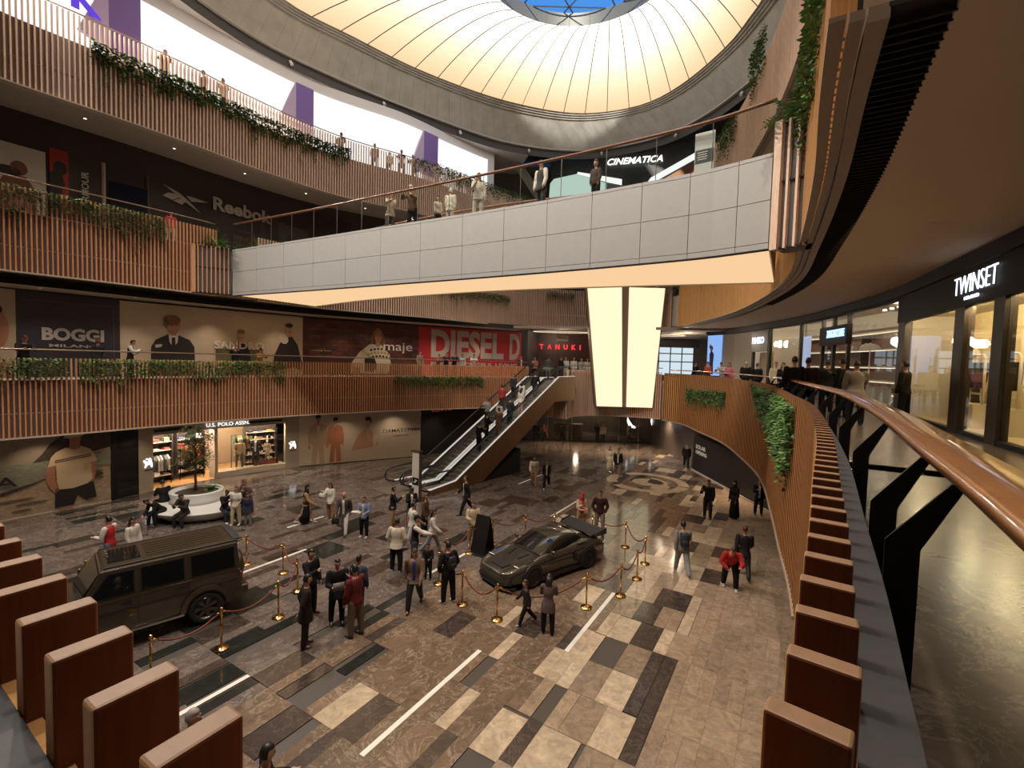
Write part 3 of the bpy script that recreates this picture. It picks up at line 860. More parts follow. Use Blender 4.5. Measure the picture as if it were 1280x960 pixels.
p.poly([(2.08, 2.66), (2.1, 2.95), (2.44, 2.95), (2.46, 2.66), (2.27, 2.58)], SK, 7)
p.ell(2.28, 3.08, .2, .26, SK, 8); p.poly([(1.9, 3.14), (2.1, 3.1), (2.48, 3.16), (2.6, 3.22), (2.5, 3.42), (2.02, 3.42)], pm_('hat', (.5, .42, .33)), 9)
p.build('printed_figure', t)
sign_text('LA', Vector(W0[1]) - Vector((.53, .85)) * .55, Vector(W0[1]) + Vector((.53, .85)) * .5, 1.35, pm_('ink', (.015, .013, .013)), t, h=.42, bold=.01, proud=.12)
struct('wall_left', MB().prism([(-22.9, 15.3), (-22.6, 15.1), (-20.33, 18.38), (-20.6, 18.6)], 0, 3.62), cream)
struct('baseboard_left', MB().prism([(-20.33, 18.38), (-20.27, 18.36), (-18.40, 21.40), (-18.47, 21.45)], 0, .06), trimw)
wallpoly('wall_left_entrance', [(-18.44, 21.42), (-18.01, 22.5)], 0, 3.62, mat('dark_glass', (.010, .009, .009), .08), .1)
struct('trim_1', MB().prism([(-18.46, 21.40), (-18.38, 21.38), (-18.30, 21.60), (-18.40, 21.63)], 0, 3.62), blackm)
# the clothes shop: piers, fascia, open front, show window
pier = mat('pier_greige', (.36, .30, .235), .6, var=.03)
wallpoly('wall_left_pier', [(-18.01, 22.5), (-17.78, 23.12)], 0, 3.62, pier, .4)
wallpoly('wall_left_pier', [(-13.82, 28.55), (-13.2, 29.05)], 0, 3.62, pier, .4)
hd = wallpoly('wall_left_header', [(-17.78, 23.12), (-16.35, 25.8), (-13.82, 28.55)], 2.78, 3.62, pier, .3)
slot = MB(); slot.prism([(-17.72, 23.1), (-17.68, 23.08), (-16.9, 24.65), (-16.95, 24.68)], 2.94, 3.05); slot.prism([(-15.3, 26.95), (-15.26, 26.9), (-13.95, 28.38), (-13.98, 28.42)], 2.94, 3.05)
slot.build('slot_vent', blackm, hd)
lw = glow('sign_white', (1, .97, .93), 1.6)
sg = thing('shop_sign', 'white illuminated shop lettering on the clothes shop fascia', 'sign', (-16, 26.1, 2.9))
sign_text('U.S. POLO ASSN.', (-16.62, 25.35), (-15.2, 27.0), 2.93, lw, sg, h=.2, proud=.12)
def horse_logo(x, y, d, z, label):
    lg = thing('logo_sign', label, 'sign', (x, y, z))
    p = Print((x - d[0] * .25, y - d[1] * .25), (x + d[0] * .25, y + d[1] * .25))
    k = 1
    p.poly([(.05, z + .02), (.12, z + .04), (.2, z + .16), (.32, z + .16), (.36, z + .02), (.42, z + .02), (.43, z + .2), (.38, z + .30), (.2, z + .30), (.1, z + .22)], lw, 1)
    p.poly([(.12, z + .22), (.02, z + .32), (.0, z + .42), (.08, z + .42), (.2, z + .3)], lw, 1)
    p.ell(.3, z + .42, .07, .07, lw, 2); p.poly([(.2, z + .28), (.24, z + .44), (.34, z + .46), (.4, z + .3)], lw, 1)
    p.poly([(.1, z + .46), (.13, z + .5), (.34, z + .42), (.32, z + .38)], lw, 2)
    p.poly([(.05, z - .12), (.45, z - .12), (.45, z - .06), (.05, z - .06)], pm_('ink', (.015, .013, .013)), 1)
    p.build('rider_emblem', lg)
horse_logo(-17.86, 22.9, (.35, .94), 1.2, 'white rider emblem on the pier left of the clothes shop')
horse_logo(-13.5, 28.85, (.78, .62), 1.15, 'white rider emblem on the pier right of the clothes shop')
# shop interior
ins = lambda p, q, f: (p[0] + (q[0] - p[0]) * f, p[1] + (q[1] - p[1]) * f)
back = [(-21.3, 25.6), (-19.6, 28.2), (-16.6, 31.2)]
wallpoly('wall_shop_back', back, 0, 3.4, mat('shop_back_wall', (.42, .30, .20), .7), .1)
struct('wall_shop_side', MB().prism([(-18.05, 22.6), (-17.95, 22.7), (-21.3, 25.6), (-21.5, 25.4)], 0, 3.4), mat('shop_back_wall', (.42, .30, .20), .7))
struct('floor_shop', MB().prism([(-17.78, 23.12), (-16.35, 25.8), (-13.82, 28.55), (-16.6, 31.2), (-21.3, 25.6)], -.01, .012), mat('shop_wood_floor', (.42, .235, .095), .35, var=.12, vscale=2, stretch=(1, 8, 1)))
struct('ceiling_shop', MB().prism([(-17.78, 23.12), (-16.35, 25.8), (-13.82, 28.55), (-16.6, 31.2), (-21.3, 25.6)], 3.3, 3.4), mat('shop_ceiling', (.5, .42, .34), .8))
for k in range(7):
    f = (k + .5) / 7
    q = Vector((-17.78, 23.12)).lerp(Vector((-16.35, 25.8)), f / .55) if f < .55 else Vector((-16.35, 25.8)).lerp(Vector((-13.82, 28.55)), (f - .55) / .45)
    lamp('shop_light', 'POINT', (q.x - .62, q.y + .5, 3.12), 150, (1, .85, .66), size=.06)
for x, y in ((-19.0, 26.2), (-17.2, 28.6)):
    lamp('shop_light', 'POINT', (x, y, 3.1), 120, (1, .85, .66), size=.06)
# show window plinth, side cheek, glass
pth = MB().prism([(-16.35, 25.8), (-13.82, 28.55), (-14.4, 29.1), (-16.95, 26.35)], 0, .3)
struct('trim_2', pth, mat('plinth_cream', (.5, .42, .33), .5))
wallpoly('wall_left_cheek', [(-16.38, 25.74), (-16.30, 25.9)], 0, 2.9, pier, .5)
struct('window_1', MB().prism([(-16.31, 25.86), (-16.29, 25.84), (-13.86, 28.48), (-13.88, 28.50)], .3, 2.78), shop_glass)
lampm = blackm
st_ = thing('lamp_post_prop', 'black lantern on a post over a small stair rail in the show window', 'prop', (-14.5, 28.4, .3))
MB().box((-14.35, 28.55, 1.4), (.05, .05, 2.2)).box((-14.45, 28.42, 2.2), (.3, .05, .05), 0, .8).build('post', blackm, st_, world=True)
MB().lathe([(.02, .25), (.1, .15), (.08, 0), (.02, -.02)], 8, 0, (-14.62, 28.2, 1.9)).build('lantern', blackm, st_, world=True)
MB().prism([(-15.3, 27.6), (-14.3, 28.65), (-14.4, 28.75), (-15.4, 27.7)], .3, .62).build('step_block', mat('brick_step', (.22, .07, .045), .8, var=.3, vscale=8), st_, world=True)
MB().tube([(-15.1, 27.6, .6), (-15.1, 27.6, .95), (-14.3, 28.45, 1.5), (-14.3, 28.45, .5)], .02, 6).build('stair_rail', blackm, st_, world=True)
# shelves and rails of clothes
cl_cols = [(.7, .66, .6), (.05, .05, .08), (.5, .09, .06), (.55, .28, .1), (.12, .2, .12), (.75, .72, .7), (.08, .1, .2), (.32, .22, .15)]
rg = random.Random(5)
def fold_stack(x, y, z, rz, n, lab, name='folded_shirts', grp='folded shirts on the shop shelves'):
    c = cl_cols[rg.randrange(len(cl_cols))]
    mb = MB()
    for k in range(n): mb.box((0, 0, .02 + .042 * k), (.27, .3, .036), 0, rg.uniform(-.05, .05))
    o = mb.build(name, mat('cloth_%d' % cl_cols.index(c), c, .9)); o.location = (x, y, z); o.rotation_euler = (0, 0, rz)
    tag(o, lab, 'clothes', grp); bevel(o, .01, 2)
def shelf_unit(A, B, label, z1=2.9, levels=(.35, .8, 1.25, 1.7, 2.15), stacks=True, where=''):
    A, B = Vector(A), Vector(B); d = (B - A).normalized(); n = Vector((d.y, -d.x)); L_ = (B - A).length; ang = math.atan2(d.y, d.x)
    t = thing('shelf_unit', label, 'shelf', ((A + B).x / 2, (A + B).y / 2, .012))
    c = (A + B) / 2 - n * .22
    MB().box((c.x, c.y, z1 / 2 + .012), (L_, .04, z1), 0, ang).build('back_panel', mat('dark_shelf', (.035, .028, .025), .5), t, world=True)
    for f in (0, 1):
        q = A.lerp(B, f)
        MB().box((q.x, q.y, z1 / 2 + .012), (.05, .45, z1), 0, ang).build('side_panel', mat('dark_shelf', (.035, .028, .025), .5), t, world=True)
    for lv, z in enumerate(levels):
        q = (A + B) / 2
        MB().box((q.x, q.y, z), (L_, .42, .035), 0, ang).build('shelf', mat('shelf_light', (.6, .52, .42), .5), t, world=True)
        if stacks:
            k = max(1, int(L_ / .45))
            for i in range(k):
                q = A.lerp(B, (i + .5) / k) + n * .02
                fold_stack(q.x, q.y, z + .0175, ang, rg.choice((2, 3, 4, 5)), 'folded shirts, %s shelf from below, %s stack, on the %s' % (('lowest', 'second', 'third', 'fourth', 'top')[lv], ('left', 'middle', 'right', 'far right')[i if k > 2 else 2 * i if k == 2 else 1], where))
shelf_unit((-18.9, 24.35), (-18.45, 25.2), 'dark shelf unit of folded shirts just inside the clothes shop door', where='unit just inside the door')
shelf_unit((-18.35, 25.45), (-17.7, 26.7), 'shelf unit of folded shirts behind the tree in the clothes shop', where='unit behind the tree')
shelf_unit((-16.2, 28.3), (-15.0, 29.5), 'shelf unit of folded shirts behind the show window', where='unit behind the show window')
def garment_rail(x, y, rz, n, label, cols, z=1.6):
    t = thing('clothes_rail', label, 'rack', (x, y, .012), rz)
    w_ = .16 * n
    mb = MB()
    mb.tube([(-w_ / 2 - .1, 0, 0), (-w_ / 2 - .1, 0, z), (w_ / 2 + .1, 0, z), (w_ / 2 + .1, 0, 0)], .018, 6)
    mb.build('rail', blackm, t)
    for i in range(n):
        c = cols[i % len(cols)]
        xx = -w_ / 2 + .16 * (i + .5)
        m2 = MB().loft([[(xx - .05, -.2, z - .85), (xx + .05, -.2, z - .85), (xx + .05, .2, z - .85), (xx - .05, .2, z - .85)], [(xx - .04, -.21, z - .25), (xx + .04, -.21, z - .25), (xx + .04, .21, z - .25), (xx - .04, .21, z - .25)], [(xx - .015, -.05, z - .05), (xx + .015, -.05, z - .05), (xx + .015, .05, z - .05), (xx - .015, .05, z - .05)]])
        m2.build('shirt', mat('garment_%d_%d_%d' % tuple(int(q * 99) for q in c), c, .9), t)
garment_rail(-18.25, 24.1, 1.1, 6, 'rail of checked and white shirts at the clothes shop entrance', [(.5, .5, .5), (.1, .1, .12), (.6, .58, .52)])
garment_rail(-17.6, 25.7, 1.0, 6, 'rail of rust and orange jackets in the clothes shop', [(.5, .16, .05), (.6, .3, .12), (.3, .08, .05)], 1.9)
garment_rail(-15.9, 27.4, .85, 5, 'rail of green and orange coats behind the mannequins', [(.03, .11, .08), (.5, .2, .06), (.45, .4, .35)], 2.2)

# tailoring hoarding
A, B = (-13.2, 29.05), (-6.43, 33.18)
t = board('hoarding', 'cream tailoring hoarding with three men in tan and rust suits', A, B, .04, 3.5, pm_('cream', (.50, .42, .33), var=.03, vscale=2), 'poster')
p = Print(A, B); Wd = p.w
sx, sz = Wd / 162., 1.
tan_, rust, blush = pm_('tan_suit', (.40, .28, .19)), pm_('rust_suit', (.36, .14, .07)), pm_('blush_suit', (.42, .24, .16))
hair = pm_('hair', (.02, .013, .010))
def suit(u, z, k, c, legs=True, tie=None, sk=SKP, under=None):
    """printed man in a suit: u centre, z chin height, k scale (head about .26 k wide)"""
    if legs:
        p.poly([(u - .42 * k, z - 2.9 * k), (u - .12 * k, z - 2.9 * k), (u + .02 * k, z - 1.75 * k), (u + .1 * k, z - 2.9 * k), (u + .42 * k, z - 2.9 * k), (u + .36 * k, z - 1.45 * k), (u - .3 * k, z - 1.45 * k)], c, 1)
    p.poly([(u - .42 * k, z - 1.55 * k), (u - .5 * k, z - .9 * k), (u - .5 * k, z - .32 * k), (u - .18 * k, z - .1 * k), (u + .18 * k, z - .1 * k), (u + .52 * k, z - .3 * k), (u + .56 * k, z - 1.0 * k), (u + .46 * k, z - 1.6 * k)], c, 2)
    for s in (-1, 1):
        p.poly([(u + s * .5 * k, z - .32 * k), (u + s * .62 * k, z - .95 * k), (u + s * .6 * k, z - 1.65 * k), (u + s * .48 * k, z - 1.65 * k), (u + s * .4 * k, z - .9 * k)], c, 1)
        p.ell(u + s * .54 * k, z - 1.72 * k, .07 * k, .1 * k, sk, 1)
    p.poly([(u - .13 * k, z - .1 * k), (u + .13 * k, z - .1 * k), (u + .02 * k, z - .85 * k)], under or pm_('shirt_white', (.6, .52, .44)), 3)
    if tie: p.poly([(u - .04 * k, z - .14 * k), (u + .04 * k, z - .14 * k), (u + .03 * k, z - .75 * k), (u - .01 * k, z - .75 * k)], tie, 4)
    p.poly([(u - .08 * k, z + .1 * k), (u + .08 * k, z + .1 * k), (u + .1 * k, z - .14 * k), (u, z - .3 * k), (u - .1 * k, z - .14 * k)], sk, 4)
    p.ell(u, z + .2 * k, .15 * k, .22 * k, sk, 5)
    p.ell(u, z + .36 * k, .165 * k, .12 * k, hair, 6); p.ell(u - .12 * k, z + .3 * k, .05 * k, .1 * k, hair, 6)
    for s in (-1, 1): p.ell(u + s * .06 * k, z + .21 * k, .028 * k, .012 * k, hair, 6, 8)
    p.poly([(u - .03 * k, z + .1 * k), (u + .03 * k, z + .1 * k), (u + .02 * k, z + .085 * k), (u - .02 * k, z + .085 * k)], SKD, 6)
suit(1.1, 2.78, .95, tan_, sk=SK)
suit(2.15, 2.62, .86, rust, tie=SKD, sk=SKP, under=rust)
u0, z0 = 4.15, 2.72
p.poly([(u0 - .98, .78), (u0 - .62, 1.75), (u0 - .2, 2.1), (u0 + .25, 2.1), (u0 + .42, 1.8), (u0 + .44, .95), (u0 + .1, .9)], blush, 2)
p.poly([(u0 - .1, 2.1), (u0 + .2, 2.1), (u0 + .2, 1.2)], SKP, 3)
p.poly([(u0 - .12, 2.15), (u0 + .14, 2.15), (u0 + .16, 2.5), (u0 - .06, 2.5)], SKP, 4)
p.ell(u0 + .06, 2.62, .2, .28, SKP, 5); p.ell(u0 + .06, 2.86, .21, .13, hair, 6); p.ell(u0 + .25, 2.7, .05, .12, hair, 6)
p.poly([(u0 + .62, .95), (u0 + .72, 1.5), (u0 + .74, 1.0)], blush, 2)
p.build('printed_figure', t)
ink = pm_('ink', (.015, .013, .013))
sign_text('DAMAT', (-8.72, 31.79), (-7.5, 32.53), 1.82, ink, t, h=.25, bold=.01)
sign_text('| TWEEN', (-7.42, 32.58), (-6.36, 33.22), 1.82, ink, t, h=.25, bold=.03)
sign_text('COMING SOON', (-8.15, 32.13), (-7.2, 32.72), 1.52, ink, t, h=.13)
# dark jeans shop behind the escalators
wallpoly('wall_back_left', [(-6.4, 33.2), (-3.2, 36.5), (.5, 39.8), (1.4, 42.2)], 0, 3.62, dark, .2)
sg = thing('shop_sign', 'dim red jeans shop lettering high in the dark shop front by the escalator', 'sign', (-5, 34.5, 3.1))
sign_text("LEVI'S", (-5.75, 33.85), (-4.5, 35.1), 3.14, glow('sign_dim_red', (.5, .08, .06), .25), sg, h=.26, bold=.02)
# far glass front under the pillar
fg = thing('glass_shopfront', 'glass shop front far back on the ground floor, beneath the pillar', 'shopfront', (9, 41.6, 0))
for x0, x1 in ((3.3, 5.4), (5.45, 7.6), (7.65, 9.6), (9.65, 11.3), (11.4, 13.2), (13.35, 16.2)):
    MB().box(((x0 + x1) / 2, 41.5, 1.42), (x1 - x0, .02, 2.76)).build('glass_pane', shop_glass, fg, world=True)
    MB().box((x0 - .02, 41.5, 1.42), (.05, .06, 2.76)).build('mullion', steel, fg, world=True)
MB().box((9.7, 41.5, .04), (13, .07, .08)).build('base_rail', blackm, fg, world=True)
MB().box((9.7, 41.5, 2.86), (13, .12, .12)).build('head_rail', mat('head_brown', (.12, .09, .07), .5), fg, world=True)
MB().box((13.28, 41.3, 1.5), (.22, .22, 3.0)).build('post', trimw, fg, world=True)
p = Print((10.2, 41.45), (13.2, 41.45))
for u in (.1, 2.2):
    p.poly([(u, 1.95), (u + .12, 1.6), (u + .42, 1.35), (u + .75, 1.3), (u + .8, 1.42), (u + .5, 1.6), (u + .25, 1.95), (u + .05, 2.3)], lw, 1)
p.build('crescent_emblem', fg)
struct('wall_back', MB().box((8, 48.3, 1.5), (34, .2, 3.2)), mat('dim_back_wall', (.10, .075, .06), .7))
sh = [(4.6, 43.6, 1.1, 1.3), (6.1, 43.8, 1.2, 1.2), (14.2, 43.5, 1.2, .9), (12.1, 45, 1.6, 1.0)]
for i, (x, y, w_, h_) in enumerate(sh):
    tt = thing('display_table', ['pale display block behind the far glass, next to the escalator', 'second pale display block behind the far glass', 'low pale display block behind the far glass by the post', 'broad display block deepest behind the far glass'][i], 'table', (x, y, 0))
    MB().box((0, 0, h_ / 2), (w_, .6, h_)).build('plinth', mat('display_grey', (.32, .28, .25), .6), tt)
    MB().box((0, 0, h_ + .02), (w_ + .06, .66, .04)).build('top', trimw, tt)
for x, y in ((6.5, 46), (10, 46), (14, 46)):
    lamp('far_shop_light', 'POINT', (x, y, 2.6), 70, (1, .8, .6), size=.2)
# dark hoarding on the right of the ground floor
A, B = (12.35, 31.3), (12.75, 21.9)
t = board('hoarding', 'long black hoarding with small white lettering under the right-hand gallery', A, B, 0.06, 2.35, mat('hoarding_black', (.020, .015, .017), .5), 'poster')
MB().prism([(12.30, 31.3), (12.22, 31.3), (12.62, 21.9), (12.70, 21.9)], 0, .07).build('skirting', trimw, t, world=True)
sign_text('SOLAR', (12.37, 30.9), (12.42, 29.5), 1.55, white, t, h=.26, bold=.02)
sign_text('OPENING', (12.37, 30.9), (12.43, 29.3), 1.2, white, t, h=.24, bold=.02)
wallpoly('wall_right_lower', [(12.5, 48), (12.6, 31.3), (13.0, 21.9), (11.6, 14), (9.5, 9.5)], 0, 3.0, mat('grey_glass_wall', (.11, .09, .078), .25), .2)

for x, y in ((6.5, 37.0), (9.8, 36.6), (3.5, 38.5), (8, 38), (12, 37), (13.5, 30), (12.6, 25)):  # added fill lamps without fixtures, to brighten the far hall floor
    lamp('under_gallery_fill', 'SPOT', (x, y, 2.88), 420, (1, .72, .44), (x, y, 0), .06, 130, .8)
# ------------------------------------------------------------------ first floor, left: hoardings
W1 = P1L.pts(.3, P1L.len, 3.12, .8)
wallpoly('wall_left_first', [tuple(q) for q in W1] + [(1.2, 38.6), (2.3, 42.0)], Z1L, 9.9, darkwall, .2)
struct('ceiling_first', MB().ring(z3(P1L.pts(.3, P1L.len, 1.2, .8), 9.42), z3(P1L.pts(.3, P1L.len, 3.1, .8), 9.42)), soffit_grey)
q1 = lambda x, y: Vector((x, y))
# shoulder of a face on the first poster
A, B = q1(-21.4, 18.1), q1(-20.6, 19.45)
t = board('hoarding', 'cropped portrait poster at the far left of the first floor', A, B, Z1L, 9.36, pm_('beige', (.40, .31, .23), var=.05, vscale=3), 'poster')
p = Print(A, B)
p.ell(.75, 7.7, .62, 1.0, SK, 1); p.poly([(.1, 5.8), (.2, 6.6), (.9, 6.8), (1.4, 6.3), (1.5, 5.8)], SK, 2); p.ell(.5, 8.5, .7, .35, hair, 2)
p.build('printed_face', t)
A, B = q1(-20.6, 19.45), q1(-18.71, 22.34)
t = board('hoarding', 'navy hoarding with wide-spaced serif menswear lettering', A, B, Z1L, 9.36, pm_('navy', (.022, .022, .036), .5), 'poster')
silver = pm_('silver', (.46, .43, .42), .45)
sign_text('BOGGI', (-20.17, 20.08), (-19.03, 21.83), 7.32, silver, t, h=.56, bold=.045)
sign_text('MILANO', (-20.05, 20.27), (-19.13, 21.67), 7.04, silver, t, h=.13, bold=.02)
p = Print(A, B); fr = pm_('navy_line', (.10, .09, .11))
p.poly([(3.2, 6), (3.22, 6), (3.22, 9.0), (3.2, 9.0)], fr); p.poly([(.2, 8.98), (3.22, 8.98), (3.22, 9.0), (.2, 9.0)], fr); p.build('printed_border', t)
A, B = q1(-18.71, 22.34), q1(-13.12, 29.26)
pts = [tuple(A), (-16.6, 25.55), tuple(B)]
t = board('hoarding', 'beige fashion hoarding with a dark suit, a fair man and a black coat', A, B, Z1L, 9.33, pm_('linen', (.47, .38, .285), .7, var=.05, vscale=1.5, stretch=(1, 1, 3)), 'poster')
p = Print(A, B); Wd = p.w
bs = pm_('black_suit', (.014, .011, .011)); grn = pm_('field', (.12, .105, .05)); ginger = pm_('ginger', (.20, .09, .04))
def U(x): # pixel column to distance along this board, measured once
    return x * Wd
f = lambda x0: x0
u = 2.1
p.poly([(u - .95, Z1L), (u - .9, 7.2), (u - .72, 7.55), (u - .2, 7.85), (u + .2, 7.85), (u + .75, 7.6), (u + .95, 7.25), (u + 1.0, Z1L)], bs, 2)
p.poly([(u - .18, 7.88), (u + .24, 7.88), (u + .2, 7.45), (u + .02, 7.2), (u - .14, 7.45)], pm_('shirt_white', (.6, .52, .44)), 3)
p.poly([(u - .05, 7.7), (u + .1, 7.7), (u + .12, 6.9), (u, 6.6), (u - .06, 6.9)], bs, 4)
p.poly([(u - .1, 7.8), (u + .16, 7.8), (u + .16, 8.1), (u - .1, 8.1)], SK, 4)
p.ell(u + .02, 8.3, .30, .42, SK, 5); p.ell(u - .02, 8.58, .36, .25, ginger, 6); p.ell(u - .27, 8.42, .1, .22, ginger, 6)
for s in (-1, 1): p.ell(u + .05 + s * .11, 8.32, .05, .02, bs, 6, 8)
p.poly([(u - .75, 7.3), (u - .45, 7.35), (u - .48, 7.2), (u - .72, 7.15)], silver, 3)
p.poly([(4.05, Z1L), (4.05, 7.2), (6.5, 7.22), (6.5, Z1L)], grn, 2)
u = 5.3
p.poly([(u - .5, Z1L), (u - .48, 6.9), (u - .42, 7.3), (u - .12, 7.62), (u + .14, 7.62), (u + .42, 7.3), (u + .5, 6.9), (u + .52, Z1L)], bs, 4)
p.poly([(u - .1, 7.55), (u + .12, 7.55), (u + .1, 7.8), (u - .08, 7.8)], SKP, 5)
p.ell(u + .02, 7.98, .18, .28, SKP, 6); p.ell(u + .02, 8.2, .2, .13, ginger, 7); p.ell(u + .02, 7.86, .1, .03, pm_('lips', (.3, .1, .08)), 7, 8)
for s in (-1, 1): p.ell(u + .02 + s * .07, 8.02, .03, .013, bs, 7, 8)
u = 8.0
p.poly([(u - .9, 6.0), (u - .85, 6.9), (u - .55, 7.6), (u - .2, 8.1), (u + .2, 8.1), (u + .55, 7.6), (u + .85, 6.5), (u + .8, 6.0), (u + .3, 6.2), (u - .3, 6.1)], bs, 3)
p.ell(u - .3, 7.95, .26, .34, pm_('fleece', (.5, .45, .38)), 4, rot=.5)
p.poly([(u - .1, 8.05), (u + .14, 8.05), (u + .14, 8.3), (u - .08, 8.3)], SKP, 4)
p.ell(u + .02, 8.52, .21, .32, SKP, 5); p.ell(u + .02, 8.75, .22, .14, hair, 6); p.ell(u + .05, 8.36, .11, .03, pm_('lips', (.3, .1, .08)), 6, 8)
for s in (-1, 1): p.ell(u + .04 + s * .08, 8.55, .035, .014, bs, 6, 8)
for k in range(7): p.poly([(1.0 + .5 * k, 9.2 - .02 * k), (1.5 + .55 * k, 8.9 - .04 * k), (1.5 + .55 * k, 8.93 - .04 * k)], pm_('linen_fold', (.40, .32, .24)), 1)
p.build('printed_figures', t)
sign_text('SANDRO', A.lerp(B, .443), A.lerp(B, .735), 7.22, pm_('linen_white', (.58, .52, .46)), t, h=.42, bold=.03, proud=.145)
A, B = q1(-13.12, 29.26), q1(-6.84, 33.93)
t = board('hoarding', 'dark red brick-wall hoarding with a woman in a patterned jumper', A, B, Z1L, 9.3, pm_('brick_dark', (.050, .018, .014), .7, var=.2, vscale=6), 'poster')
p = Print(A, B); Wd = p.w
bk = [pm_('brick_a', (.085, .024, .016)), pm_('brick_b', (.11, .032, .02)), pm_('brick_c', (.065, .02, .016))]
rg = random.Random(3)
for r_ in range(14):
    z = 5.8 + r_ * .25
    for c_ in range(12):
        u0 = c_ * .7 - (.35 if r_ % 2 else 0)
        a, b = max(u0 + .02, .02), min(u0 + .68, Wd - .02)
        if b - a > .1 and rg.random() < .9: p.poly([(a, z + .015), (b, z + .015), (b, z + .235), (a, z + .235)], bk[rg.randrange(3)], 1)
u = 4.75; kn = pm_('knit_cream', (.50, .43, .32)); blond = pm_('blond', (.24, .11, .05))
p.ell(u + .05, 8.2, .42, .75, blond, 2); p.poly([(u - .45, 7.3), (u - .4, 8.4), (u + .5, 8.4), (u + .6, 7.2)], blond, 2)
p.poly([(u - 1.75, 5.9), (u - 1.7, 6.6), (u - 1.2, 7.3), (u - .5, 7.85), (u + .3, 7.8), (u + .9, 7.2), (u + 1.0, 6.5), (u + .8, Z1L + .1), (u - .6, Z1L + .1)], kn, 3)
p.poly([(u - .9, 6.0), (u - .85, 6.9), (u - .2, 7.0), (u, 6.4), (u - .2, 6.0)], bs, 5)
for k, (zz, ww) in enumerate(((7.55, .62), (7.3, .8), (7.05, .95))):
    for j in range(int(ww * 9)):
        a = -ww + 2 * ww * j / int(ww * 9)
        p.poly([(u + .1 + a, zz - .25 * a * a), (u + .2 + a, zz + .1 - .25 * a * a), (u + .3 + a * .98, zz - .25 * a * a), (u + .2 + a, zz - .1 - .25 * a * a)], bs if k != 1 else pm_('knit_gold', (.32, .2, .07)), 4)
p.poly([(u - .1, 7.7), (u + .2, 7.7), (u + .18, 8.0), (u - .08, 8.0)], SK, 5); p.ell(u + .05, 8.35, .25, .38, SK, 6)
for s in (-1, 1): p.ell(u + .07 + s * .1, 8.42, .045, .02, bs, 7, 8)
p.ell(u + .08, 8.15, .09, .035, pm_('lips', (.3, .1, .08)), 7, 8)
p.poly([(u - 1.75, 5.8), (u - 1.6, 6.3), (u - 1.2, 6.25), (u - 1.1, 5.8)], pm_('denim', (.28, .17, .09)), 4)
p.build('printed_figure', t)
sign_text('maje', A.lerp(B, .665), A.lerp(B, .935), 7.28, pm_('white_letter', (.66, .6, .55)), t, h=.75, bold=.0, proud=.08)
sign_text('coming soon', A.lerp(B, .06), A.lerp(B, .22), 7.25, pm_('white_letter', (.66, .6, .55)), t, h=.1, proud=.08)
A, B = q1(-6.84, 33.93), q1(.65, 38.25)
t = board('hoarding', 'bright red hoarding with huge grey condensed lettering', A, B, Z1L, 9.3, pm_('red', (.42, .022, .028), .5), 'poster')
gl = pm_('grey_letter', (.42, .36, .31))
d = (B - A).normalized()
sign_text('DIESEL', A + d * .95, A + d * 7.0, 7.05, gl, t, h=2.1, bold=.04, proud=.05)
sign_text('D', A + d * 7.55, A + d * 8.5, 7.05, gl, t, h=2.1, bold=.04, proud=.05)
sign_text('FOR SUCCESSFUL LIVING', A + d * .95, A + d * 8.3, 6.42, gl, t, h=.34, bold=.03, proud=.05)
sign_text('DIESEL', A + d * 4.6, A + d * 6.2, 5.95, gl, t, h=.22, bold=.0, proud=.05)
# far end of the first floor: dark restaurant, bright windows, ring lamps
tb = thing('restaurant_front', 'dark red restaurant front with red letter sign behind the escalator head', 'shopfront', (4.4, 42, Z1L))
MB().box((4.6, 42.2, 7.7), (5.2, .3, 4.0)).build('front_panel', mat('dark_red_brown', (.045, .014, .012), .5), tb, world=True)
MB().box((3.4, 42.0, 6.9), (.9, .06, 2.1)).build('door', mat('door_brown', (.05, .025, .018), .5), tb, world=True)
for j, ch in enumerate('TANUKI'):
    x = 2.35 + j * .72
    sign_text(ch, (x, 42.0), (x + (.09 if ch == 'I' else .36), 42.0), 8.12, glow('sign_red', (1, .035, .05), 1.6), tb, 'letter', h=.44, bold=.03, proud=.05)
struct('wall_back_first', MB().prism([(-2, 50), (-2, 50.3), (34, 50.3), (34, 50)], Z1L, 10), mat('back_wall_beige', (.22, .17, .13), .7))
slabband('floor_upper', Path([(1.2, 44), (12, 46), (20, 44)], 8), 0, 20, -5.5, 9, 5.3, Z1L - .1, darkwall)
struct('ceiling_far', MB().prism([(0, 37.5), (16.2, 34), (22, 38), (22, 50), (0, 50)], 9.6, 9.8), mat('ceiling_warm', (.33, .27, .215), .8))
wins = thing('daylit_window', 'row of bright daylit windows at the far right end of the first floor', 'window', (14.5, 47, Z1L))
for i in range(5):
    for j, (z0, z1) in enumerate(((6.0, 7.3), (7.4, 8.1), (8.2, 8.75))):
        MB().box((12.9 + i * 1.15, 47, (z0 + z1) / 2), (1.05, .05, z1 - z0)).build('pane', glow('daylight_pane', (.78, .92, 1.0), .85), wins, world=True)
    MB().box((12.3 + i * 1.15, 46.95, 7.4), (.08, .1, 3.0)).build('mullion', blackm, wins, world=True)
MB().box((15.2, 46.9, 7.35), (6, .1, .08)).box((15.2, 46.9, 8.15), (6, .1, .06)).build('transom', blackm, wins, world=True)
MB().box((15.2, 46.6, 9.2), (6.4, .3, .75)).build('bulkhead', mat('bulkhead_dark', (.04, .035, .03), .6), wins, world=True)
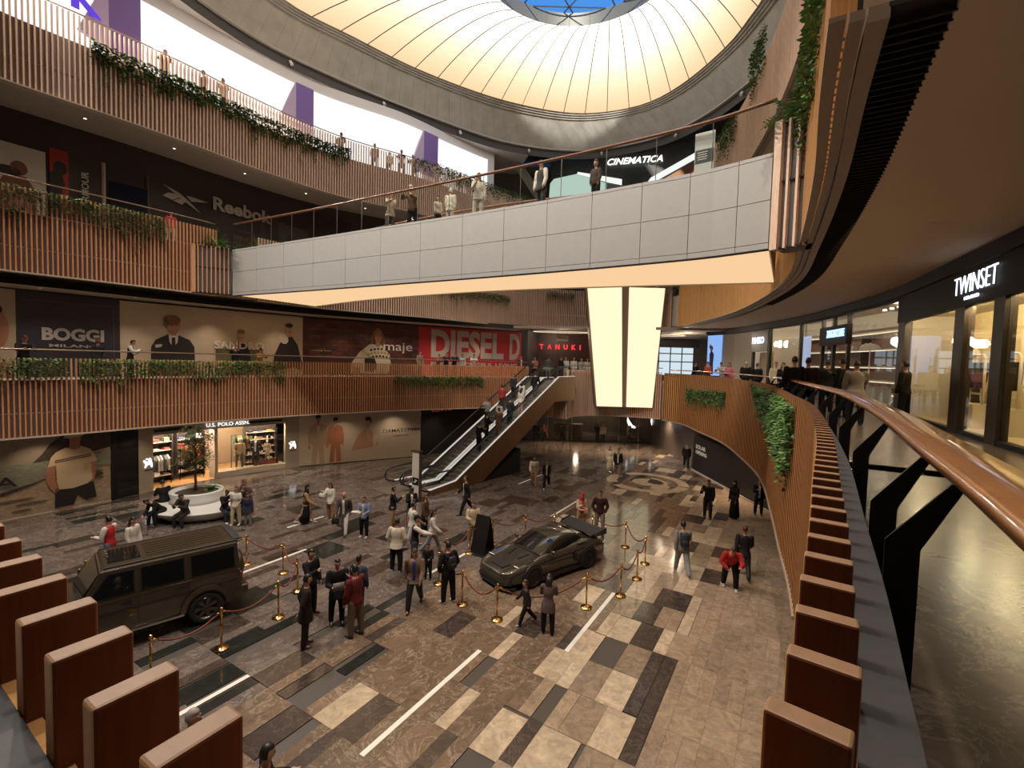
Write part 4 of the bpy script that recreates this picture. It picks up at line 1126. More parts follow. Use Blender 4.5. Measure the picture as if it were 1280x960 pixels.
def ring_lamp(label, x, y, z, rx, ry):
    t = thing('ring_lamp', label, 'lamp', (x, y, z))
    n = 28; out, inn = [], []
    for k in range(n):
        a = 2 * math.pi * k / n
        out.append((rx * math.cos(a), ry * math.sin(a), 0)); inn.append(((rx - .28) * math.cos(a), (ry - .28) * math.sin(a), 0))
    MB().ring(inn, out, 0, True).build('light_strip', glow('ring_glow', (1, .86, .66), 1.3), t)
    MB().loft([[(q[0], q[1], .01) for q in out], [(q[0], q[1], .14) for q in out]], 0, False).build('housing', trimw, t)
ring_lamp('oval ring lamp in the ceiling left of the lit pillar', 4.2, 39.5, 9.5, 2.6, 1.3)
ring_lamp('oval ring lamp in the ceiling right of the lit pillar', 12.4, 40.0, 9.5, 2.2, 1.2)
pot = thing('info_board', 'small pale hanging board beside the left ring lamp', 'sign', (4.0, 38.2, 8.9))
MB().box((0, 0, 0), (.95, .05, .42)).build('panel', trimw, pot); MB().box((-.4, 0, .4), (.02, .02, .42)).box((.4, 0, .4), (.02, .02, .42)).build('hanger', blackm, pot)
for x, y in ((4, 39), (9, 42), (14, 42), (14, 38)):
    lamp('far_ceiling_light', 'POINT', (x, y, 9.1), 45 * SHOP_K, (1, .8, .58), size=.3)

# ------------------------------------------------------------------ second floor, left: dark sportswear front
W2 = P23.pts(.5, 47, 3.05, .8)
wallpoly('wall_left_second', [tuple(q) for q in W2], Z2, 16.9, darkwall, .2)
sl = pm_('logo_grey', (.40, .37, .35), .5)
A, B = q1(-21.6, 18.9), q1(-20.42, 20.66)
t = board('poster', 'white poster with a crouching athlete on the second floor', A, B, 12.4, 15.4, pm_('white_photo', (.5, .47, .43)), 'poster')
p = Print(A, B)
p.poly([(.6, 12.6), (.55, 13.5), (.9, 14.1), (1.5, 14.15), (1.85, 13.6), (1.8, 12.7)], SKD, 1); p.ell(1.3, 14.45, .26, .3, SKD, 2); p.ell(.95, 14.25, .42, .22, hair, 2)
p.poly([(.1, 13.0), (.6, 13.6), (.7, 13.35), (.2, 12.75)], SKD, 2); p.poly([(.9, 12.6), (1.0, 13.5), (1.55, 13.55), (1.6, 12.6)], pm_('pink_top', (.32, .16, .14)), 2)
p.build('printed_figure', t)
A, B = q1(-20.36, 20.76), q1(-19.78, 21.7)
t = board('poster', 'red poster with a shadowed athlete, black strip with vertical white lettering', A, B, 12.4, 15.7, pm_('red_photo', (.30, .02, .012)), 'poster')
p = Print(A, B)
p.poly([(.0, 12.4), (0, 14.6), (.35, 15.0), (.5, 14.2), (.3, 13.6), (.45, 12.4)], bs, 1); p.ell(.35, 14.9, .22, .3, bs, 2); p.poly([(.35, 12.4), (.5, 13.3), (.8, 13.5), (.85, 12.9), (.6, 12.4)], pm_('dk_red', (.10, .012, .01)), 2)
p.poly([(.9, 12.4), (1.1, 12.4), (1.1, 15.7), (.9, 15.7)], bs, 2)
p.build('printed_figure', t)
o = sign_text('ARMOUR', (-19.78, 21.55), (-19.78, 22.5), 13.5, sl, t, h=None, bold=.02, proud=.1)
# turn the word to read upwards
FIT.pop()
d = (B - A).normalized(); n_ = Vector((d.y, -d.x)); pt = Vector((-19.62, 21.80)) + n_ * .1
FIT.append((o, Matrix.Translation(Vector((pt.x, pt.y, 13.45)) - t.location) @ Matrix(((0, 0, 1), (-d.x, -d.y, 0), (n_.x, n_.y, 0))).transposed().to_4x4(), 1.55, .26))
e = thing('shop_entrance', 'dark shop entrance with a pale metal post on the second floor left', 'shopfront', (-19.2, 22.2, Z2))
MB().box((-19.28, 22.24, 13.9), (.1, .1, 3.5)).build('post', trimw, e, world=True)
MB().box((-18.7, 22.95, 13.6), (.04, 1.5, 2.6), 0, -.6).build('glass_door', mat('night_glass', (.012, .014, .03), .1), e, world=True)
MB().box((-18.3, 23.6, 13.9), (.1, .1, 3.5)).build('post', mat('bronze_rail', (.3, .22, .16), .3, .8), e, world=True)
A, B = q1(-18.0, 24.15), q1(-14.9, 29.0)
t = thing('shop_sign', 'large pale grey sportswear emblem and lettering on the dark second floor wall', 'sign', (-16.5, 26.5, 14.5))
p = Print(A, B)
def L2(x, y): # emblem units: x 0..1 along the emblem, y up
    return (.02 + 2.05 * x, 14.62 + .85 * y)
p.poly([L2(0, .98), L2(.35, .72), L2(.55, .42), L2(.86, -.22), L2(.42, .36), L2(.30, .55)], sl, 1)
p.poly([L2(0, .30), L2(.12, .55), L2(.30, .58), L2(.37, .42), L2(.2, .18)], sl, 1)
p.poly([L2(.22, .16), L2(.40, .40), L2(.50, .25), L2(.42, .04)], sl, 1)
p.poly([L2(.52, .66), L2(.70, .66), L2(1.04, .58), L2(.64, .38)], sl, 1)
p.build('emblem', t)
sign_text('Reebok', (-16.75, 26.25), (-14.95, 28.98), 14.86, sl, t, h=.72, bold=.03)
# strip light deep in the gallery seen through the bridge glass
MBs = MB().box((-7.5, 34.4, 13.9), (2.2, .1, .12)); tag(MBs.build('strip_light', glow('tube_white', (1, .95, .9), 1.6)), 'short white strip light in the dark second floor shop behind the bridge', 'lamp')

# ------------------------------------------------------------------ top floor, left: bright white shop wall with violet columns
W3 = P23.pts(.5, 32, 3.72, .8)
wallpoly('wall_left_top', [tuple(q) for q in W3], Z3, 25.0, mat('white_shop_wall', (.75, .75, .78), .6), .2)
bw = thing('lightwall', 'row of bright backlit white panels along the top floor shop wall', 'lamp', (-14, 28, Z3))
n = 16
for i in range(n):
    a, b = 1 + 30.5 * i / n + .01, 1 + 30.5 * (i + 1) / n - .01
    mb = MB(); band(mb, P23, a, b, 3.62, 3.70, Z3 + .9, 24.25, 0, .5); mb.build('light_panel', glow('white_backlit', (1, .98, .97), 1.15), bw, world=True)
vio, lil = mat('violet_paint', (.20, .115, .44), .5), mat('lilac_paint', (.52, .42, .66), .5)
for lab, (ax, ay), (bx, by) in (('left violet column with a lilac slanted cheek on the top floor', (-19.55, 22.85), (-18.88, 23.9)), ('middle violet column with a lilac slanted cheek on the top floor', (-14.35, 30.65), (-13.6, 31.5)), ('right violet column with a lilac slanted cheek on the top floor', (-7.35, 36.5), (-6.45, 37.5))):
    A, B = q1(ax, ay), q1(bx, by); d = (B - A).normalized(); n_ = Vector((d.y, -d.x))
    t = thing('column', lab, 'column', (ax, ay, Z3 + .02))
    A2, B2 = A + n_ * .25, B + n_ * .25
    MB().prism([tuple(A), tuple(B), tuple(B2), tuple(A2)][::-1], Z3 + 1.8, 24.2).build('column_face', vio, t, world=True)
    C0 = A2 - d * 1.1
    MB().slab([(C0.x, C0.y, Z3 + 2.2), (A2.x, A2.y, Z3 + 1.8), (A2.x, A2.y, 24.2), (C0.x + d.x * .75, C0.y + d.y * .75, 23.4)], (-n_.x * .2, -n_.y * .2, 0)).build('slanted_cheek', lil, t, world=True)
    MB().prism([tuple(A), tuple(B), tuple(B2), tuple(A2)][::-1], Z3 + .02, Z3 + 1.75).build('column_base', white, t, world=True)
t = thing('shop_sign', 'violet letter sign high on the bright top floor wall at the left', 'sign', (-20.2, 21.6, 22))
sign_text('K', (-20.25, 21.7), (-19.65, 22.6), 22.15, glow('violet_letter', (.16, .07, .8), .9), t, h=1.1, bold=.05, proud=.3)
sign_text('O', (-21.0, 20.5), (-20.4, 21.5), 22.15, glow('violet_letter', (.16, .07, .8), .9), t, h=1.1, bold=.05, proud=.3)
# cinema front on the top floor
cg = mat('cinema_grey', (.075, .075, .07), .5, var=.1, vscale=2, bump=.1, bscale=6)
t = thing('cinema_front', 'dark grey cinema front with slanted white lettering, angled lit opening and white edge strips', 'shopfront', (9, 46.5, Z3))
MB().slab([(3.4, 47.6, 24.9), (4.2, 47.6, 23), (18.5, 43.6, 23), (18.5, 43.6, 28.4), (3.0, 47.6, 28.4)], (.1, .3, 0)).build('front_panel', cg, t, world=True)
sign_text('CINEMATICA', (8.55, 46.0), (13.5, 44.75), 25.95, glow('sign_white', (1, .97, .93), 1.6), t, h=.62, bold=.03, shear=.3, proud=.05)
MB().slab([(3.1, 46.2, 23.2), (3.15, 46.2, 24.2), (3.5, 46.2, 24.65), (5.7, 46.1, 25.15), (8.5, 45.7, 24.2), (8.5, 45.7, 22.6), (3.1, 46.2, 22.6)], (0, .1, 0)).build('lit_opening', glow('opening_glow', (.72, .93, .80), .72), t, world=True)
we = glow('white_edge', (1, 1, .97), 1.1)
MB().slab([(5.7, 46.0, 25.12), (8.6, 45.6, 24.25), (9.9, 45.4, 23.95), (9.9, 45.4, 24.5), (5.75, 46.0, 25.3)], (0, .05, 0)).build('edge_strip', we, t, world=True)
MB().slab([(11.9, 44.6, 23.7), (12.2, 44.6, 23.7), (16.2, 43.2, 25.75), (16.2, 43.2, 26.35), (12.4, 44.6, 24.4)], (0, .05, 0)).build('edge_strip', we, t, world=True)
MB().slab([(12.3, 44.5, 23.5), (16.2, 43.1, 25.6), (16.2, 43.1, 23.2)], (0, .05, 0)).build('timber_reveal', wood, t, world=True)
MB().slab([(-1.0, 43.0, 25.3), (-.3, 43, 25.5), (3.5, 46.5, 22), (2.6, 46.4, 21.6)], (0, .1, 0)).build('slanted_mullion', mat('grey_frame', (.30, .28, .26), .5), t, world=True)
struct('ceiling_cinema', MB().prism([(-2, 42.3), (18, 40.5), (19, 50), (-4, 50)], 27.9, 28.0), mat('dark_ceiling', (.08, .07, .065), .8))
# ------------------------------------------------------------------ first floor, right: shop row along our walkway (s runs along the parapet curve, far to near)
OFF = 3.72
def fr(s, o=OFF):
    q = P1R.off(s, o); return Vector((q.x, q.y))
def fbar(name, parent, s0, s1, z0, z1, m, o0=OFF, o1=OFF + .12):
    mb = MB(); band(mb, P1R, s0, s1, o0, o1, z0, z1, 0, .5)
    return mb.build(name, m, parent, world=True)
struct('ceiling_walkway', band(MB(), P1R, .2, 29.5, .78, 4.6, 9.76, 9.9, 0, .4), plaster)
hd = thing('shop_header', 'continuous black metal fascia above the right-hand shop fronts', 'fascia', (*fr(15, 3.6), 9.4))
fbar('header_band', hd, .4, 28.2, 9.42, 9.76, blackm, OFF - .14, OFF + .1)
fbar('header_face', hd, 18.75, 28.2, 8.57, 9.42, mat('sign_black', (.014, .011, .010), .6, spec=.2), OFF - .05, OFF + .1)
fbar('header_lip', hd, .4, 18.7, 9.34, 9.42, mat('sign_black', (.014, .011, .010), .6, spec=.2), OFF - .05, OFF + .1)
sg = thing('shop_sign', 'tall thin white glowing boutique lettering on the black fascia, nearest on the right', 'sign', (*fr(24, 3.7), 9.0))
sw = glow('sign_cool', (.82, .88, 1), 2.0)
sign_text('TWINSET', fr(22.84), fr(24.90), 8.86, sw, sg, h=.42, bold=-.018, proud=.09)
sign_text('MILANO', fr(23.42), fr(24.12), 8.70, sw, sg, h=.08, bold=.0, proud=.09)
# boutique window bays
bq = thing('shop_window', 'boutique window with bronze mullions and a warm sand-coloured display behind', 'shopfront', (*fr(23, 3.8), Z1R))
for s0, s1 in ((19.6, 22.84), (23.34, 24.72), (25.18, 27.9)):
    fbar('glass_pane', bq, s0, s1, Z1R + .1, 8.57, shop_glass, OFF + .03, OFF + .045)
mull = mat('mullion_bronze', (.028, .019, .013), .5, spec=.3)
for s0, s1 in ((18.8, 19.3), (22.84, 23.34), (24.72, 25.18), (27.9, 28.2)):
    fbar('mullion', bq, s0, s1, Z1R, 8.57, mull, OFF - .04, OFF + .16)
fbar('sill', bq, 19.3, 28.2, Z1R, Z1R + .1, blackm, OFF - .02, OFF + .2)
sand = mat('display_sand', (.52, .41, .22), .7, var=.06, vscale=1.5)
wallb = struct('wall_right_display', band(MB(), P1R, 19.0, 28.2, 5.25, 5.35, Z1R, 8.9, 0, .5), sand)
struct('wall_right_partition', MB().prism([tuple(fr(18.9, 3.85)), tuple(fr(19.0, 3.85)), tuple(fr(19.0, 5.6)), tuple(fr(18.9, 5.6))], Z1R, 8.9), mat('pale_pearl', (.5, .45, .38), .5))
struct('floor_display', band(MB(), P1R, 19.0, 28.2, OFF + .15, 5.3, Z1R, Z1R + .08, 0, .5), mat('display_floor', (.42, .33, .19), .4))
struct('ceiling_display', band(MB(), P1R, 19.0, 28.2, OFF + .12, 5.3, 8.75, 8.8, 0, .5), mat('display_ceiling', (.5, .44, .3), .8))
for s in (20.4, 22, 23.6, 25.2, 26.6):
    q = fr(s, OFF + .25); lamp('display_light', 'POINT', (q.x, q.y, 8.69), 32 * SHOP_K, (1, .82, .5), size=.04)
# the neighbouring shop with lit shelves
zv = thing('shop_window', 'shop front with dark frames and tall panes, lit brown shelving inside', 'shopfront', (*fr(14, 3.8), Z1R))
for s0, s1, z0, z1 in ((9.95, 12.0, Z1R + .06, 9.34), (12.15, 13.2, Z1R + .06, 8.1), (13.3, 14.7, Z1R + .06, 8.1), (14.85, 18.7, Z1R + .06, 9.34), (12.9, 14.7, 8.95, 9.34)):
    fbar('glass_pane', zv, s0, s1, z0, z1, shop_glass, OFF + .03, OFF + .045)
for s in (9.75, 12.0, 13.2, 14.7): fbar('mullion', zv, s, s + .15, Z1R, 9.38, mull, OFF - .03, OFF + .1)
fbar('sign_box', zv, 12.0, 14.85, 8.1, 8.93, mat('sign_black', (.014, .011, .010), .6, spec=.2), OFF - .1, OFF + .12)
fbar('sill', zv, 9.75, 18.8, Z1R, Z1R + .06, blackm, OFF - .02, OFF + .15)
sign_text('ZADIG&VOLTAIRE', fr(12.9), fr(14.75), 8.42, glow('sign_blue', (.35, .55, 1.0), 2.2), zv, h=.34, bold=.03, proud=.14)
struct('wall_right_shelves', band(MB(), P1R, 5.8, 18.8, 6.4, 6.5, Z1R, 9.75, 0, .5), mat('shelf_wall_brown', (.14, .065, .04), .6, var=.1, vscale=3))
struct('wall_right_upper', band(MB(), P1R, 5.8, 18.8, 6.3, 6.38, 9.0, 9.75, 0, .5), mat('pale_upper', (.42, .385, .32), .7))
struct('floor_shelves', band(MB(), P1R, 5.8, 18.8, OFF + .15, 6.4, Z1R - .05, Z1R + .01, 0, .5), m_walk)
sh = thing('wall_shelving', 'long lit display shelves on the brown back wall of the shop', 'shelf', (*fr(14, 6.2), Z1R + .01))
lit = glow('shelf_light_strip', (1, .88, .68), 1.7)
for z, s0, s1 in ((8.75, 5.9, 18.7), (7.95, 5.9, 18.7), (7.15, 5.9, 18.6), (6.5, 9.6, 18.6), (5.95, 9.6, 18.6)):
    fbar('shelf', sh, s0, s1, z, z + .06, mat('shelf_light', (.6, .52, .42), .5), 5.95, 6.4)
    fbar('light_strip', sh, s0, s1, z - .04, z - .003, lit, 5.97, 6.0)
for s in (5.85, 8.4, 10.8, 14.6, 18.65): fbar('upright', sh, s, s + .06, Z1R + .01, 8.75, mull, 5.98, 6.4)
for s, z in ((8.9, 8.01), (10.2, 8.01)):
    q = fr(s, 6.1)
    c = thing('handbag', 'small pale handbag on the %s lit shelf' % ('farther part of the' if s < 9.5 else 'nearer part of the'), 'bag', (q.x, q.y, z))
    MB().box((0, 0, .11), (.26, .12, .22)).build('body', mat('bag_pale', (.5, .42, .33), .5), c)
    MB().tube([(-.08, 0, .22), (-.06, 0, .33), (.06, 0, .33), (.08, 0, .22)], .012, 6).build('handle', mat('bag_tan', (.3, .16, .08), .5), c)
q = fr(12.3, 5.6)
c = thing('display_arch', 'white scalloped arch ornament on a thin stand in the shop window', 'ornament', (q.x, q.y, Z1R + .01))
MB().box((0, 0, 1.2), (.04, .04, 2.36)).box((0, 0, .02), (.4, .3, .04)).build('stand', white, c)
pa = []
for k in range(25):
    a = math.pi * k / 24; r_ = .42 + .03 * math.cos(k * 2.1); pa.append((r_ * math.cos(a) * 1.2, 2.38 + r_ * math.sin(a) * .75))
MB().slab([(u, -.03, z) for u, z in pa], (0, .06, 0)).build('scalloped_arch', white, c)
for s, h_ in ((13.6, .55), (14.6, .75)):
    q = fr(s, 5.0); c = thing('display_table', 'white display plinth %s in the shop window' % ('lower, farther' if h_ < .6 else 'taller, nearer'), 'table', (q.x, q.y, Z1R + .01))
    MB().box((0, 0, h_ / 2), (.7, .5, h_)).build('plinth', white, c); MB().box((0, 0, h_ + .01), (.74, .54, .02)).build('top', trimw, c)
for s in (11, 13.2, 15.4, 17.4):
    q = fr(s, OFF + .4); lamp('shop_light', 'POINT', (q.x, q.y, 9.58), 30 * SHOP_K, (1, .84, .64), size=.06)
lou = thing('ceiling_louvre', 'pale ceiling blades with a row of spotlights inside the shelf shop', 'ceiling', (*fr(16.8, 5.2), 9.6))
for k in range(9):
    q = fr(14.9 + k * .45, 5.1); _, tt = P1R.at(14.9 + k * .45)
    MB().box((q.x, q.y, 9.5), (.06, 2.2, .12), 0, math.atan2(tt.y, tt.x) + .5).build('blade', trimw, lou, world=True)
for k in range(5):
    q = fr(15.6 + k * .5, 4.6); MB().lathe([(.07, 0), (.07, .06)], 10, 0, (q.x, q.y, 9.36)).build('spotlight', glow('spot_lens', (1, .93, .8), 4), lou, world=True)
# farther boutique
pk = thing('shop_window', 'farther boutique front with blue lightboxes, cream panel and dark brown sign panel', 'shopfront', (*fr(5, 3.8), Z1R))
fbar('lightbox', pk, .62, 1.6, 6.3, 9.32, glow('lightbox_blue', (.30, .52, 1.0), .9), OFF - .12, OFF + .1)
fbar('cream_panel', pk, 1.6, 4.1, Z1R, 9.34, mat('boutique_cream', (.5, .44, .34), .6), OFF, OFF + .1)
fbar('sign_panel', pk, 4.1, 6.6, 8.0, 9.34, mat('dark_brown_sign', (.05, .022, .014), .4), OFF - .06, OFF + .1)
fbar('door_panel', pk, 4.3, 6.4, Z1R, 7.95, mat('door_cream', (.55, .42, .28), .5), OFF + .4, OFF + .45)
fbar('mullion', pk, 6.55, 6.8, Z1R, 9.34, mull, OFF - .04, OFF + .12); fbar('mullion', pk, 4.1, 4.3, Z1R, 8.0, mull, OFF - .04, OFF + .12)
fbar('glass_pane', pk, 6.8, 9.75, Z1R + .05, 9.34, shop_glass, OFF + .03, OFF + .045)
fbar('lightbox', pk, 8.9, 9.7, 6.2, 8.75, glow('lightbox_pale', (.55, .66, 1.0), 1.0), OFF + .5, OFF + .6)
sign_text('PINKO', fr(4.3), fr(6.2), 8.5, sw, pk, h=.42, bold=.03, proud=.12)
p = Print(tuple(fr(.65)), tuple(fr(1.58)))
p.poly([(.25, 6.4), (.3, 7.3), (.25, 7.9), (.45, 8.2), (.7, 7.9), (.65, 7.2), (.7, 6.4)], pm_('dark_blue_figure', (.03, .04, .09)), 12); p.ell(.45, 8.35, .14, .2, SKP, 12); p.poly([(.4, 8.0), (.2, 8.5), (.3, 8.75), (.5, 8.1)], SKP, 12)
p.build('printed_figure', pk)
struct('wall_right_boutique', band(MB(), P1R, .6, 5.75, 6.2, 6.3, Z1R, 9.75, 0, .5), mat('boutique_cream', (.5, .44, .34), .6))
struct('floor_boutique', band(MB(), P1R, .6, 5.75, OFF + .12, 6.2, Z1R - .05, Z1R + .01, 0, .5), mat('display_floor', (.42, .33, .19), .4))
struct('ceiling_boutique', band(MB(), P1R, .6, 18.8, OFF + .12, 6.4, 9.72, 9.78, 0, .5), mat('shop_ceiling', (.5, .42, .34), .8))
for s in (2.5, 5.5, 8.2):
    q = fr(s, OFF + .4); lamp('shop_light', 'POINT', (q.x, q.y, 9.58), 30 * SHOP_K, (1, .9, .76), size=.06)
garment_cols = [(.6, .55, .5), (.1, .1, .12), (.45, .2, .2)]
for s in (7.6, 8.6):
    q = fr(s, 4.7); garment_rail(q.x, q.y, .3, 6, 'rail of %s clothes in the farther boutique' % ('mixed dark' if s < 8 else 'pale'), garment_cols if s < 8 else [(.6, .55, .5), (.55, .5, .45)], 1.7)
    bpy.data.objects[-1]
# window rails (white frames) of the near boutique
def frame_rail(s, label):
    q = fr(s, 4.5); _, tt = P1R.at(s)
    t = thing('hoop_rail', label, 'rack', (q.x, q.y, Z1R + .08), math.atan2(tt.y, tt.x))
    wf = mat('ivory_frame', (.6, .52, .38), .4)
    MB().tube([(-.38, 0, 0), (-.38, 0, 1.75), (-.3, 0, 1.85), (.3, 0, 1.85), (.38, 0, 1.75), (.38, 0, 0)], .03, 8).build('hoop', wf, t, True)
    MB().box((0, 0, .86), (.74, .03, .05)).box((0, 0, .3), (.9, .4, .6)).build('drawer_box', wf, t)
    MB().box((0, -.205, .42), (.16, .01, .04)).build('handle', blackm, t)
    for k in range(4):
        MB().loft([[(-.12 + .06 * k, -.16, 1.0 + .05 * k), (-.09 + .06 * k, -.16, 1.0 + .05 * k), (-.09 + .06 * k, .16, 1.0 + .05 * k), (-.12 + .06 * k, .16, 1.0 + .05 * k)], [(-.11 + .06 * k, -.2, 1.65), (-.1 + .06 * k, -.2, 1.65), (-.1 + .06 * k, .2, 1.65), (-.11 + .06 * k, .2, 1.65)]]).build('garment', mat('garment_black', (.03, .025, .022), .9), t)
frame_rail(21.9, 'ivory hoop rail with black skirts in the middle boutique bay')
frame_rail(23.5, 'ivory hoop rail with black garments in the nearest boutique bay')
# downlights in the walkway ceiling
ORD = ['first', 'second', 'third', 'fourth', 'fifth', 'sixth', 'seventh', 'eighth', 'ninth', 'tenth', 'eleventh', 'twelfth', 'thirteenth', 'fourteenth', 'fifteenth', 'sixteenth', 'seventeenth', 'eighteenth']
def downlight(x, y, z, label, e=0., group=None, tgt=None, ang=95):
    t = thing('downlight', label, 'lamp', (x, y, z), 0, group)
    MB().lathe([(.055, -.012), (.075, -.012), (.08, 0), (.055, 0)], 14, 0, cap=False).build('rim', trimw, t)
    MB().lathe([(.001, -.004), (.055, -.004)], 14, 0, cap=False).build('lens', glow('downlight_lens', (1, .86, .62), 6), t)
    if e: lamp('downlight_beam', 'SPOT', (x, y, z - .05), e, (1, .79, .55), (x, y, z - 3) if tgt is None else tgt, .06, ang, .8)
gd = 'paired downlights in the brown walkway ceiling'
for i, (x, y) in enumerate(((7.67, 8.79), (7.85, 8.7), (8.97, 11.61), (9.2, 11.5), (10.55, 15.17), (11.6, 18.19), (12.66, 21.82), (13.1, 25.2), (13.4, 29))):
    downlight(x, y, 9.757, 'round downlight in the brown walkway ceiling, %s counting away from us' % ORD[i], 40 * DOWN_K, gd)
for i in range(9):
    s = 2 + i * 3.3
    q = P1L.off(s, 1.7)
    if s < P1L.len: downlight(q.x, q.y, 9.417, 'round downlight above the first floor hoardings, %s from the left' % ORD[i], 60 * DOWN_K, 'downlights above the first floor hoardings')
    q = P1L.off(s, 1.3)
    if s < P1L.len: lamp('under_gallery_fill', 'SPOT', (q.x, q.y, 3.5), 55 * DOWN_K, (1, .79, .55), (q.x, q.y, 0), .06, 120, .8)  # added fill without a fixture, for the shopfronts below
for i in range(8):
    q = P23.off(2.5 + i * 3.4, 1.5); downlight(q.x, q.y, 16.845, 'round downlight under the top floor gallery, %s from the left' % ORD[i], 25 * DOWN_K, 'downlights under the top floor gallery')
# spotlights on the ring under the dome, aimed at the hall floor
for k in range(0, NO, 6):
    q = lip[k]; u_ = (cen - q).normalized(); q = q + u_ * .12
    t = thing('ring_spotlight', 'white spotlight on the ring under the dome, %s anticlockwise from the right' % ORD[k // 6], 'lamp', (q.x, q.y, 25.3), 0, 'spotlights on the ring under the dome')
    MB().tube([(0, 0, .12), (u_.x * .12, u_.y * .12, -.1)], [.09, .11], 10).build('lamp_head', white, t)
    if q.y < 30 and q.x < 5: lamp('ring_beam', 'SPOT', (q.x + u_.x * .3, q.y + u_.y * .3, 25.1), RING_W, (1, .91, .80), (q.x * .3, 15 + q.y * .1, 2), .3, 105, .8)
# ------------------------------------------------------------------ planting
leafm = [mat('leaf_a', (.07, .17, .04), .45), mat('leaf_b', (.11, .235, .05), .45), mat('leaf_c', (.035, .095, .028), .5), mat('leaf_d', (.2, .27, .09), .5)]
def leaf(mb, c, s, rg, out=None, droop=.4):
    a = rg.uniform(0, 6.283)
    u = Vector((math.cos(a), math.sin(a), -droop + rg.uniform(-.5, .5))).normalized()
    if out is not None: u = (u + Vector((out.x, out.y, 0)) * .7).normalized()
    v = u.cross(Vector((rg.uniform(-.4, .4), rg.uniform(-.4, .4), 1))).normalized()
    n = u.cross(v)
    c = Vector(c)
    mb.add([c, c + u * s * .5 + v * s * .36 + n * s * .08, c + u * s, c + u * s * .5 - v * s * .36 + n * s * .08], [(0, 1, 2), (0, 2, 3)], rg.choices((0, 1, 2, 3), (5, 4, 4, 1))[0])
def vine(label, path, s0, s1, ztop, depth, n, size=.12, strands=6, seed=1, thick=.14, off=-.07, group=None, slen=.7):
    """trailing plants over the rim of a planter; depth(u) is how far they hang at u in 0..1"""
    rg = random.Random(seed)
    mb = MB()
    for i in range(n):
        u = rg.random(); d = depth(u) * (.75 + .25 * math.sin(u * 37 + seed) * math.sin(u * 91))
        zt = ztop(u) if callable(ztop) else ztop
        z = zt + .1 - d * rg.random() ** 1.15
        s = s0 + (s1 - s0) * u
        _, t = path.at(s); q = path.off(s, off + rg.uniform(-thick, thick * .5))
        leaf(mb, (q.x, q.y, z), size * rg.uniform(.6, 1.25), rg, Vector((t.y, -t.x)))
    for k in range(strands):
        u = rg.random(); zt = ztop(u) if callable(ztop) else ztop
        z0 = zt - depth(u) * .75; ln = slen * rg.uniform(.4, 1.2)
        s = s0 + (s1 - s0) * u
        q = path.off(s, off - .03); _, t = path.at(s)
        for j in range(int(ln / .045)):
            leaf(mb, (q.x + rg.uniform(-.06, .06), q.y + rg.uniform(-.06, .06), z0 - j * .045), size * .7, rg, Vector((t.y, -t.x)))
    o = mb.build('trailing_plants', leafm)
    return tag(o, label, 'plant', group)
gv = None
vine('ivy over the left end of the first floor balustrade, below the portrait poster', P1L, 3.4, 5.75, 6.5, lambda u: .95, 900, seed=1)
vine('long ivy bed over the first floor balustrade, below the menswear hoardings', P1L, 6.1, 14.6, 6.5, lambda u: 1.0 + .25 * math.sin(u * 14), 3400, strands=14, seed=2)
vine('ivy patch low on the first floor balustrade, left of the escalator', P1L, 21.1, 27.5, 5.75, lambda u: .85, 1900, strands=18, seed=3)
vine('ivy over the second floor balustrade at the left edge', P23, 1.4, 8.3, 12.95, lambda u: 1.15 + .3 * math.sin(u * 9), 2600, strands=12, seed=4)
vine('long ivy bed on the top floor balustrade at the left', P23, 5.8, 18, lambda u: 19.35 + .25 * u, lambda u: 1.05 + .2 * math.sin(u * 12), 4200, strands=12, seed=5, size=.17)
vine('ivy threaded through the top floor railing, right of the violet column', P23, 22.2, 33, lambda u: 20.3 + .2 * u, lambda u: 1.1, 1900, strands=8, seed=6, size=.16)
vine('ivy hanging from the second floor rim behind the bridge, left of the pillar', P23, 23.6, 31.4, 12.15, lambda u: .85, 1700, strands=14, seed=7)
vine('small ivy on the second floor rim just left of the pillar', P23, 35, 37.6, 12.9, lambda u: .7, 420, strands=8, seed=8)
vine('ivy on the second floor rim just right of the pillar', P23, 45.6, 48.4, 13.2, lambda u: 1.0, 520, strands=6, seed=9)
vine('sparse ivy on the far second floor rim, farther right of the pillar', P23, 52.5, 57.5, 13.0, lambda u: .8, 620, strands=8, seed=10)
vine('ivy panel on the orange fin wall, the farther one', P1R, 3.2, 10.3, lambda u: 5.35 + .25 * u, lambda u: 1.15, 1900, strands=9, seed=11, size=.13, off=-.05, slen=.5)
vine('big hanging ivy on the orange fin wall, the nearer one', P1R, 16.3, 27.2, lambda u: 6.15 + .05 * u, lambda u: 1.2 + .8 * u - (1.3 * max(0, .12 - u) / .12), 6200, strands=5, seed=12, size=.12, off=-.05, thick=.12, slen=.4)
vine('ivy high on the right, hanging over the timber fascia beside the bridge', P23, 70.2, 78.5, 13.35, lambda u: 1.7, 3000, strands=10, seed=13, size=.12, slen=.5)
vine('ivy at the top of the picture hanging from the top floor fascia on the right', P23, 59.8, 62.2, 21.6, lambda u: 2.2, 900, strands=8, seed=14)
vine('ivy on the top floor fascia seen through the bridge glass', P23, 54.5, 57.5, 20.4, lambda u: 1.8, 900, strands=4, seed=15)
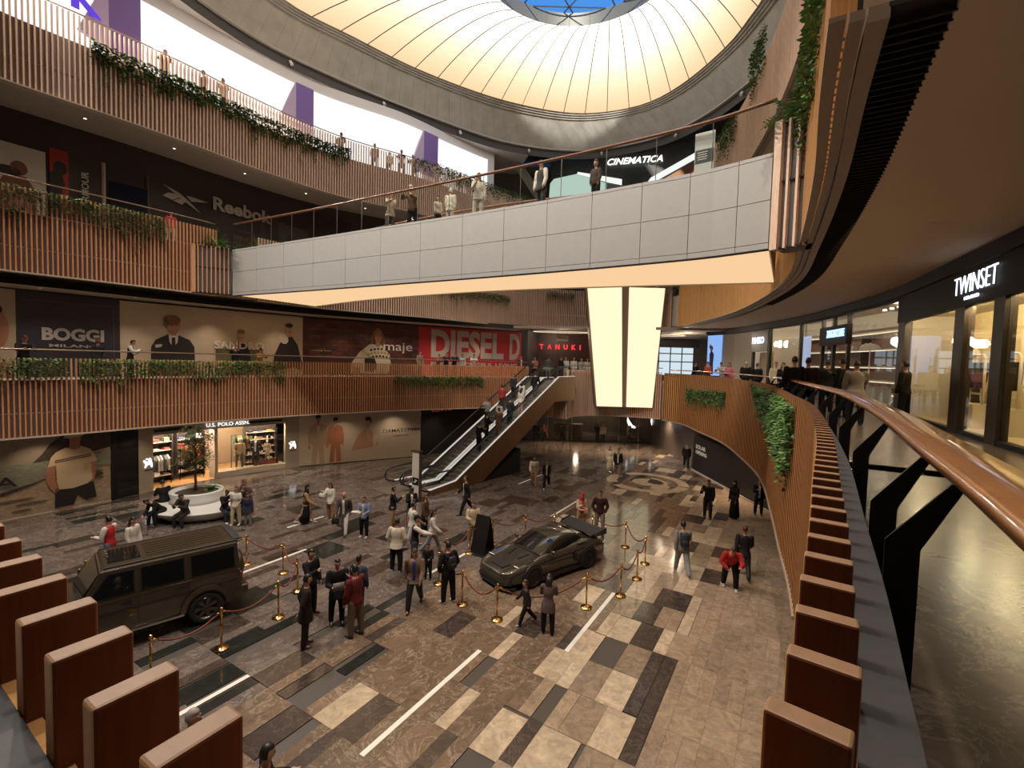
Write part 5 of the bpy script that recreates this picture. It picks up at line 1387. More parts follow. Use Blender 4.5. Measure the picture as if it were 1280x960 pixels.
def fern(label, x, y, z, n, ln, seed):
    rg = random.Random(seed); mb = MB()
    for i in range(n):
        a = rg.uniform(0, 6.283); el = rg.uniform(.3, 1.3); L_ = ln * rg.uniform(.6, 1.1)
        p = Vector((x, y, z)); d = Vector((math.cos(a) * math.cos(el), math.sin(a) * math.cos(el), math.sin(el)))
        for j in range(9):
            d = (d + Vector((0, 0, -.13))).normalized(); p = p + d * L_ / 9
            for sd in (-1, 1):
                s_ = d.cross(Vector((0, 0, 1))).normalized() * sd
                w_ = .11 * math.sin(math.pi * (j + 1) / 10) + .02
                mb.add([p, p + s_ * w_ + d * .05, p + d * .07], [(0, 1, 2)], rg.choice((0, 1, 2)))
    tag(mb.build('fern', leafm), label, 'plant')
fern('bushy fern on top of the tall slatted end block, right end of the bridge', 6.25, 11.0, 12.66, 34, .75, 1)
fern('leafy fern on the slatted block at the left end of the bridge', -14.5, 23.1, 12.1, 40, 1.2, 2)
fern('second leafy fern at the left end of the bridge, behind the glass', -13.4, 24.6, 12.15, 30, 1.0, 3)

# ------------------------------------------------------------------ planter bench with a small tree
pb = thing('planter_bench', 'white sculpted planter with a sweeping bench around it, in front of the clothes shop', 'bench', (-13.6, 20.3, 0))
wb = mat('solid_white', (.62, .60, .57), .35)
n = 40
def oval(cx, cy, rx, ry, z): return [(cx + rx * math.cos(2 * math.pi * k / n), cy + ry * math.sin(2 * math.pi * k / n), z) for k in range(n)]
MB().loft([oval(-13.35, 20.1, 1.45, 1.25, 0.0), oval(-13.35, 20.1, 1.6, 1.4, .12), oval(-13.4, 20.1, 1.95, 1.72, .40), oval(-13.4, 20.1, 1.97, 1.74, .44), oval(-13.4, 20.1, 1.93, 1.7, .46), oval(-13.75, 20.4, 1.1, 1.05, .465)]).build('bench_seat', wb, pb, True, world=True)
MB().loft([oval(-13.8, 20.45, 1.06, 1.0, .46), oval(-13.83, 20.5, .98, .92, .6), oval(-13.85, 20.52, 1.05, 1.0, .86), oval(-13.85, 20.52, 1.05, 1.0, .90), oval(-13.85, 20.52, .90, .85, .90), oval(-13.85, 20.52, .88, .83, .80)]).build('planter_bowl', wb, pb, True, world=True)
tag(MB().loft([oval(-13.85, 20.52, .86, .81, .74), oval(-13.85, 20.52, .84, .79, .805), oval(-13.85, 20.52, .3, .3, .83)]).build('soil', mat('soil', (.05, .032, .02), .95, var=.4, vscale=20, bump=.5)), 'dark soil filling the white planter bowl', 'soil')
tr = thing('tree', 'small leafy tree with a slim trunk growing from the white planter', 'tree', (-14.0, 20.62, .81))
rg = random.Random(21)
tk = MB()
tk.tube([(0, 0, 0), (.02, .01, .4), (-.01, .02, .8), (.03, 0, 1.2), (0, 0, 2.2)], [.07, .055, .05, .045, .02], 8)
for i in range(14):
    a = i * 2.4; z = .9 + .09 * i
    tk.tube([(0, 0, z), (.35 * math.cos(a), .35 * math.sin(a), z + .25), (.75 * math.cos(a), .75 * math.sin(a), z + .5)], [.025, .015, .006], 5)
tk.build('trunk', mat('bark', (.10, .06, .04), .9), tr, True)
mb = MB()
cl = [(Vector((math.cos(i * 2.4) * rg.uniform(.2, .75), math.sin(i * 2.4) * rg.uniform(.2, .75), 1.1 + 1.7 * (i / 26))), rg.uniform(.22, .36)) for i in range(27)]
for i in range(3600):
    c, r_ = rg.choice(cl)
    d = Vector((rg.gauss(0, 1), rg.gauss(0, 1), rg.gauss(0, .8))).normalized() * r_ * rg.random() ** .4
    p = c + d
    sc_ = 1.0 if p.z < 2.2 else max(.35, 1 - (p.z - 2.2) * .7)
    leaf(mb, (p.x * sc_, p.y * sc_, min(p.z, 2.95)), .085 * rg.uniform(.7, 1.3), rg)
mb.build('crown', [mat('tree_leaf_a', (.05, .075, .022), .5), mat('tree_leaf_b', (.085, .105, .03), .5), mat('tree_leaf_c', (.028, .045, .015), .5), mat('tree_leaf_d', (.12, .12, .045), .5)], tr)
fern('tuft of grass beside the small tree in the planter', -13.4, 20.75, .81, 22, .35, 4)

# ------------------------------------------------------------------ brass posts and velvet ropes
gp_ = thing('rope_post', 'brass rope post', 'post', (0, 0, 0))
MB().lathe([(.16, 0), (.165, .012), (.16, .03), (.05, .045), (.03, .055)], 20).build('base', gold, gp_, True)
MB().lathe([(.024, .05), (.024, .86)], 12).build('pole', gold, gp_, True)
MB().lathe([(.03, .84), (.04, .86), (.04, .90), (.026, .91), (.024, .93), (.04, .955), (.042, .975), (.03, 1.0), (.005, 1.01)], 14).build('finial', gold, gp_, True)
velvet = mat('red_velvet', (.16, .028, .018), .7)
POSTS = {'a': (-8.63, 15.2), 'b': (-7.16, 14.67), 'c': (-6.18, 13.55), 'd': (-6.04, 12.13), 'e': (-6.7, 10.75), 'f': (-7.48, 9.6), 'g': (-11.95, 13.0),
         'A': (-1.37, 16.6), 'B': (-.56, 17.5), 'C': (.68, 18.0), 'D': (1.87, 18.45), 'E': (3.36, 18.35), 'F': (4.5, 17.58), 'G': (4.84, 16.12), 'H': (4.25, 14.94), 'I': (3.45, 13.81), 'J': (2.3, 13.08), 'K': (-.23, 12.3), 'L': (-1.25, 13.04), 'M': (-2.11, 14.24), 'N': (-2.03, 15.4)}
PL = {'a': 'behind the off-road car, farthest right of its rear', 'b': 'at the rear right corner past the off-road car', 'c': 'just left of the men in black', 'd': 'by the off-road car, nearest the dark standing men', 'e': 'in front of the off-road car\'s rear wheel', 'f': 'beside the wooden fins at the lower left', 'g': 'beyond the off-road car\'s windscreen',
      'A': 'beside the man in the cream shirt', 'B': 'right behind the black info stand', 'C': 'behind the coupe\'s windscreen', 'D': 'behind the coupe\'s roof', 'E': 'behind the coupe\'s rear wing', 'F': 'past the coupe\'s tail, second from the corner', 'G': 'farthest right, at the corner of the rope square', 'H': 'just in front of the rightmost rope post', 'I': 'at the upper end of the white floor line', 'J': 'right of the woman in the dark jacket', 'K': 'in front of the coupe\'s nose', 'L': 'beside the white shoes of the man in black', 'M': 'hidden partly by the man in the black jacket', 'N': 'behind the man in the black jacket, towards the escalator'}
first = True
for k, (x, y) in POSTS.items():
    o = gp_ if first else copy_tree(gp_)
    first = False
    o.location = (x, y, .004)
    o['label'] = 'brass rope post ' + PL[k]; o['group'] = 'brass rope posts around the two cars'
def rope(a, b, sag, label):
    A, B = Vector(POSTS[a]), Vector(POSTS[b]); d = (B - A).normalized()
    pts = []
    for i in range(17):
        u = i / 16; q = (A + d * .06).lerp(B - d * .06, u)
        pts.append((q.x, q.y, .89 - sag * 4 * u * (1 - u)))
    t = thing('velvet_rope', 'dark red velvet rope ' + label, 'rope', (A.x, A.y, .9), 0, 'velvet ropes around the two cars')
    MB().tube(pts[1:-1], .021, 8).build('cord', velvet, t, True, world=True)
    for s in (0, 1):
        e = Vector(pts[0] if s == 0 else pts[-1]); f = Vector(pts[1] if s == 0 else pts[-2])
        q = Vector((*(A if s == 0 else B), .885)); dd = (e - q).normalized()
        MB().tube([q + dd * .042, e, f], [.016, .022, .026], 8).build('end_clip', gold, t, True, world=True)
for a, b, s, l in (('a', 'b', .2, 'behind the rear of the off-road car'), ('b', 'c', .25, 'at the far corner past the off-road car'), ('c', 'd', .3, 'between the posts left of the men in black'), ('d', 'e', .22, 'along the off-road car, right of its rear wheel'), ('e', 'f', .22, 'along the off-road car in front of its side'), ('g', 'a', .25, 'on the far side of the off-road car'),
                   ('A', 'B', .1, 'behind the black info stand'), ('B', 'C', .22, 'behind the coupe, left of its windscreen'), ('C', 'D', .2, 'behind the coupe\'s roof'), ('D', 'E', .2, 'in front of the person with the red hood'), ('E', 'F', .2, 'right of the coupe\'s rear wing'), ('F', 'G', .3, 'at the far right of the rope square'), ('G', 'H', .2, 'on the right side between close posts'), ('H', 'I', .28, 'on the right side above the white floor line'), ('I', 'J', .26, 'right of the woman in the dark jacket'), ('J', 'K', .4, 'in front of the coupe, behind the woman and boy'), ('K', 'L', .35, 'in front of the coupe\'s nose'), ('L', 'M', .2, 'behind the man with white shoes'), ('M', 'N', .2, 'left of the coupe beside the man in black'), ('N', 'A', .28, 'between the boy in black and the cream shirt man')):
    rope(a, b, s, l)
# black info stand by the coupe
t = thing('info_stand', 'black A-frame information stand left of the coupe', 'sign', (-.95, 16.75, .004), -.55)
MB().slab([(-.3, -.28, .02), (.3, -.28, .02), (.3, .1, 1.32), (-.3, .1, 1.32)], (0, .03, .008)).build('board', mat('stand_black', (.012, .011, .011), .3), t)
MB().slab([(-.3, .42, .0), (.3, .42, .0), (.3, .13, 1.25), (-.3, .13, 1.25)], (0, .02, 0)).build('rear_leg', blackm, t)
MB().box((0, .05, .01), (.66, .9, .02)).build('foot_plate', blackm, t)

# ------------------------------------------------------------------ pair of escalators
EA = R(40); ED, ET = Vector((math.sin(EA), math.cos(EA))), Vector((math.cos(EA), -math.sin(EA)))
E0 = Vector((-3.95, 23.75))
stepm = mat('step_metal', (.22, .205, .17), .45, .4, var=.1, vscale=6); bronze = mat('bronze_cladding', (.24, .145, .08), .38, .55, var=.12, vscale=.8); glass_e = glass('escalator_glass', (.93, .96, .93), .1); rubber = mat('handrail_rubber', (.010, .009, .009), .35); decklit = glow('deck_light', (1, .93, .84), .62)
def ep(s, t, z): q = E0 + ED * s + ET * t; return (q.x, q.y, z)
RUN0, RUN1, TOPZ = 1.6, 11.2, 5.66
def sz_(s):
    u = min(max((s - RUN0) / (RUN1 - RUN0), 0), 1)
    return .06 + (TOPZ - .06) * (u if .06 < u < .94 else u)
def escal(label, t0, t1, clad):
    t = thing('escalator', label, 'escalator', ep(0, (t0 + t1) / 2, 0))
    n = 38
    me = MB().slab([(-.46, 0, -.22), (.46, 0, -.22), (.46, 0, 0), (-.46, 0, 0)], (0, .02, 0)).slab([(-.46, 0, -.02), (.46, 0, -.02), (.46, .40, -.02), (-.46, .40, -.02)], (0, 0, .02)).mesh('step', stepm)
    tm = (t0 + t1) / 2
    for i in range(n):
        s = .3 + (RUN1 + .8) * i / n
        inst('step', me, ep(s, tm, sz_(s + .2) + .02), -EA, t, world=True)
    MB().slab([ep(-1.6, t0, .008), ep(.3, t0, .008), ep(.3, t1, .008), ep(-1.6, t1, .008)], (0, 0, .03)).build('floor_plate', mat('plate_steel', (.33, .27, .21), .4, .6), t, world=True)
    MB().slab([ep(RUN1 + 1.1, t0, TOPZ), ep(RUN1 + 2.4, t0, TOPZ), ep(RUN1 + 2.4, t1, TOPZ), ep(RUN1 + 1.1, t1, TOPZ)], (0, 0, .03)).build('floor_plate', mat('plate_steel', (.33, .27, .21), .4, .6), t, world=True)
    prof = [-.2, .6, RUN0, RUN0 + .6, 3.5, 6, 8.5, RUN1 - .6, RUN1, RUN1 + 1.2]
    for tt in (t0 + .07, t1 - .07):
        lo = [ep(s, tt, sz_(s) + .22) for s in prof]; hi = [ep(s, tt, sz_(s) + .98) for s in prof]
        mb = MB(); mb.ring(lo, hi); mb.build('glass_balustrade', glass_e, t, world=True)
        path = [ep(.1, tt, .25), ep(-.35, tt, .22), ep(-.75, tt, .4), ep(-.85, tt, .65), ep(-.7, tt, .92), ep(-.3, tt, 1.02)] + [ep(s, tt, sz_(s) + 1.0) for s in prof[1:]] + [ep(RUN1 + 1.5, tt, TOPZ + .85), ep(RUN1 + 1.45, tt, TOPZ + .4)]
        MB().tube(path, .045, 8).build('handrail', rubber, t, True, world=True)
        mb = MB(); A = [ep(s, tt - .07, sz_(s) + .2) for s in prof]; B = [ep(s, tt + .07, sz_(s) + .2) for s in prof]
        mb.loft([[a, b, (b[0], b[1], b[2] + .03), (a[0], a[1], a[2] + .03)] for a, b in zip(A, B)]); mb.build('deck_strip', decklit, t, world=True)
        mb = MB(); sg_ = 1 if tt < tm else -1
        A = [ep(s, tt + .03 * sg_, sz_(s) - .15) for s in prof]; B = [ep(s, tt + .03 * sg_, sz_(s) + .2) for s in prof]
        mb.ring(A, B); mb.build('skirt', steel, t, world=True)
        o = MB().lathe([(.09, -.02), (.09, .02)], 14, 0).build('newel_sign', mat('newel_red', (.36, .17, .14), .5), t)
        o.rotation_euler = (math.pi / 2, 0, -EA); q = Vector(ep(-.45, tt + .02, .62)); o.location = q - t.location
    if clad:
        poly = [(-.2, 0), (-.2, .25), (RUN0, .42), (RUN1 - .1, TOPZ + .28), (RUN1 + 1.9, TOPZ + .3), (RUN1 + 1.9, TOPZ - 1.35), (RUN1 - .5, TOPZ - 1.35), (3.6, 0)]
        MB().slab([ep(s, t1 + .02, z) for s, z in poly], (ET.x * .05, ET.y * .05, 0)).build('side_cladding', bronze, t, world=True)
        A = [(-.2, .27), (RUN0, .45), (RUN1 - .1, TOPZ + .31), (RUN1 + 1.9, TOPZ + .33)]
        MB().loft([[ep(s, t1 - .03, z), ep(s, t1 + .08, z), ep(s, t1 + .08, z + .035), ep(s, t1 - .03, z + .035)] for s, z in A]).build('edge_light', decklit, t, world=True)
    MB().slab([ep(s, t1 + .015, z) for s, z in ((3.62, -.0), (RUN1 - .5, TOPZ - 1.36), (RUN1 + 1.9, TOPZ - 1.36), (RUN1 + 1.9, TOPZ - 1.42), (RUN1 - .45, TOPZ - 1.42), (3.75, -.0))], (-ET.x * 1.4, -ET.y * 1.4, 0)).build('underside', bronze, t, world=True)
    return t
escal('right-hand escalator with bronze side cladding, climbing from the hall to the first floor', -1.42, 0, True)
escal('left-hand escalator beside the dark jeans shop', -2.95, -1.5, False)
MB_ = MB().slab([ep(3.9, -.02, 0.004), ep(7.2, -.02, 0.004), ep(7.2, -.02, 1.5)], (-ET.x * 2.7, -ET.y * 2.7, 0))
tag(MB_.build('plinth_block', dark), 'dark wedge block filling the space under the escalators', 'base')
# pylon sign at the foot of the escalators
t = thing('pylon_sign', 'tall white pylon sign with a dark pictogram, at the foot of the escalators', 'sign', (-4.55, 22.65, .004), -.55)
MB().box((0, 0, 1.22), (.46, .12, 2.44)).build('panel', mat('pylon_white', (.62, .58, .52), .4), t)
MB().box((.25, .01, 1.25), (.06, .16, 2.5)).build('side_post', mat('pylon_dark', (.06, .045, .04), .4), t)
MB().box((0, 0, 2.46), (.6, .2, .05)).build('cap', mat('pylon_dark', (.06, .045, .04), .4), t)
MB().box((0, -.065, .98), (.4, .01, .36)).build('pictogram_plate', blackm, t)
pt = MB().slab([(-.1, -.075, .92), (.02, -.075, .92), (.12, -.075, 1.06), (.06, -.075, 1.06), (-.02, -.075, .97), (-.1, -.075, .97)], (0, -.004, 0)); pt.ball((.0, -.077, 1.05), (.03, .004, .03), 8, 4)
pt.build('pictogram', white, t)
# ------------------------------------------------------------------ cars
paint_g = mat('bronze_grey_paint', (.075, .057, .040), .28, .55, coat=.8)
paint_s = mat('olive_grey_paint', (.070, .060, .048), .24, .5, coat=1.0)
car_glass = mat('car_glass', (.008, .008, .008), .05, coat=.5)
tyre = mat('tyre', (.012, .012, .012), .8); chrome = mat('chrome', (.7, .68, .65), .12, 1.); rimm = mat('rim_grey', (.16, .15, .14), .3, .9); rimd = mat('rim_dark', (.035, .034, .034), .3, .8); plast = mat('black_plastic', (.015, .014, .014), .5)
lampw = mat('lamp_glass', (.75, .74, .70), .12, coat=1.); lampr = mat('lamp_red', (.25, .012, .01), .2, coat=1.)
def wheel(car, x, y, r, w_, side, spokes, rm):
    """y = outer face; the axle runs along y; side is +1 / -1"""
    t = bpy.data.objects.new('wheel', None); C.objects.link(t); t.parent = car; t.location = (x, y, r + .004); t.empty_display_size = .1
    def ax(prof, n=28):
        mb = MB(); mb.lathe(prof, n, 0, (0, 0, 0), False)
        mb.v = [(v[0], v[2] * side, v[1]) for v in mb.v]
        return mb
    ax([(r * .66, -.02), (r * .74, .0), (r * .93, -.01), (r, -.05), (r, -w_ + .04), (r * .9, -w_), (r * .6, -w_)]).build('tyre', tyre, t, True)
    mb = ax([(r * .70, -.03), (r * .66, -.012), (r * .60, -.04), (r * .58, -.12), (.02, -.13)])
    for k in range(spokes):
        a = 2 * math.pi * k / spokes
        for da in (-.11, .11):
            c0, c1 = Vector((math.cos(a) * r * .1, 0, math.sin(a) * r * .1)), Vector((math.cos(a + da) * r * .64, 0, math.sin(a + da) * r * .64))
            d = (c1 - c0).normalized(); nrm = Vector((-d.z, 0, d.x)) * .018
            mb.slab([c0 - nrm + Vector((0, -.03 * side, 0)), c0 + nrm + Vector((0, -.03 * side, 0)), c1 + nrm + Vector((0, -.02 * side, 0)), c1 - nrm + Vector((0, -.02 * side, 0))], (0, -.03 * side, 0))
    mb.build('rim', rm, t, False)
    ax([(r * .12, -.015), (r * .12, -.05), (.001, -.012)], 14).build('hub_cap', rm, t, True)
    return t
def sideprism(mb, poly, y0, y1, mi=0, inset=None):
    """profile (x, z) swept across the car; inset shrinks the y = y1 end"""
    n = len(poly)
    P0 = [(x, y0, z) for x, z in poly]; P1 = [(x, y1, z) for x, z in poly]
    return mb.add(P0 + P1, [tuple(range(n)), tuple(range(2 * n - 1, n - 1, -1))] + [(i, n + i, n + (i + 1) % n, (i + 1) % n) for i in range(n)], mi)

# boxy off-road car: x forward, right side (y < 0) faces the camera
yaw = math.atan2(-.70, -.714)
suv = thing('offroad_car', 'boxy bronze-grey off-road car with black windows, roped off at the left', 'car', (-9.42, 11.42, .004), yaw)
W_ = .91
mb = MB(); sideprism(mb, [(2.28, .52), (2.34, .75), (2.30, 1.10), (2.18, 1.16), (1.05, 1.22), (-2.25, 1.22), (-2.30, .9), (-2.28, .52), (-1.9, .45), (1.9, .45)], -W_, W_)
bevel(mb.build('lower_body', paint_g, suv), .035, 3)
# upper cabin tapers inward
def cab(z, f):
    y = W_ - .01 - f * .13
    return [(.98 - f * .42, -y, z), (.98 - f * .42, y, z), (-2.26 + f * .05, y, z), (-2.26 + f * .05, -y, z)]
mb = MB().loft([cab(1.2, 0), cab(1.55, .5), cab(1.90, 1)])
bevel(mb.build('cabin', paint_g, suv), .03, 3)
mb = MB().loft([[(x * 1.0, y * 1.0, 1.90) for x, y, z in cab(1.9, 1)], [(.50, -.70, 1.955), (.50, .70, 1.955), (-2.16, .70, 1.955), (-2.16, -.70, 1.955)]])
rf_ = mb.build('roof', paint_g, suv); bevel(rf_, .015, 2)
for k in range(6):
    y = -.45 + .18 * k
    MB().box((-1.15, y, 1.96), (1.7, .045, .014)).build('roof_rib', paint_g, rf_)
MB().box((.12, 0, 1.962), (.62, .95, .012)).build('sunroof', car_glass, rf_)
for s in (-1, 1):
    MB().box((-.85, s * .735, 1.945), (2.75, .035, .03)).build('drip_rail', plast, rf_)
MB().loft([[(-2.15, -.68, 1.94), (-2.15, .68, 1.94), (-2.36, .66, 1.93), (-2.36, -.66, 1.93)], [(-2.15, -.68, 1.975), (-2.15, .68, 1.975), (-2.34, .66, 1.965), (-2.34, -.66, 1.965)]]).build('roof_spoiler', plast, rf_)
for k in range(3): MB().ball((.42, -.45 + .2 * k, 1.965), (.05, .03, .02), 8, 4).build('roof_lamp', chrome, rf_)
def sidewin(x0, x1, s, name='side_window'):
    def pt(x, z, o=.012):
        f = (z - 1.2) / .7; return (x, s * (W_ - .01 - f * .13 + o), z)
    pts = [pt(x0, 1.30), pt(x1, 1.30), pt(x1 if x1 < .3 else x1 - .36, 1.80), pt(x0, 1.80)]
    fr_ = MB().slab([pt(x0 - .03, 1.27, .004), pt(x1 + .03, 1.27, .004), pt((x1 if x1 < .3 else x1 - .36) + .03, 1.83, .004), pt(x0 - .03, 1.83, .004)], (0, s * .008, 0)).build('window_frame', plast, suv)
    MB().slab(pts, (0, s * .006, 0)).build('pane', car_glass, fr_)
for s in (-1, 1):
    sidewin(-.02, .80, s); sidewin(-1.0, -.16, s); sidewin(-2.12, -1.16, s)
    for z, x0, x1 in ((1.235, -2.2, 2.1), (.95, -2.2, 2.1)): MB().box(((x0 + x1) / 2, s * (W_ + .008), z), (x1 - x0, .02, .028)).build('side_moulding', plast if z < 1 else paint_g, suv)
    for x in (.0, -1.06): MB().box((x + .12, s * (W_ + .02), 1.13), (.2, .03, .04)).build('door_handle', plast, suv)
    for x in (.9, -.09, -1.09): MB().box((x, s * (W_ + .002), .88), (.012, .006, .68)).build('door_gap', dark, suv)
    MB().box((-.1, s * (W_ + .05), .43), (1.75, .12, .05)).build('running_board', chrome, suv)
    for x in (1.42, -1.46):
        pts_o, pts_i = [], []
        for k in range(15):
            a = math.pi * k / 14; pts_o.append((x + .56 * math.cos(a), .44 + .56 * math.sin(a))); pts_i.append((x + .44 * math.cos(a), .44 + .44 * math.sin(a)))
        m2 = MB(); sideprism(m2, pts_o + pts_i[::-1], s * (W_ - .05), s * (W_ + .075)); m2.build('wheel_arch', paint_g, suv)
        m2 = MB(); sideprism(m2, [(p_[0], p_[1]) for p_ in pts_i], s * (W_ - .3), s * (W_ + .006)); m2.build('arch_lining', dark, suv)
        wheel(suv, x, s * (W_ + .05), .405, .27, s, 7, rimm)
    m2 = MB().loft([[(.92, s * (W_ + .02), 1.30), (.92, s * (W_ + .22), 1.28), (.84, s * (W_ + .22), 1.28), (.84, s * (W_ + .02), 1.30)], [(.92, s * (W_ + .02), 1.47), (.90, s * (W_ + .24), 1.49), (.82, s * (W_ + .24), 1.49), (.84, s * (W_ + .02), 1.47)]]); bevel(m2.build('door_mirror', paint_g, suv), .03, 2)
    MB().box((1.7, s * .72, 1.20), (.22, .12, .06)).build('indicator', lampw, suv)
    h = MB().lathe([(.12, 0), (.13, .03), (.09, .06)], 16).build('headlamp', lampw, suv)
    h.location = (2.30, s * .66, .95); h.rotation_euler = (0, math.pi / 2, 0)
    MB().box((-2.31, s * .78, .95), (.03, .12, .22)).build('tail_lamp', lampr, suv)
MB().slab([(.99, -.82, 1.25), (.99, .82, 1.25), (.60, .73, 1.84), (.60, -.73, 1.84)], (.012, 0, .008)).build('windscreen', car_glass, suv)
MB().slab([(-2.255, -.7, 1.32), (-2.255, .7, 1.32), (-2.22, .66, 1.80), (-2.22, -.66, 1.80)], (-.012, 0, 0)).build('rear_window', car_glass, suv)
MB().box((2.33, 0, .93), (.04, .9, .34)).build('grille', plast, suv)
bevel(MB().box((2.37, 0, .60), (.22, 1.8, .26)).build('front_bumper', paint_g, suv), .04, 2)
bevel(MB().box((-2.35, 0, .60), (.22, 1.78, .24)).build('rear_bumper', paint_g, suv), .04, 2)
m2 = MB().lathe([(.36, 0), (.37, .05), (.36, .18), (.30, .2), (.02, .2)], 28); m2.v = [(-2.30 - v[2], v[1], 1.02 + v[0]) for v in m2.v]; m2.build('spare_wheel_cover', paint_g, suv, True)
MB().box((1.6, 0, 1.19), (1.1, 1.1, .03)).build('bonnet_bulge', paint_g, suv)

# low rear-engined coupe: x forward, left side faces the camera
yaw = math.atan2(-.625, -.78)
cp_ = thing('sports_car', 'low olive-grey sports coupe with a black rear wing, roped off mid hall', 'car', (1.235, 15.62, .004), yaw)
def sect(x, w, zs, zt, zb=.16):
    h = [(0, zt), (.32 * w / .9, zt - .002), (.6 * w / .9, zt - .015), (.78 * w, (zt + zs) / 2 + .03), (.90 * w, zs), (.985 * w, zs - .10), (w, zs - .26), (.985 * w, .36), (.96 * w, .24), (.88 * w, zb)]
    r = [(x, y, z) for y, z in h]
    return r + [(x, -y, z) for y, z in reversed(h[1:])]
# listed front to rear: x, half width, shoulder height, centre height
ST = [(2.24, .50, .46, .52), (2.20, .66, .52, .56), (2.08, .78, .58, .60), (1.85, .85, .655, .64), (1.55, .89, .735, .68), (1.25, .905, .775, .735), (.95, .90, .79, .80), (.6, .885, .80, .86), (.1, .88, .81, .88), (-.4, .89, .83, .90), (-.8, .925, .865, .93), (-1.2, .945, .885, .97), (-1.5, .94, .87, .93), (-1.8, .92, .82, .86), (-2.05, .88, .75, .78), (-2.2, .80, .66, .70), (-2.25, .72, .6, .64)]
b_ = MB().loft([sect(x, w, zs, zt) for x, w, zs, zt in ST], 0, True, True)
bo = b_.build('body', paint_s, cp_, True)
sd = bo.modifiers.new('sub', 'SUBSURF'); sd.levels = sd.render_levels = 2
def gsec(x, wb, zb, wt, zt):
    h = [(0, zt), (wt * .55, zt - .008), (wt * .9, zt - .035), (wt, zt - .07), ((wt * .5 + wb * .5), (zb + zt) / 2 - .02), (wb, zb)]
    r = [(x, y, z) for y, z in h]
    return r + [(x, -y, z) for y, z in reversed(h[1:])]
GS_ = [(.86, .72, .80, .66, .87), (.62, .73, .80, .63, .985), (.3, .74, .80, .60, 1.12), (0, .74, .80, .575, 1.215), (-.25, .74, .80, .56, 1.255), (-.5, .73, .80, .55, 1.262), (-.8, .71, .80, .535, 1.235), (-1.1, .68, .80, .52, 1.17), (-1.4, .64, .80, .50, 1.07), (-1.65, .58, .80, .48, .97), (-1.85, .5, .78, .44, .88)]
go = MB().loft([gsec(*g) for g in GS_], 0, True, True).build('cabin', paint_s, cp_, True)
sd = go.modifiers.new('sub', 'SUBSURF'); sd.levels = sd.render_levels = 2
def gpt(x, v, out=.014):
    """point on the cabin at station x; v 0 = centre top .. 1 = belt"""
    for a, b in zip(GS_, GS_[1:]):
        if b[0] <= x <= a[0]:
            u = (a[0] - x) / (a[0] - b[0]); g = [p + (q - p) * u for p, q in zip(a, b)]; break
    h = [(0, g[4]), (g[3] * .55, g[4] - .008), (g[3] * .9, g[4] - .035), (g[3], g[4] - .07), (g[3] * .5 + g[1] * .5, (g[2] + g[4]) / 2 - .02), (g[1], g[2])]
    f = v * 5; i = min(int(f), 4); q = (h[i][0] + (h[i + 1][0] - h[i][0]) * (f - i), h[i][1] + (h[i + 1][1] - h[i][1]) * (f - i))
    n = Vector((.25 if x > 0 else -.2, .2 + v, 1.1 - v)).normalized() * out
    return Vector((x, q[0], q[1])), n
def gpatch(name, xs, vlo, vhi, m, both=True, parent=None, out=.010):
    for s in ((1, -1) if both else (1,)):
        mb = MB(); rows = []
        for x in xs:
            row = []
            for j in range(7):
                lo = vlo(x) if callable(vlo) else vlo; hi = vhi(x) if callable(vhi) else vhi
                p, n = gpt(x, abs(lo + (hi - lo) * j / 6), out); sg_ = s * (1 if lo + (hi - lo) * j / 6 >= 0 else -1)
                q = p + n; row.append((q.x, q.y * sg_, q.z))
            rows.append(row)
        mb.loft(rows, 0, False, False); mb.build(name, m, cp_, True)
lin = lambda a, b, n: [a + (b - a) * i / n for i in range(n + 1)]
gpatch('windscreen', lin(.82, .12, 8), lambda x: -.52, lambda x: .52, car_glass, False, out=.018)
gpatch('rear_window', lin(-.95, -1.6, 6), lambda x: -.5, lambda x: .5, car_glass, False, out=.012)
gpatch('side_window', lin(.50, -1.12, 12), lambda x: .66 + max(0, (x - .1) * .45), lambda x: .93 if x > -.7 else .93 - (-.7 - x) * .45, car_glass, True, out=.016)
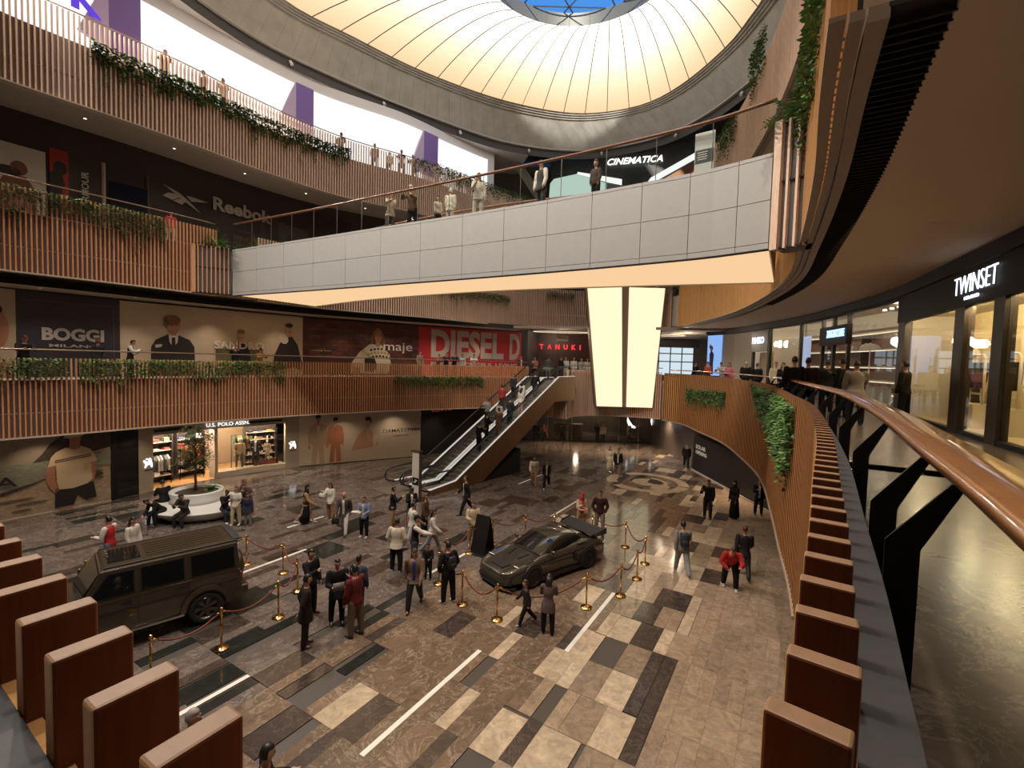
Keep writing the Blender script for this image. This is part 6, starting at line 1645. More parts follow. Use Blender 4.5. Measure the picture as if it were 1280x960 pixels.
for s in (1, -1):
    for x, r_, wy in ((1.24, .345, .93), (-1.21, .365, .965)):
        pts = [(x + (r_ + .045) * math.cos(2 * math.pi * k / 24), r_ + (r_ + .045) * math.sin(2 * math.pi * k / 24)) for k in range(24)]
        pts = [(a, max(b, .14)) for a, b in pts]
        m2 = MB(); sideprism(m2, pts, s * (wy - .25), s * (wy - .012)); m2.build('wheel_arch', dark, cp_)
        wheel(cp_, x, s * (wy + .012), r_, .25, s, 10, rimd)
    m2 = MB(); m2.ball((0, 0, 0), (.08, .15, .03), 14, 8, 0, Matrix.Rotation(-.6, 3, 'Y')); m2.v = [(v[0] + 1.72, v[1] * .85 + s * .64, v[2] + .675) for v in m2.v]; m2.build('headlamp', lampw, cp_, True)
    m2 = MB(); m2.ball((.45, s * .93, .93), (.06, .11, .06), 10, 6); m2.tube([(.5, s * .78, .86), (.47, s * .9, .90)], .022, 6); m2.build('door_mirror', paint_s, cp_, True)
    MB().slab([(-.62, s * .945, .70), (-.50, s * .93, .68), (-.58, s * .935, .40), (-.68, s * .955, .46)], (0, s * .012, 0)).build('side_intake', plast, cp_)
    MB().slab([(-.75, s * .80, .955), (-1.15, s * .80, .985), (-1.2, s * .86, .95), (-.8, s * .86, .925)], (0, 0, .012)).build('rear_wing_intake', mat('pale_reflect_paint', (.2, .18, .15), .2, .6, coat=1.), cp_)
    MB().box((0.0, s * .875, .19), (1.75, .12, .09)).build('side_skirt', plast, cp_)
    MB().box((-.45, s * .897, .75), (.17, .012, .028)).build('door_handle', paint_s, cp_)
    for x in (.72, -.68): MB().slab([(x, s * .889 if x > 0 else s * .925, .30), (x + .01, s * .889 if x > 0 else s * .925, .30), (x + .03, s * .87 if x > 0 else s * .90, .78), (x + .02, s * .87 if x > 0 else s * .90, .78)], (0, s * .006, 0)).build('door_gap', dark, cp_)
    MB().slab([(-.92, s * .62, 1.06), (-1.75, s * .70, 1.06), (-1.75, s * .70, 1.22), (-1.5, s * .7, 1.22)], (0, s * .02, 0)).build('wing_strut', plast, cp_) if False else None
    MB().slab([(1.45, s * .80, .752), (1.15, s * .80, .79), (1.15, s * .72, .795), (1.45, s * .72, .755)], (0, 0, .01)).build('wing_louvre', plast, cp_)
# front bumper openings, splitter, tail
MB().loft([[(2.20, -.62, .20), (2.20, .62, .20), (2.245, .5, .36), (2.245, -.5, .36)], [(2.23, -.62, .20), (2.23, .62, .20), (2.275, .5, .36), (2.275, -.5, .36)]]).build('front_grille', plast, cp_)
for s in (1, -1): MB().slab([(2.13, s * .55, .24), (2.02, s * .80, .24), (2.02, s * .79, .40), (2.16, s * .56, .40)], (.045, 0, 0)).build('front_intake', plast, cp_)
MB().prism([(2.27, -.45), (2.27, .45), (2.1, .82), (1.9, .88), (1.9, -.88), (2.1, -.82)], .12, .15).build('splitter', plast, cp_)
MB().slab([(2.02, -.3, .625), (2.02, .3, .625), (1.7, .36, .668), (1.7, -.36, .668)], (.0, 0, .012)).build('bonnet_vent', plast, cp_)
for s in (1, -1): MB().slab([(1.35, s * .26, .735), (.95, s * .34, .803), (.95, s * .30, .805), (1.35, s * .22, .737)], (0, 0, .010)).build('bonnet_crease', plast, cp_)
MB().loft([[(-1.55, -.80, 1.02), (-1.55, .80, 1.02), (-2.12, .88, 1.10), (-2.12, -.88, 1.10)], [(-1.56, -.80, 1.045), (-1.56, .80, 1.045), (-2.12, .88, 1.15), (-2.12, -.88, 1.15)]]).build('rear_wing', plast, cp_)
for s in (1, -1):
    MB().slab([(-1.65, s * .62, .86), (-1.98, s * .62, .78), (-2.0, s * .62, 1.10), (-1.75, s * .62, 1.06)], (0, .02, 0)).build('wing_strut', plast, cp_)
    MB().slab([(-1.6, s * .87, .98), (-2.18, s * .87, .98), (-2.18, s * .87, 1.20), (-1.7, s * .87, 1.10)], (0, s * .015, 0)).build('wing_end_plate', plast, cp_)
MB().slab([(-1.45, -.5, 1.06), (-1.45, .5, 1.06), (-2.05, .62, .83), (-2.05, -.62, .83)], (0, 0, .02)).build('engine_cover', plast, cp_)
MB().box((-2.245, 0, .66), (.02, 1.45, .05)).build('tail_lamp', lampr, cp_)
# ------------------------------------------------------------------ people
def cmat(c, rough=.85):
    return mat('cloth_%02d_%02d_%02d' % tuple(int(round(q * 99)) for q in c), c, rough, var=.06, vscale=14, spec=.2)
SKIN = {'l': mat('skin_light', (.42, .235, .155), .5), 'm': mat('skin_medium', (.33, .165, .10), .5), 'd': mat('skin_dark', (.18, .085, .05), .5), 'w': mat('mannequin_ivory', (.66, .58, .46), .4)}
HAIR = {'k': mat('hair_black', (.010, .008, .007), .45), 'b': mat('hair_brown', (.045, .022, .012), .45), 'r': mat('hair_red', (.13, .03, .012), .45), 'g': mat('hair_grey', (.30, .27, .25), .5), 'y': mat('hair_blond', (.20, .105, .045), .5)}
eye_m, lip_m = mat('eye_dark', (.02, .013, .01), .2), mat('lips', (.24, .07, .055), .5)
sole_m = mat('sole_white', (.55, .52, .48), .6)
JOBS = []
def rx(v, a): return Vector((v.x, v.y * math.cos(a) - v.z * math.sin(a), v.y * math.sin(a) + v.z * math.cos(a)))
def cap(mb, a, b, ra, rb, n=10):
    a, b = Vector(a), Vector(b); d = (b - a)
    d = d.normalized() if d.length > 1e-6 else Vector((0, 0, 1))
    mb.tube([a - d * ra * .95, a - d * ra * .62, a, b, b + d * rb * .62, b + d * rb * .95], [ra * .3, ra * .78, ra, rb, rb * .78, rb * .3], n)
POSE = {  # lean, head pitch, legs (flex, out, knee) L R, arms (flex, out, elbow, inward) L R
    'stand': (2, 4, ((3, 4, 3), (-2, 4, 2)), ((4, 10, 14, 5), (2, 10, 16, 5))),
    'stand2': (0, 0, ((-3, 5, 2), (6, 7, 8)), ((10, 12, 30, 15), (-4, 9, 12, 0))),
    'walk': (4, 4, ((24, 3, 8), (-20, 3, 22)), ((-20, 9, 18, 0), (24, 9, 26, 4))),
    'walk2': (4, 4, ((-18, 3, 20), (26, 3, 10)), ((22, 9, 30, 4), (-18, 9, 18, 0))),
    'phone': (4, 24, ((3, 4, 3), (-2, 5, 3)), ((26, 8, 95, 30), (30, 8, 98, 30))),
    'photo': (0, -2, ((4, 4, 3), (-4, 5, 3)), ((62, 12, 78, 22), (64, 12, 78, 22))),
    'carry': (2, 6, ((3, 4, 4), (-3, 5, 2)), ((12, 10, 80, 18), (14, 10, 84, 18))),
    'one': (2, 8, ((3, 4, 3), (-3, 5, 2)), ((4, 10, 14, 4), (34, 10, 92, 22))),
    'point': (4, 4, ((4, 4, 3), (-4, 6, 3)), ((20, 12, 60, 10), (58, 14, 22, 0))),
    'cross': (0, 6, ((2, 6, 2), (-2, 6, 2)), ((22, 10, 92, 62), (24, 10, 88, 62))),
    'rail': (16, 4, ((-6, 5, 6), (4, 5, 14)), ((46, 12, 58, 26), (48, 12, 56, 26))),
    'back': (2, 6, ((2, 5, 2), (-3, 5, 3)), ((-24, 12, 40, 40), (-24, 12, 40, 40))),
    'pockets': (2, 8, ((3, 5, 3), (-2, 6, 3)), ((-4, 20, 34, 18), (-4, 20, 34, 18))),
    'sit': (10, 12, ((78, 9, 80), (76, 9, 76)), ((30, 8, 62, 24), (30, 8, 62, 24))),
    'bent': (46, 34, ((78, 12, 82), (76, 12, 74)), ((12, 6, 30, 18), (10, 6, 36, 18))),
    'sitphone': (12, 30, ((80, 8, 84), (76, 8, 78)), ((34, 8, 84, 30), (36, 8, 86, 30))),
    'crouch': (48, 10, ((14, 8, 16), (-6, 8, 12)), ((40, 14, 50, 20), (-10, 20, 40, 40))),
    'mann': (-2, 0, ((2, 5, 2), (-3, 6, 3)), ((2, 14, 10, 0), (6, 14, 24, 6))),
}
def person(label, pos, f, H, pose='stand', sk='l', hair='short', hc='k', top=(.02, .02, .02), bottom=(.015, .015, .018), shoe=(.02, .018, .016), sleeve='long', hem=.47, legs='trousers', inner=None, sleevec=None, fat=1., vox=None, hd=None, seat=None, name='person', cat='person', group=None, female=False, hijab=None):
    P = POSE[pose]
    lean, hp = R(P[0]), R(P[1])
    t = thing(name, label, cat, pos, -R(f), group)
    u = Vector((0, math.sin(lean), math.cos(lean))); fwd = Vector((0, math.cos(lean), -math.sin(lean)))
    kid = H < 1.35
    hk = 1.22 if kid else 1.0       # children have relatively larger heads
    # legs
    L = []
    for i, s in enumerate((-1, 1)):
        a, ab, kn = (R(q) for q in P[2][i])
        d1 = Vector((s * math.sin(ab), math.sin(a) * math.cos(ab), -math.cos(a) * math.cos(ab)))
        d2 = Vector((s * math.sin(ab) * .3, math.sin(a - kn), -math.cos(a - kn))).normalized()
        hip = Vector((s * .052 * H, 0, 0)); knee = hip + d1 * .235 * H; ank = knee + d2 * .225 * H
        L.append([hip, knee, ank])
    hz = .54 if seat is not None else -min(q[2].z for q in L) + .04 * H
    if seat is not None: hz = seat + .075
    O = Vector((0, 0, hz))
    L = [[q + O for q in l] for l in L]
    pel = O.copy()
    neck = pel + u * .315 * H; sh_w = (.098 if female else .112) * H * (1 if not kid else .92)
    shc = pel + u * .292 * H
    hu = Vector((0, math.sin(lean * .6 + hp), math.cos(lean * .6 + hp))); hf = Vector((0, hu.z, -hu.y))
    hr = Vector((.045, .056, .070)) * H * hk
    headc = neck + u * .035 * H + hu * (.032 * H + hr.z * .72)
    A = []
    for i, s in enumerate((-1, 1)):
        fa, ab, el, inn = (R(q) for q in P[3][i])
        def dirv(fl, out):
            v = Vector((s * math.sin(out), 0, -math.cos(out))); v = rx(v, fl); return rx(v, -lean * .0)
        sp_ = shc + Vector((s * sh_w, 0, 0)); d1 = dirv(fa, ab)
        e = sp_ + d1 * .165 * H
        d2 = rx(Vector((-s * math.sin(inn), 0, -math.cos(inn))), fa + el)
        wr = e + d2 * .148 * H
        A.append([sp_, e, wr, d2.normalized(), s])
    k = H * fat * (1.0 if name == 'mannequin' else 1.10)
    vox = vox or .02
    # body: one continuous surface
    mb = MB()
    tors = [(-.045, .078, .055), (0, .088, .062), (.06, .078, .054), (.12, .070, .050), (.19, .084, .056), (.25, .092, .054), (.29, .078, .046), (.32, .036, .034)]
    if female: tors = [(-.045, .080, .058), (0, .090, .064), (.06, .074, .052), (.12, .062, .046), (.19, .076, .060), (.25, .084, .052), (.29, .070, .044), (.32, .032, .032)]
    def torso(m_, add, z0=-9, z1=9, flare=0.):
        rings = []
        for z, hw, hd_ in tors:
            if z0 <= z <= z1:
                fl = flare * max(0, (.06 - z) / .1)
                c = pel + u * z * H
                rings.append([c + Vector((math.cos(q) * (hw * k + add + fl), 0, 0)) + fwd * math.sin(q) * (hd_ * k + add + fl) for q in (2 * math.pi * j / 16 for j in range(16))])
        m_.loft(rings)
    torso(mb, 0)
    cap(mb, neck - u * .03 * H, headc - hu * hr.z * .4, .033 * H, .031 * H)
    rot = Matrix((Vector((1, 0, 0)), hf, hu)).transposed()
    mb.ball(headc, hr, 14, 10, 0, rot)
    mb.ball(headc - hu * hr.z * .48 + hf * hr.y * .22, (hr.x * .72, hr.y * .66, hr.z * .5), 12, 8, 0, rot)
    mb.ball(headc + hf * hr.y * 1.0 - hu * hr.z * .14, (.009 * H, .012 * H, .016 * H), 8, 6, 0, rot)
    for s in (-1, 1): mb.ball(headc + Vector((s * hr.x * .99, 0, 0)) - hu * hr.z * .08, (.006 * H, .012 * H, .018 * H), 8, 6, 0, rot)
    for sp_, e, wr, d, s in A:
        cap(mb, sp_, e, .030 * k, .024 * k); cap(mb, e, wr, .025 * k, .017 * k)
        # hand: palm, four unequal bent fingers and a thumb leaving the side of the palm
        side = Vector((0, 1, 0)) - d * d.y; side = side.normalized() if side.length > .1 else Vector((1, 0, 0))
        pal = d.cross(side).normalized() * -s
        cap(mb, wr + d * .008 * H + side * .006 * H, wr + d * .045 * H + side * .010 * H, .013 * H, .014 * H, 8); cap(mb, wr + d * .01 * H - side * .006 * H, wr + d * .045 * H - side * .010 * H, .012 * H, .013 * H, 8)
        for q, ln in ((-.017, .040), (-.006, .048), (.006, .051), (.017, .045)):
            b0 = wr + d * .05 * H + side * q * H; b1 = b0 + (d + pal * .25) * ln * .5 * H; b2 = b1 + (d + pal * .8).normalized() * ln * .45 * H
            mb.tube([b0, b1, b2], [.0062 * H, .0056 * H, .0044 * H], 6)
        b0 = wr + d * .018 * H + side * .016 * H; b1 = b0 + (d * .5 + side * .8 + pal * .2).normalized() * .03 * H; b2 = b1 + (d * .9 + side * .3).normalized() * .025 * H
        mb.tube([b0, b1, b2], [.0078 * H, .0068 * H, .005 * H], 6)
    for hip, knee, ank in L:
        cap(mb, hip, knee, .050 * k, .035 * k); cap(mb, knee, ank, .035 * k, .022 * H)
        cap(mb, knee + (ank - knee) * .25 - Vector((0, .008 * H, 0)), knee + (ank - knee) * .5 - Vector((0, .006 * H, 0)), .032 * k, .026 * k)
        cap(mb, ank + Vector((0, -.012 * H, -.016 * H)), ank + Vector((0, .07 * H, -.022 * H)), .018 * H, .014 * H)
    bo = mb.build('body', SKIN[sk], t, True); JOBS.append((bo, vox, 2))
    if name != 'mannequin':
        mb = MB()
        for s in (-1, 1): mb.ball(headc + Vector((s * hr.x * .40, 0, 0)) + hf * hr.y * .90 + hu * hr.z * .02, (.0075 * H, .004 * H, .0045 * H), 8, 5, 0, rot)
        for s in (-1, 1): mb.ball(headc + Vector((s * hr.x * .42, 0, 0)) + hf * hr.y * .90 + hu * hr.z * .20, (.012 * H, .004 * H, .003 * H), 8, 5, 1, rot)
        mb.ball(headc + hf * hr.y * .86 - hu * hr.z * .50, (.012 * H, .006 * H, .0045 * H), 8, 5, 2, rot)
        mb.build('face_features', [eye_m, HAIR[hc], lip_m], t, True)
    # hair and head coverings
    def cover(m_, name_, g=1.07, low=-.15, back=.0, mats=None):
        mb = MB(); rings = []
        for j in range(9):
            a = math.pi * (j / 8) * (.62 + back)
            a = max(a, .05)
            ring = []
            for i in range(16):
                b = 2 * math.pi * i / 16
                p = Vector((math.sin(a) * math.cos(b) * hr.x * g, math.sin(a) * math.sin(b) * hr.y * g, math.cos(a) * hr.z * g))
                if p.y > 0 and p.z < hr.z * .42:      # keep the face free
                    fr_ = min(1, p.y / (hr.y * .5)); p = p.lerp(Vector((p.x * .75, p.y * .4, max(p.z, hr.z * .30))), fr_)
                ring.append(headc + rot @ p)
            rings.append(ring)
        mb.loft(rings, 0); mb.build(name_, m_, t, True)
    if hair in ('short', 'bun'): cover(HAIR[hc], 'hair')
    if hair == 'bun':
        MB().ball(headc - hf * hr.y * 1.05 + hu * hr.z * .35, .026 * H, 10, 7).build('hair_bun', HAIR[hc], t, True)
    if hair == 'long':
        cover(HAIR[hc], 'hair', 1.10, back=.08)
        mb = MB(); rings = []
        for j, (dz, w_, d_) in enumerate(((.35, .040, .030), (-.3, .050, .038), (-1.0, .056, .030), (-1.9, .054, .022), (-2.5, .035, .012))):
            c = headc + hu * hr.z * max(dz, -1) + u * hr.z * min(0, dz + 1) - hf * hr.y * (.55 if j < 2 else .75)
            rings.append([c + Vector((math.cos(q) * w_ * H, 0, 0)) + fwd * math.sin(q) * d_ * H for q in (2 * math.pi * i / 12 for i in range(12))])
        mb.loft(rings).build('long_hair', HAIR[hc], t, True)
    if hair == 'bald': cover(HAIR[hc], 'hair_rim', 1.015, back=-.3) if False else None
    if hair in ('cap', 'beret'):
        m_ = cmat(hijab or (.02, .02, .022)); cover(HAIR[hc], 'hair', 1.03); cover(m_, 'cap', 1.12, back=-.2)
        if hair == 'cap':
            q = headc + hf * hr.y * .95 + hu * hr.z * .45
            MB().ball(q, (hr.x * .9, hr.y * .6, .006 * H), 12, 4, 0, rot).build('cap_peak', m_, t, True)
    if hair == 'hijab':
        m_ = cmat(hijab); cover(m_, 'headscarf', 1.17, back=.05)
        mb = MB(); rings = []
        for c, w_, d_ in ((headc - hu * hr.z * .3, .052, .052), (neck + u * .03 * H, .05, .05), (neck - u * .02 * H, .085, .062), (neck - u * .09 * H, .105, .072)):
            rings.append([c + Vector((math.cos(q) * w_ * H, 0, 0)) + fwd * math.sin(q) * d_ * H - fwd * .006 * H for q in (2 * math.pi * i / 14 for i in range(14))])
        mb.loft(rings).build('headscarf_drape', m_, t, True)
    if hair == 'hood':
        m_ = cmat(hijab or top); cover(m_, 'hood', 1.2, back=.1)
    # clothes
    add = .016
    if top is not None:
        mb = MB(); rings = []
        low = -(.5 - hem) if hem < .5 else 0
        torso(mb, add, flare=.012)
        if hem < .455:   # long coat or tunic
            c0, c1 = pel - u * .02 * H, pel - u * (.5 - hem) * H
            mid = (L[0][1] + L[1][1]) / 2; c1.y = pel.y + (mid.y - pel.y) * min(1, (.5 - hem) / .235) * (.9 if seat is None else 0)
            mb.loft([[c + Vector((math.cos(q) * w_, math.sin(q) * d_, 0)) for q in (2 * math.pi * i / 16 for i in range(16))] for c, w_, d_ in ((c0 + u * .04 * H, .092 * k + add, .066 * k + add), (c0, .096 * k + add, .072 * k + add), (c1, .10 * k + add + .01, .08 * k + add + .012))])
        ends = {'long': 1.0, 'short': None, 'none': None}
        for sp_, e, wr, d, s in A:
            if sleeve == 'none' and sleevec is None:
                cap(mb, sp_, sp_ + (e - sp_) * .1, .036 * k + .008, .034 * k + .006); continue
            if sleevec is not None: continue
            if sleeve == 'short': cap(mb, sp_, sp_ + (e - sp_) * .62, .033 * k + add, .031 * k + add)
            else:
                cap(mb, sp_, e, .033 * k + add, .027 * k + add); cap(mb, e, e + (wr - e) * .93, .028 * k + add, .021 * k + add)
        o = mb.build('coat' if hem < .455 else 'top', cmat(top), t, True); JOBS.append((o, max(vox, .02), 2))
        if sleevec is not None:
            for sp_, e, wr, d, s in A:
                mb = MB(); cap(mb, sp_, e, .033 * k + add, .027 * k + add); cap(mb, e, e + (wr - e) * .95, .028 * k + add, .021 * k + add)
                mb.build('sleeve', cmat(sleevec), t, True)
        if inner is not None:
            mb = MB(); rings = []
            for z, w_ in ((.315, .028), (.27, .026), (.20, .024), (.12, .024), (.02, .026), (-.02, .02)):
                hd_ = [b for a, _, b in tors if a <= z][-1] * k
                c = pel + u * z * H + fwd * (hd_ + add + .001)
                rings.append([c + Vector((math.cos(q) * w_ * H, 0, 0)) + fwd * math.sin(q) * .012 for q in (2 * math.pi * i / 10 for i in range(10))])
            mb.loft(rings).build('shirt_front', cmat(inner), t, True)
    if bottom is not None and legs in ('trousers', 'shorts'):
        mb = MB(); torso(mb, .009, -9, .06)
        for hip, knee, ank in L:
            cap(mb, hip, knee, .054 * k + .008, .040 * k + .008)
            if legs == 'trousers': cap(mb, knee, ank + (knee - ank) * .02, .040 * k + .008, .030 * k + .008)
        o = mb.build(legs, cmat(bottom), t, True); JOBS.append((o, max(vox, .02), 2))
    if legs in ('skirt', 'longskirt'):
        zf = .05 if legs == 'longskirt' else .22
        c1 = Vector((0, (L[0][2].y + L[1][2].y) * .35, zf * H)); w1 = (.135 if legs == 'longskirt' else .11) * H
        mb = MB(); mb.loft([[c + Vector((math.cos(q) * w_ * (1 + .05 * math.cos(5 * q) * j / 3), math.sin(q) * d_ * (1 + .05 * math.cos(5 * q) * j / 3), 0)) for q in (2 * math.pi * i / 20 for i in range(20))] for j, (c, w_, d_) in enumerate(((pel + u * .10 * H, .072 * k + .012, .054 * k + .012), (pel, .092 * k + .012, .068 * k + .012), (pel.lerp(c1, .5), w1 * .88, w1 * .80), (c1, w1, w1 * .92)))])
        mb.build('skirt', cmat(bottom), t, True)
    for hip, knee, ank in L:
        fz = ank.z - .04 * H
        mb = MB(); rings = []
        for y, w_, h_ in ((-.034, .016, .030), (-.026, .021, .044), (0, .022, .048), (.035, .024, .034), (.075, .025, .024), (.098, .018, .016), (.104, .010, .010)):
            rings.append([Vector((ank.x + math.cos(q) * w_ * H, ank.y + y * H, fz + max(0, .5 + .5 * math.sin(q)) * h_ * H)) for q in (2 * math.pi * i / 12 for i in range(12))])
        o = mb.loft(rings).build('shoe', cmat(shoe, .5), t, True)
    # where the hands are, in world space
    M = Matrix.Translation(Vector(pos)) @ Matrix.Rotation(-R(f), 4, 'Z')
    return t, [M @ (a[2] + a[3] * .05 * H) for a in A], M, dict(pel=pel, sh=shc, u=u, H=H, head=headc, fwd=fwd)
K, W_, N_ = (.012, .011, .012), (.58, .54, .48), (.03, .035, .07)
TAN, GREY, DEN, CRM, BRN, MAR, RED, NAVY = (.33, .20, .10), (.20, .185, .17), (.13, .15, .18), (.52, .42, .28), (.10, .055, .035), (.11, .018, .02), (.48, .03, .035), (.025, .028, .05)
G0 = .003
hands = {}
def add(key, *a, **k): hands[key] = person(*a, **k)
# ---- hall floor
add('redvest', 'person in a red vest over white sleeves, standing beyond the off-road car', (-12.56, 14.52, G0), 265, 1.76, 'carry', top=(.42, .025, .03), sleevec=W_, bottom=DEN)
add('redvest2', 'person with black hair mostly hidden behind the one in the red vest', (-12.05, 14.75, G0), 90, 1.66, 'stand', hair='long', top=W_, bottom=K)
add('sit1', 'heavy man in black sitting on the far left of the white planter bench', (-14.95, 20.05, G0), 300, 1.78, 'sit', top=K, bottom=K, seat=.45, fat=1.12)
add('sit2', 'person in black doubled over on the front left of the planter bench', (-14.15, 18.85, G0), 205, 1.74, 'bent', top=K, bottom=K, seat=.45)
add('sit3', 'man in dark clothes sitting facing us on the planter bench, hands together', (-13.05, 18.62, G0), 185, 1.74, 'sitphone', top=(.03, .025, .022), bottom=(.03, .025, .022), seat=.45)
add('sit4', 'woman in black with a white paper on the right of the planter bench, white shoes', (-11.85, 19.25, G0), 120, 1.68, 'sitphone', hair='bun', top=K, bottom=(.03, .035, .05), shoe=W_, seat=.45, female=True)
add('sit5', 'red-haired person sitting on the far right side of the planter bench', (-12.05, 20.75, G0), 60, 1.7, 'sit', hc='r', top=(.06, .04, .035), bottom=K, seat=.45)
add('sit6', 'dark-haired person in a plaid dark top behind the woman with the paper', (-11.6, 20.0, G0), 100, 1.72, 'sit', hc='k', top=(.05, .03, .03), bottom=K, seat=.45)
add('girl', 'girl in white top and cream trousers standing right of the planter bench', (-11.09, 18.78, G0), 180, 1.6, 'stand2', hair='bun', top=W_, bottom=CRM, shoe=W_, female=True, sleeve='short')
add('child', 'child in a navy coat with long hair beside the girl in white', (-10.60, 18.78, G0), 170, 1.33, 'stand', hair='long', hc='b', top=NAVY, bottom=GREY, hem=.40, female=True)
add('hijab1', 'woman in black headscarf, tan top and long black skirt walking right', (-8.43, 19.19, G0), 80, 1.66, 'walk', hair='hijab', hijab=K, top=TAN, bottom=K, legs='longskirt', shoe=W_, female=True)
add('whitej', 'woman in a white jacket and tan trousers with a small white bag', (-7.62, 19.75, G0), 200, 1.62, 'one', hair='long', hc='b', top=W_, bottom=TAN, hem=.43, shoe=TAN, female=True)
add('bald', 'bald man in white shirt and trousers under an open dark jacket', (-6.46, 18.16, G0), 175, 1.74, 'walk', hair='bald', top=(.06, .05, .045), inner=W_, bottom=W_, hem=.44)
add('blue', 'person in a blue top holding papers and a cloth, black trousers and white shoes', (-5.59, 17.89, G0), 185, 1.6, 'carry', top=(.16, .20, .34), inner=CRM, bottom=K, shoe=W_)
add('smoker', 'man in black jacket and tan trousers by the pylon sign, hand to mouth', (-4.80, 19.11, G0), 75, 1.68, 'one', top=K, bottom=TAN, hem=.43)
add('womd', 'woman in a dark jacket and grey trousers right of the pylon sign', (-4.05, 19.25, G0), 160, 1.66, 'phone', hair='long', top=K, inner=W_, bottom=(.10, .09, .09), female=True)
add('tee', 'man in a white tee and pale trousers behind the one in the black vest', (-3.55, 17.02, G0), 60, 1.76, 'walk', top=W_, bottom=(.40, .38, .36), shoe=W_, sleeve='short')
add('redh', 'woman with red-brown hair hidden behind the man in the white tee', (-3.30, 18.15, G0), 100, 1.70, 'stand', hair='long', hc='r', top=BRN, bottom=K, female=True)
add('bvest', 'man in a black vest and cap over white sleeves, reaching to the right', (-3.10, 15.34, G0), 80, 1.78, 'point', hair='cap', hijab=K, top=K, sleevec=W_, bottom=(.06, .05, .05))
add('jeans', 'woman in white top and wide grey jeans striding right', (-2.72, 16.57, G0), 95, 1.66, 'walk', hair='long', top=W_, bottom=(.20, .21, .21), fat=.98, female=True, shoe=BRN)
add('hoodie', 'person in a cream hoodie and black trousers seen from behind', (-3.63, 15.03, G0), 5, 1.76, 'pockets', top=(.56, .49, .38), bottom=K, shoe=W_, fat=1.1, hem=.45)
add('blazer', 'man in a brown tweed blazer over a blue shirt walking towards us', (-2.57, 12.84, G0), 180, 1.77, 'walk2', hc='b', hair='beret', hijab=(.07, .05, .04), top=(.16, .105, .075), inner=(.03, .05, .16), bottom=(.02, .02, .025), hem=.45, fat=1.08)
add('kid', 'small boy in black beside the man in the tweed blazer', (-2.50, 14.55, G0), 185, 1.15, 'carry', top=K, bottom=K)
add('wshoe', 'young man in a black jacket and black trousers with white shoes, from behind', (-1.67, 13.15, G0), 320, 1.79, 'pockets', top=K, bottom=K, shoe=W_, fat=1.06)
add('suit', 'man in a black suit and white shirt walking left, alone beside the escalator', (-1.90, 20.87, G0), 255, 1.83, 'walk', top=K, inner=W_, bottom=K, hem=.44)
add('cream', 'man in a cream shirt and grey trousers reading at the info stand', (-1.32, 17.35, G0), 165, 1.7, 'carry', top=CRM, bottom=(.27, .24, .21), shoe=W_)
add('dback', 'man in black turning to his companions, back left of the talking group', (-5.30, 12.35, G0), 110, 1.80, 'one', top=K, bottom=K)
add('dfront', 'man in a dark coat and brown shoes nearest on the left of the talking group', (-4.80, 10.95, G0), 60, 1.76, 'back', top=(.022, .014, .012), bottom=(.02, .013, .012), shoe=(.10, .035, .02), hem=.36)
add('mid', 'man in a black coat holding a grey tablet, middle of the talking group', (-4.42, 11.95, G0), 150, 1.74, 'carry', top=K, bottom=K, hem=.40)
add('mar', 'man in a maroon hooded jacket and brown trousers on the right of the talking group', (-3.75, 11.41, G0), 300, 1.82, 'one', top=MAR, bottom=(.15, .10, .075), shoe=(.05, .04, .035), fat=1.05)
add('behm', 'person in dark jeans almost hidden behind the maroon jacket', (-4.0, 12.35, G0), 20, 1.66, 'stand', top=(.04, .05, .08), bottom=(.03, .03, .04))
add('tansk', 'woman in a white top and long tan skirt walking in the middle distance', (1.38, 26.10, G0), 185, 1.74, 'walk', hair='long', top=W_, bottom=(.40, .25, .11), legs='skirt', shoe=K, female=True)
add('dwom', 'woman in a dark trouser suit beside the one in the tan skirt', (2.07, 25.67, G0), 190, 1.62, 'walk2', hair='bun', top=K, inner=W_, bottom=K, shoe=W_, female=True)
add('beige', 'woman in a long beige robe near the round floor inlay', (6.46, 29.93, G0), 185, 1.67, 'stand', hair='long', top=CRM, bottom=CRM, legs='longskirt', female=True)
add('dm2', 'man in a dark jacket over white shirt walking with the woman in beige', (6.72, 28.9, G0), 190, 1.78, 'walk', top=K, inner=W_, bottom=(.20, .15, .11), hem=.44)
for i, (x, y, f, h, lab, tp) in enumerate(((7.63, 40.9, 150, 1.7, 'dark figure left of a pair by the far glass front', K), (8.1, 40.9, 200, 1.72, 'figure in grey, right of a pair by the far glass front', (.3, .27, .25)), (10.17, 39.9, 120, 1.78, 'figure in dark brown walking by the far glass front under the pillar', (.07, .05, .04)), (4.38, 40.6, 95, 1.72, 'dark figure striding right in the gloom beyond the escalator', K), (3.0, 40.9, 240, 1.7, 'figure in rust brown walking in the gloom beyond the escalator', (.20, .08, .05)), (2.2, 40.6, 170, 1.75, 'dark figure closest to the escalator cladding in the gloom', K))):
    add('far%d' % i, lab, (x, y, G0), f, h, 'walk' if i in (2, 3, 4) else 'stand', top=tp, bottom=K, vox=.032)
add('redhood', 'woman in a red hood and red front with a pink bag, behind the coupe', (3.0, 19.0, G0), 170, 1.68, 'one', hair='hijab', hijab=RED, top=(.50, .40, .30), inner=RED, bottom=(.40, .26, .15), female=True)
add('marj', 'man in a dark maroon jacket and grey trousers behind the coupe', (3.78, 19.05, G0), 195, 1.78, 'pockets', top=(.05, .018, .018), bottom=(.30, .24, .19), shoe=K, fat=1.05)
add('dress', 'man in a black jumper and dark trousers standing alone at the right', (9.16, 21.25, G0), 220, 1.82, 'one', top=K, bottom=(.03, .022, .018), shoe=BRN)
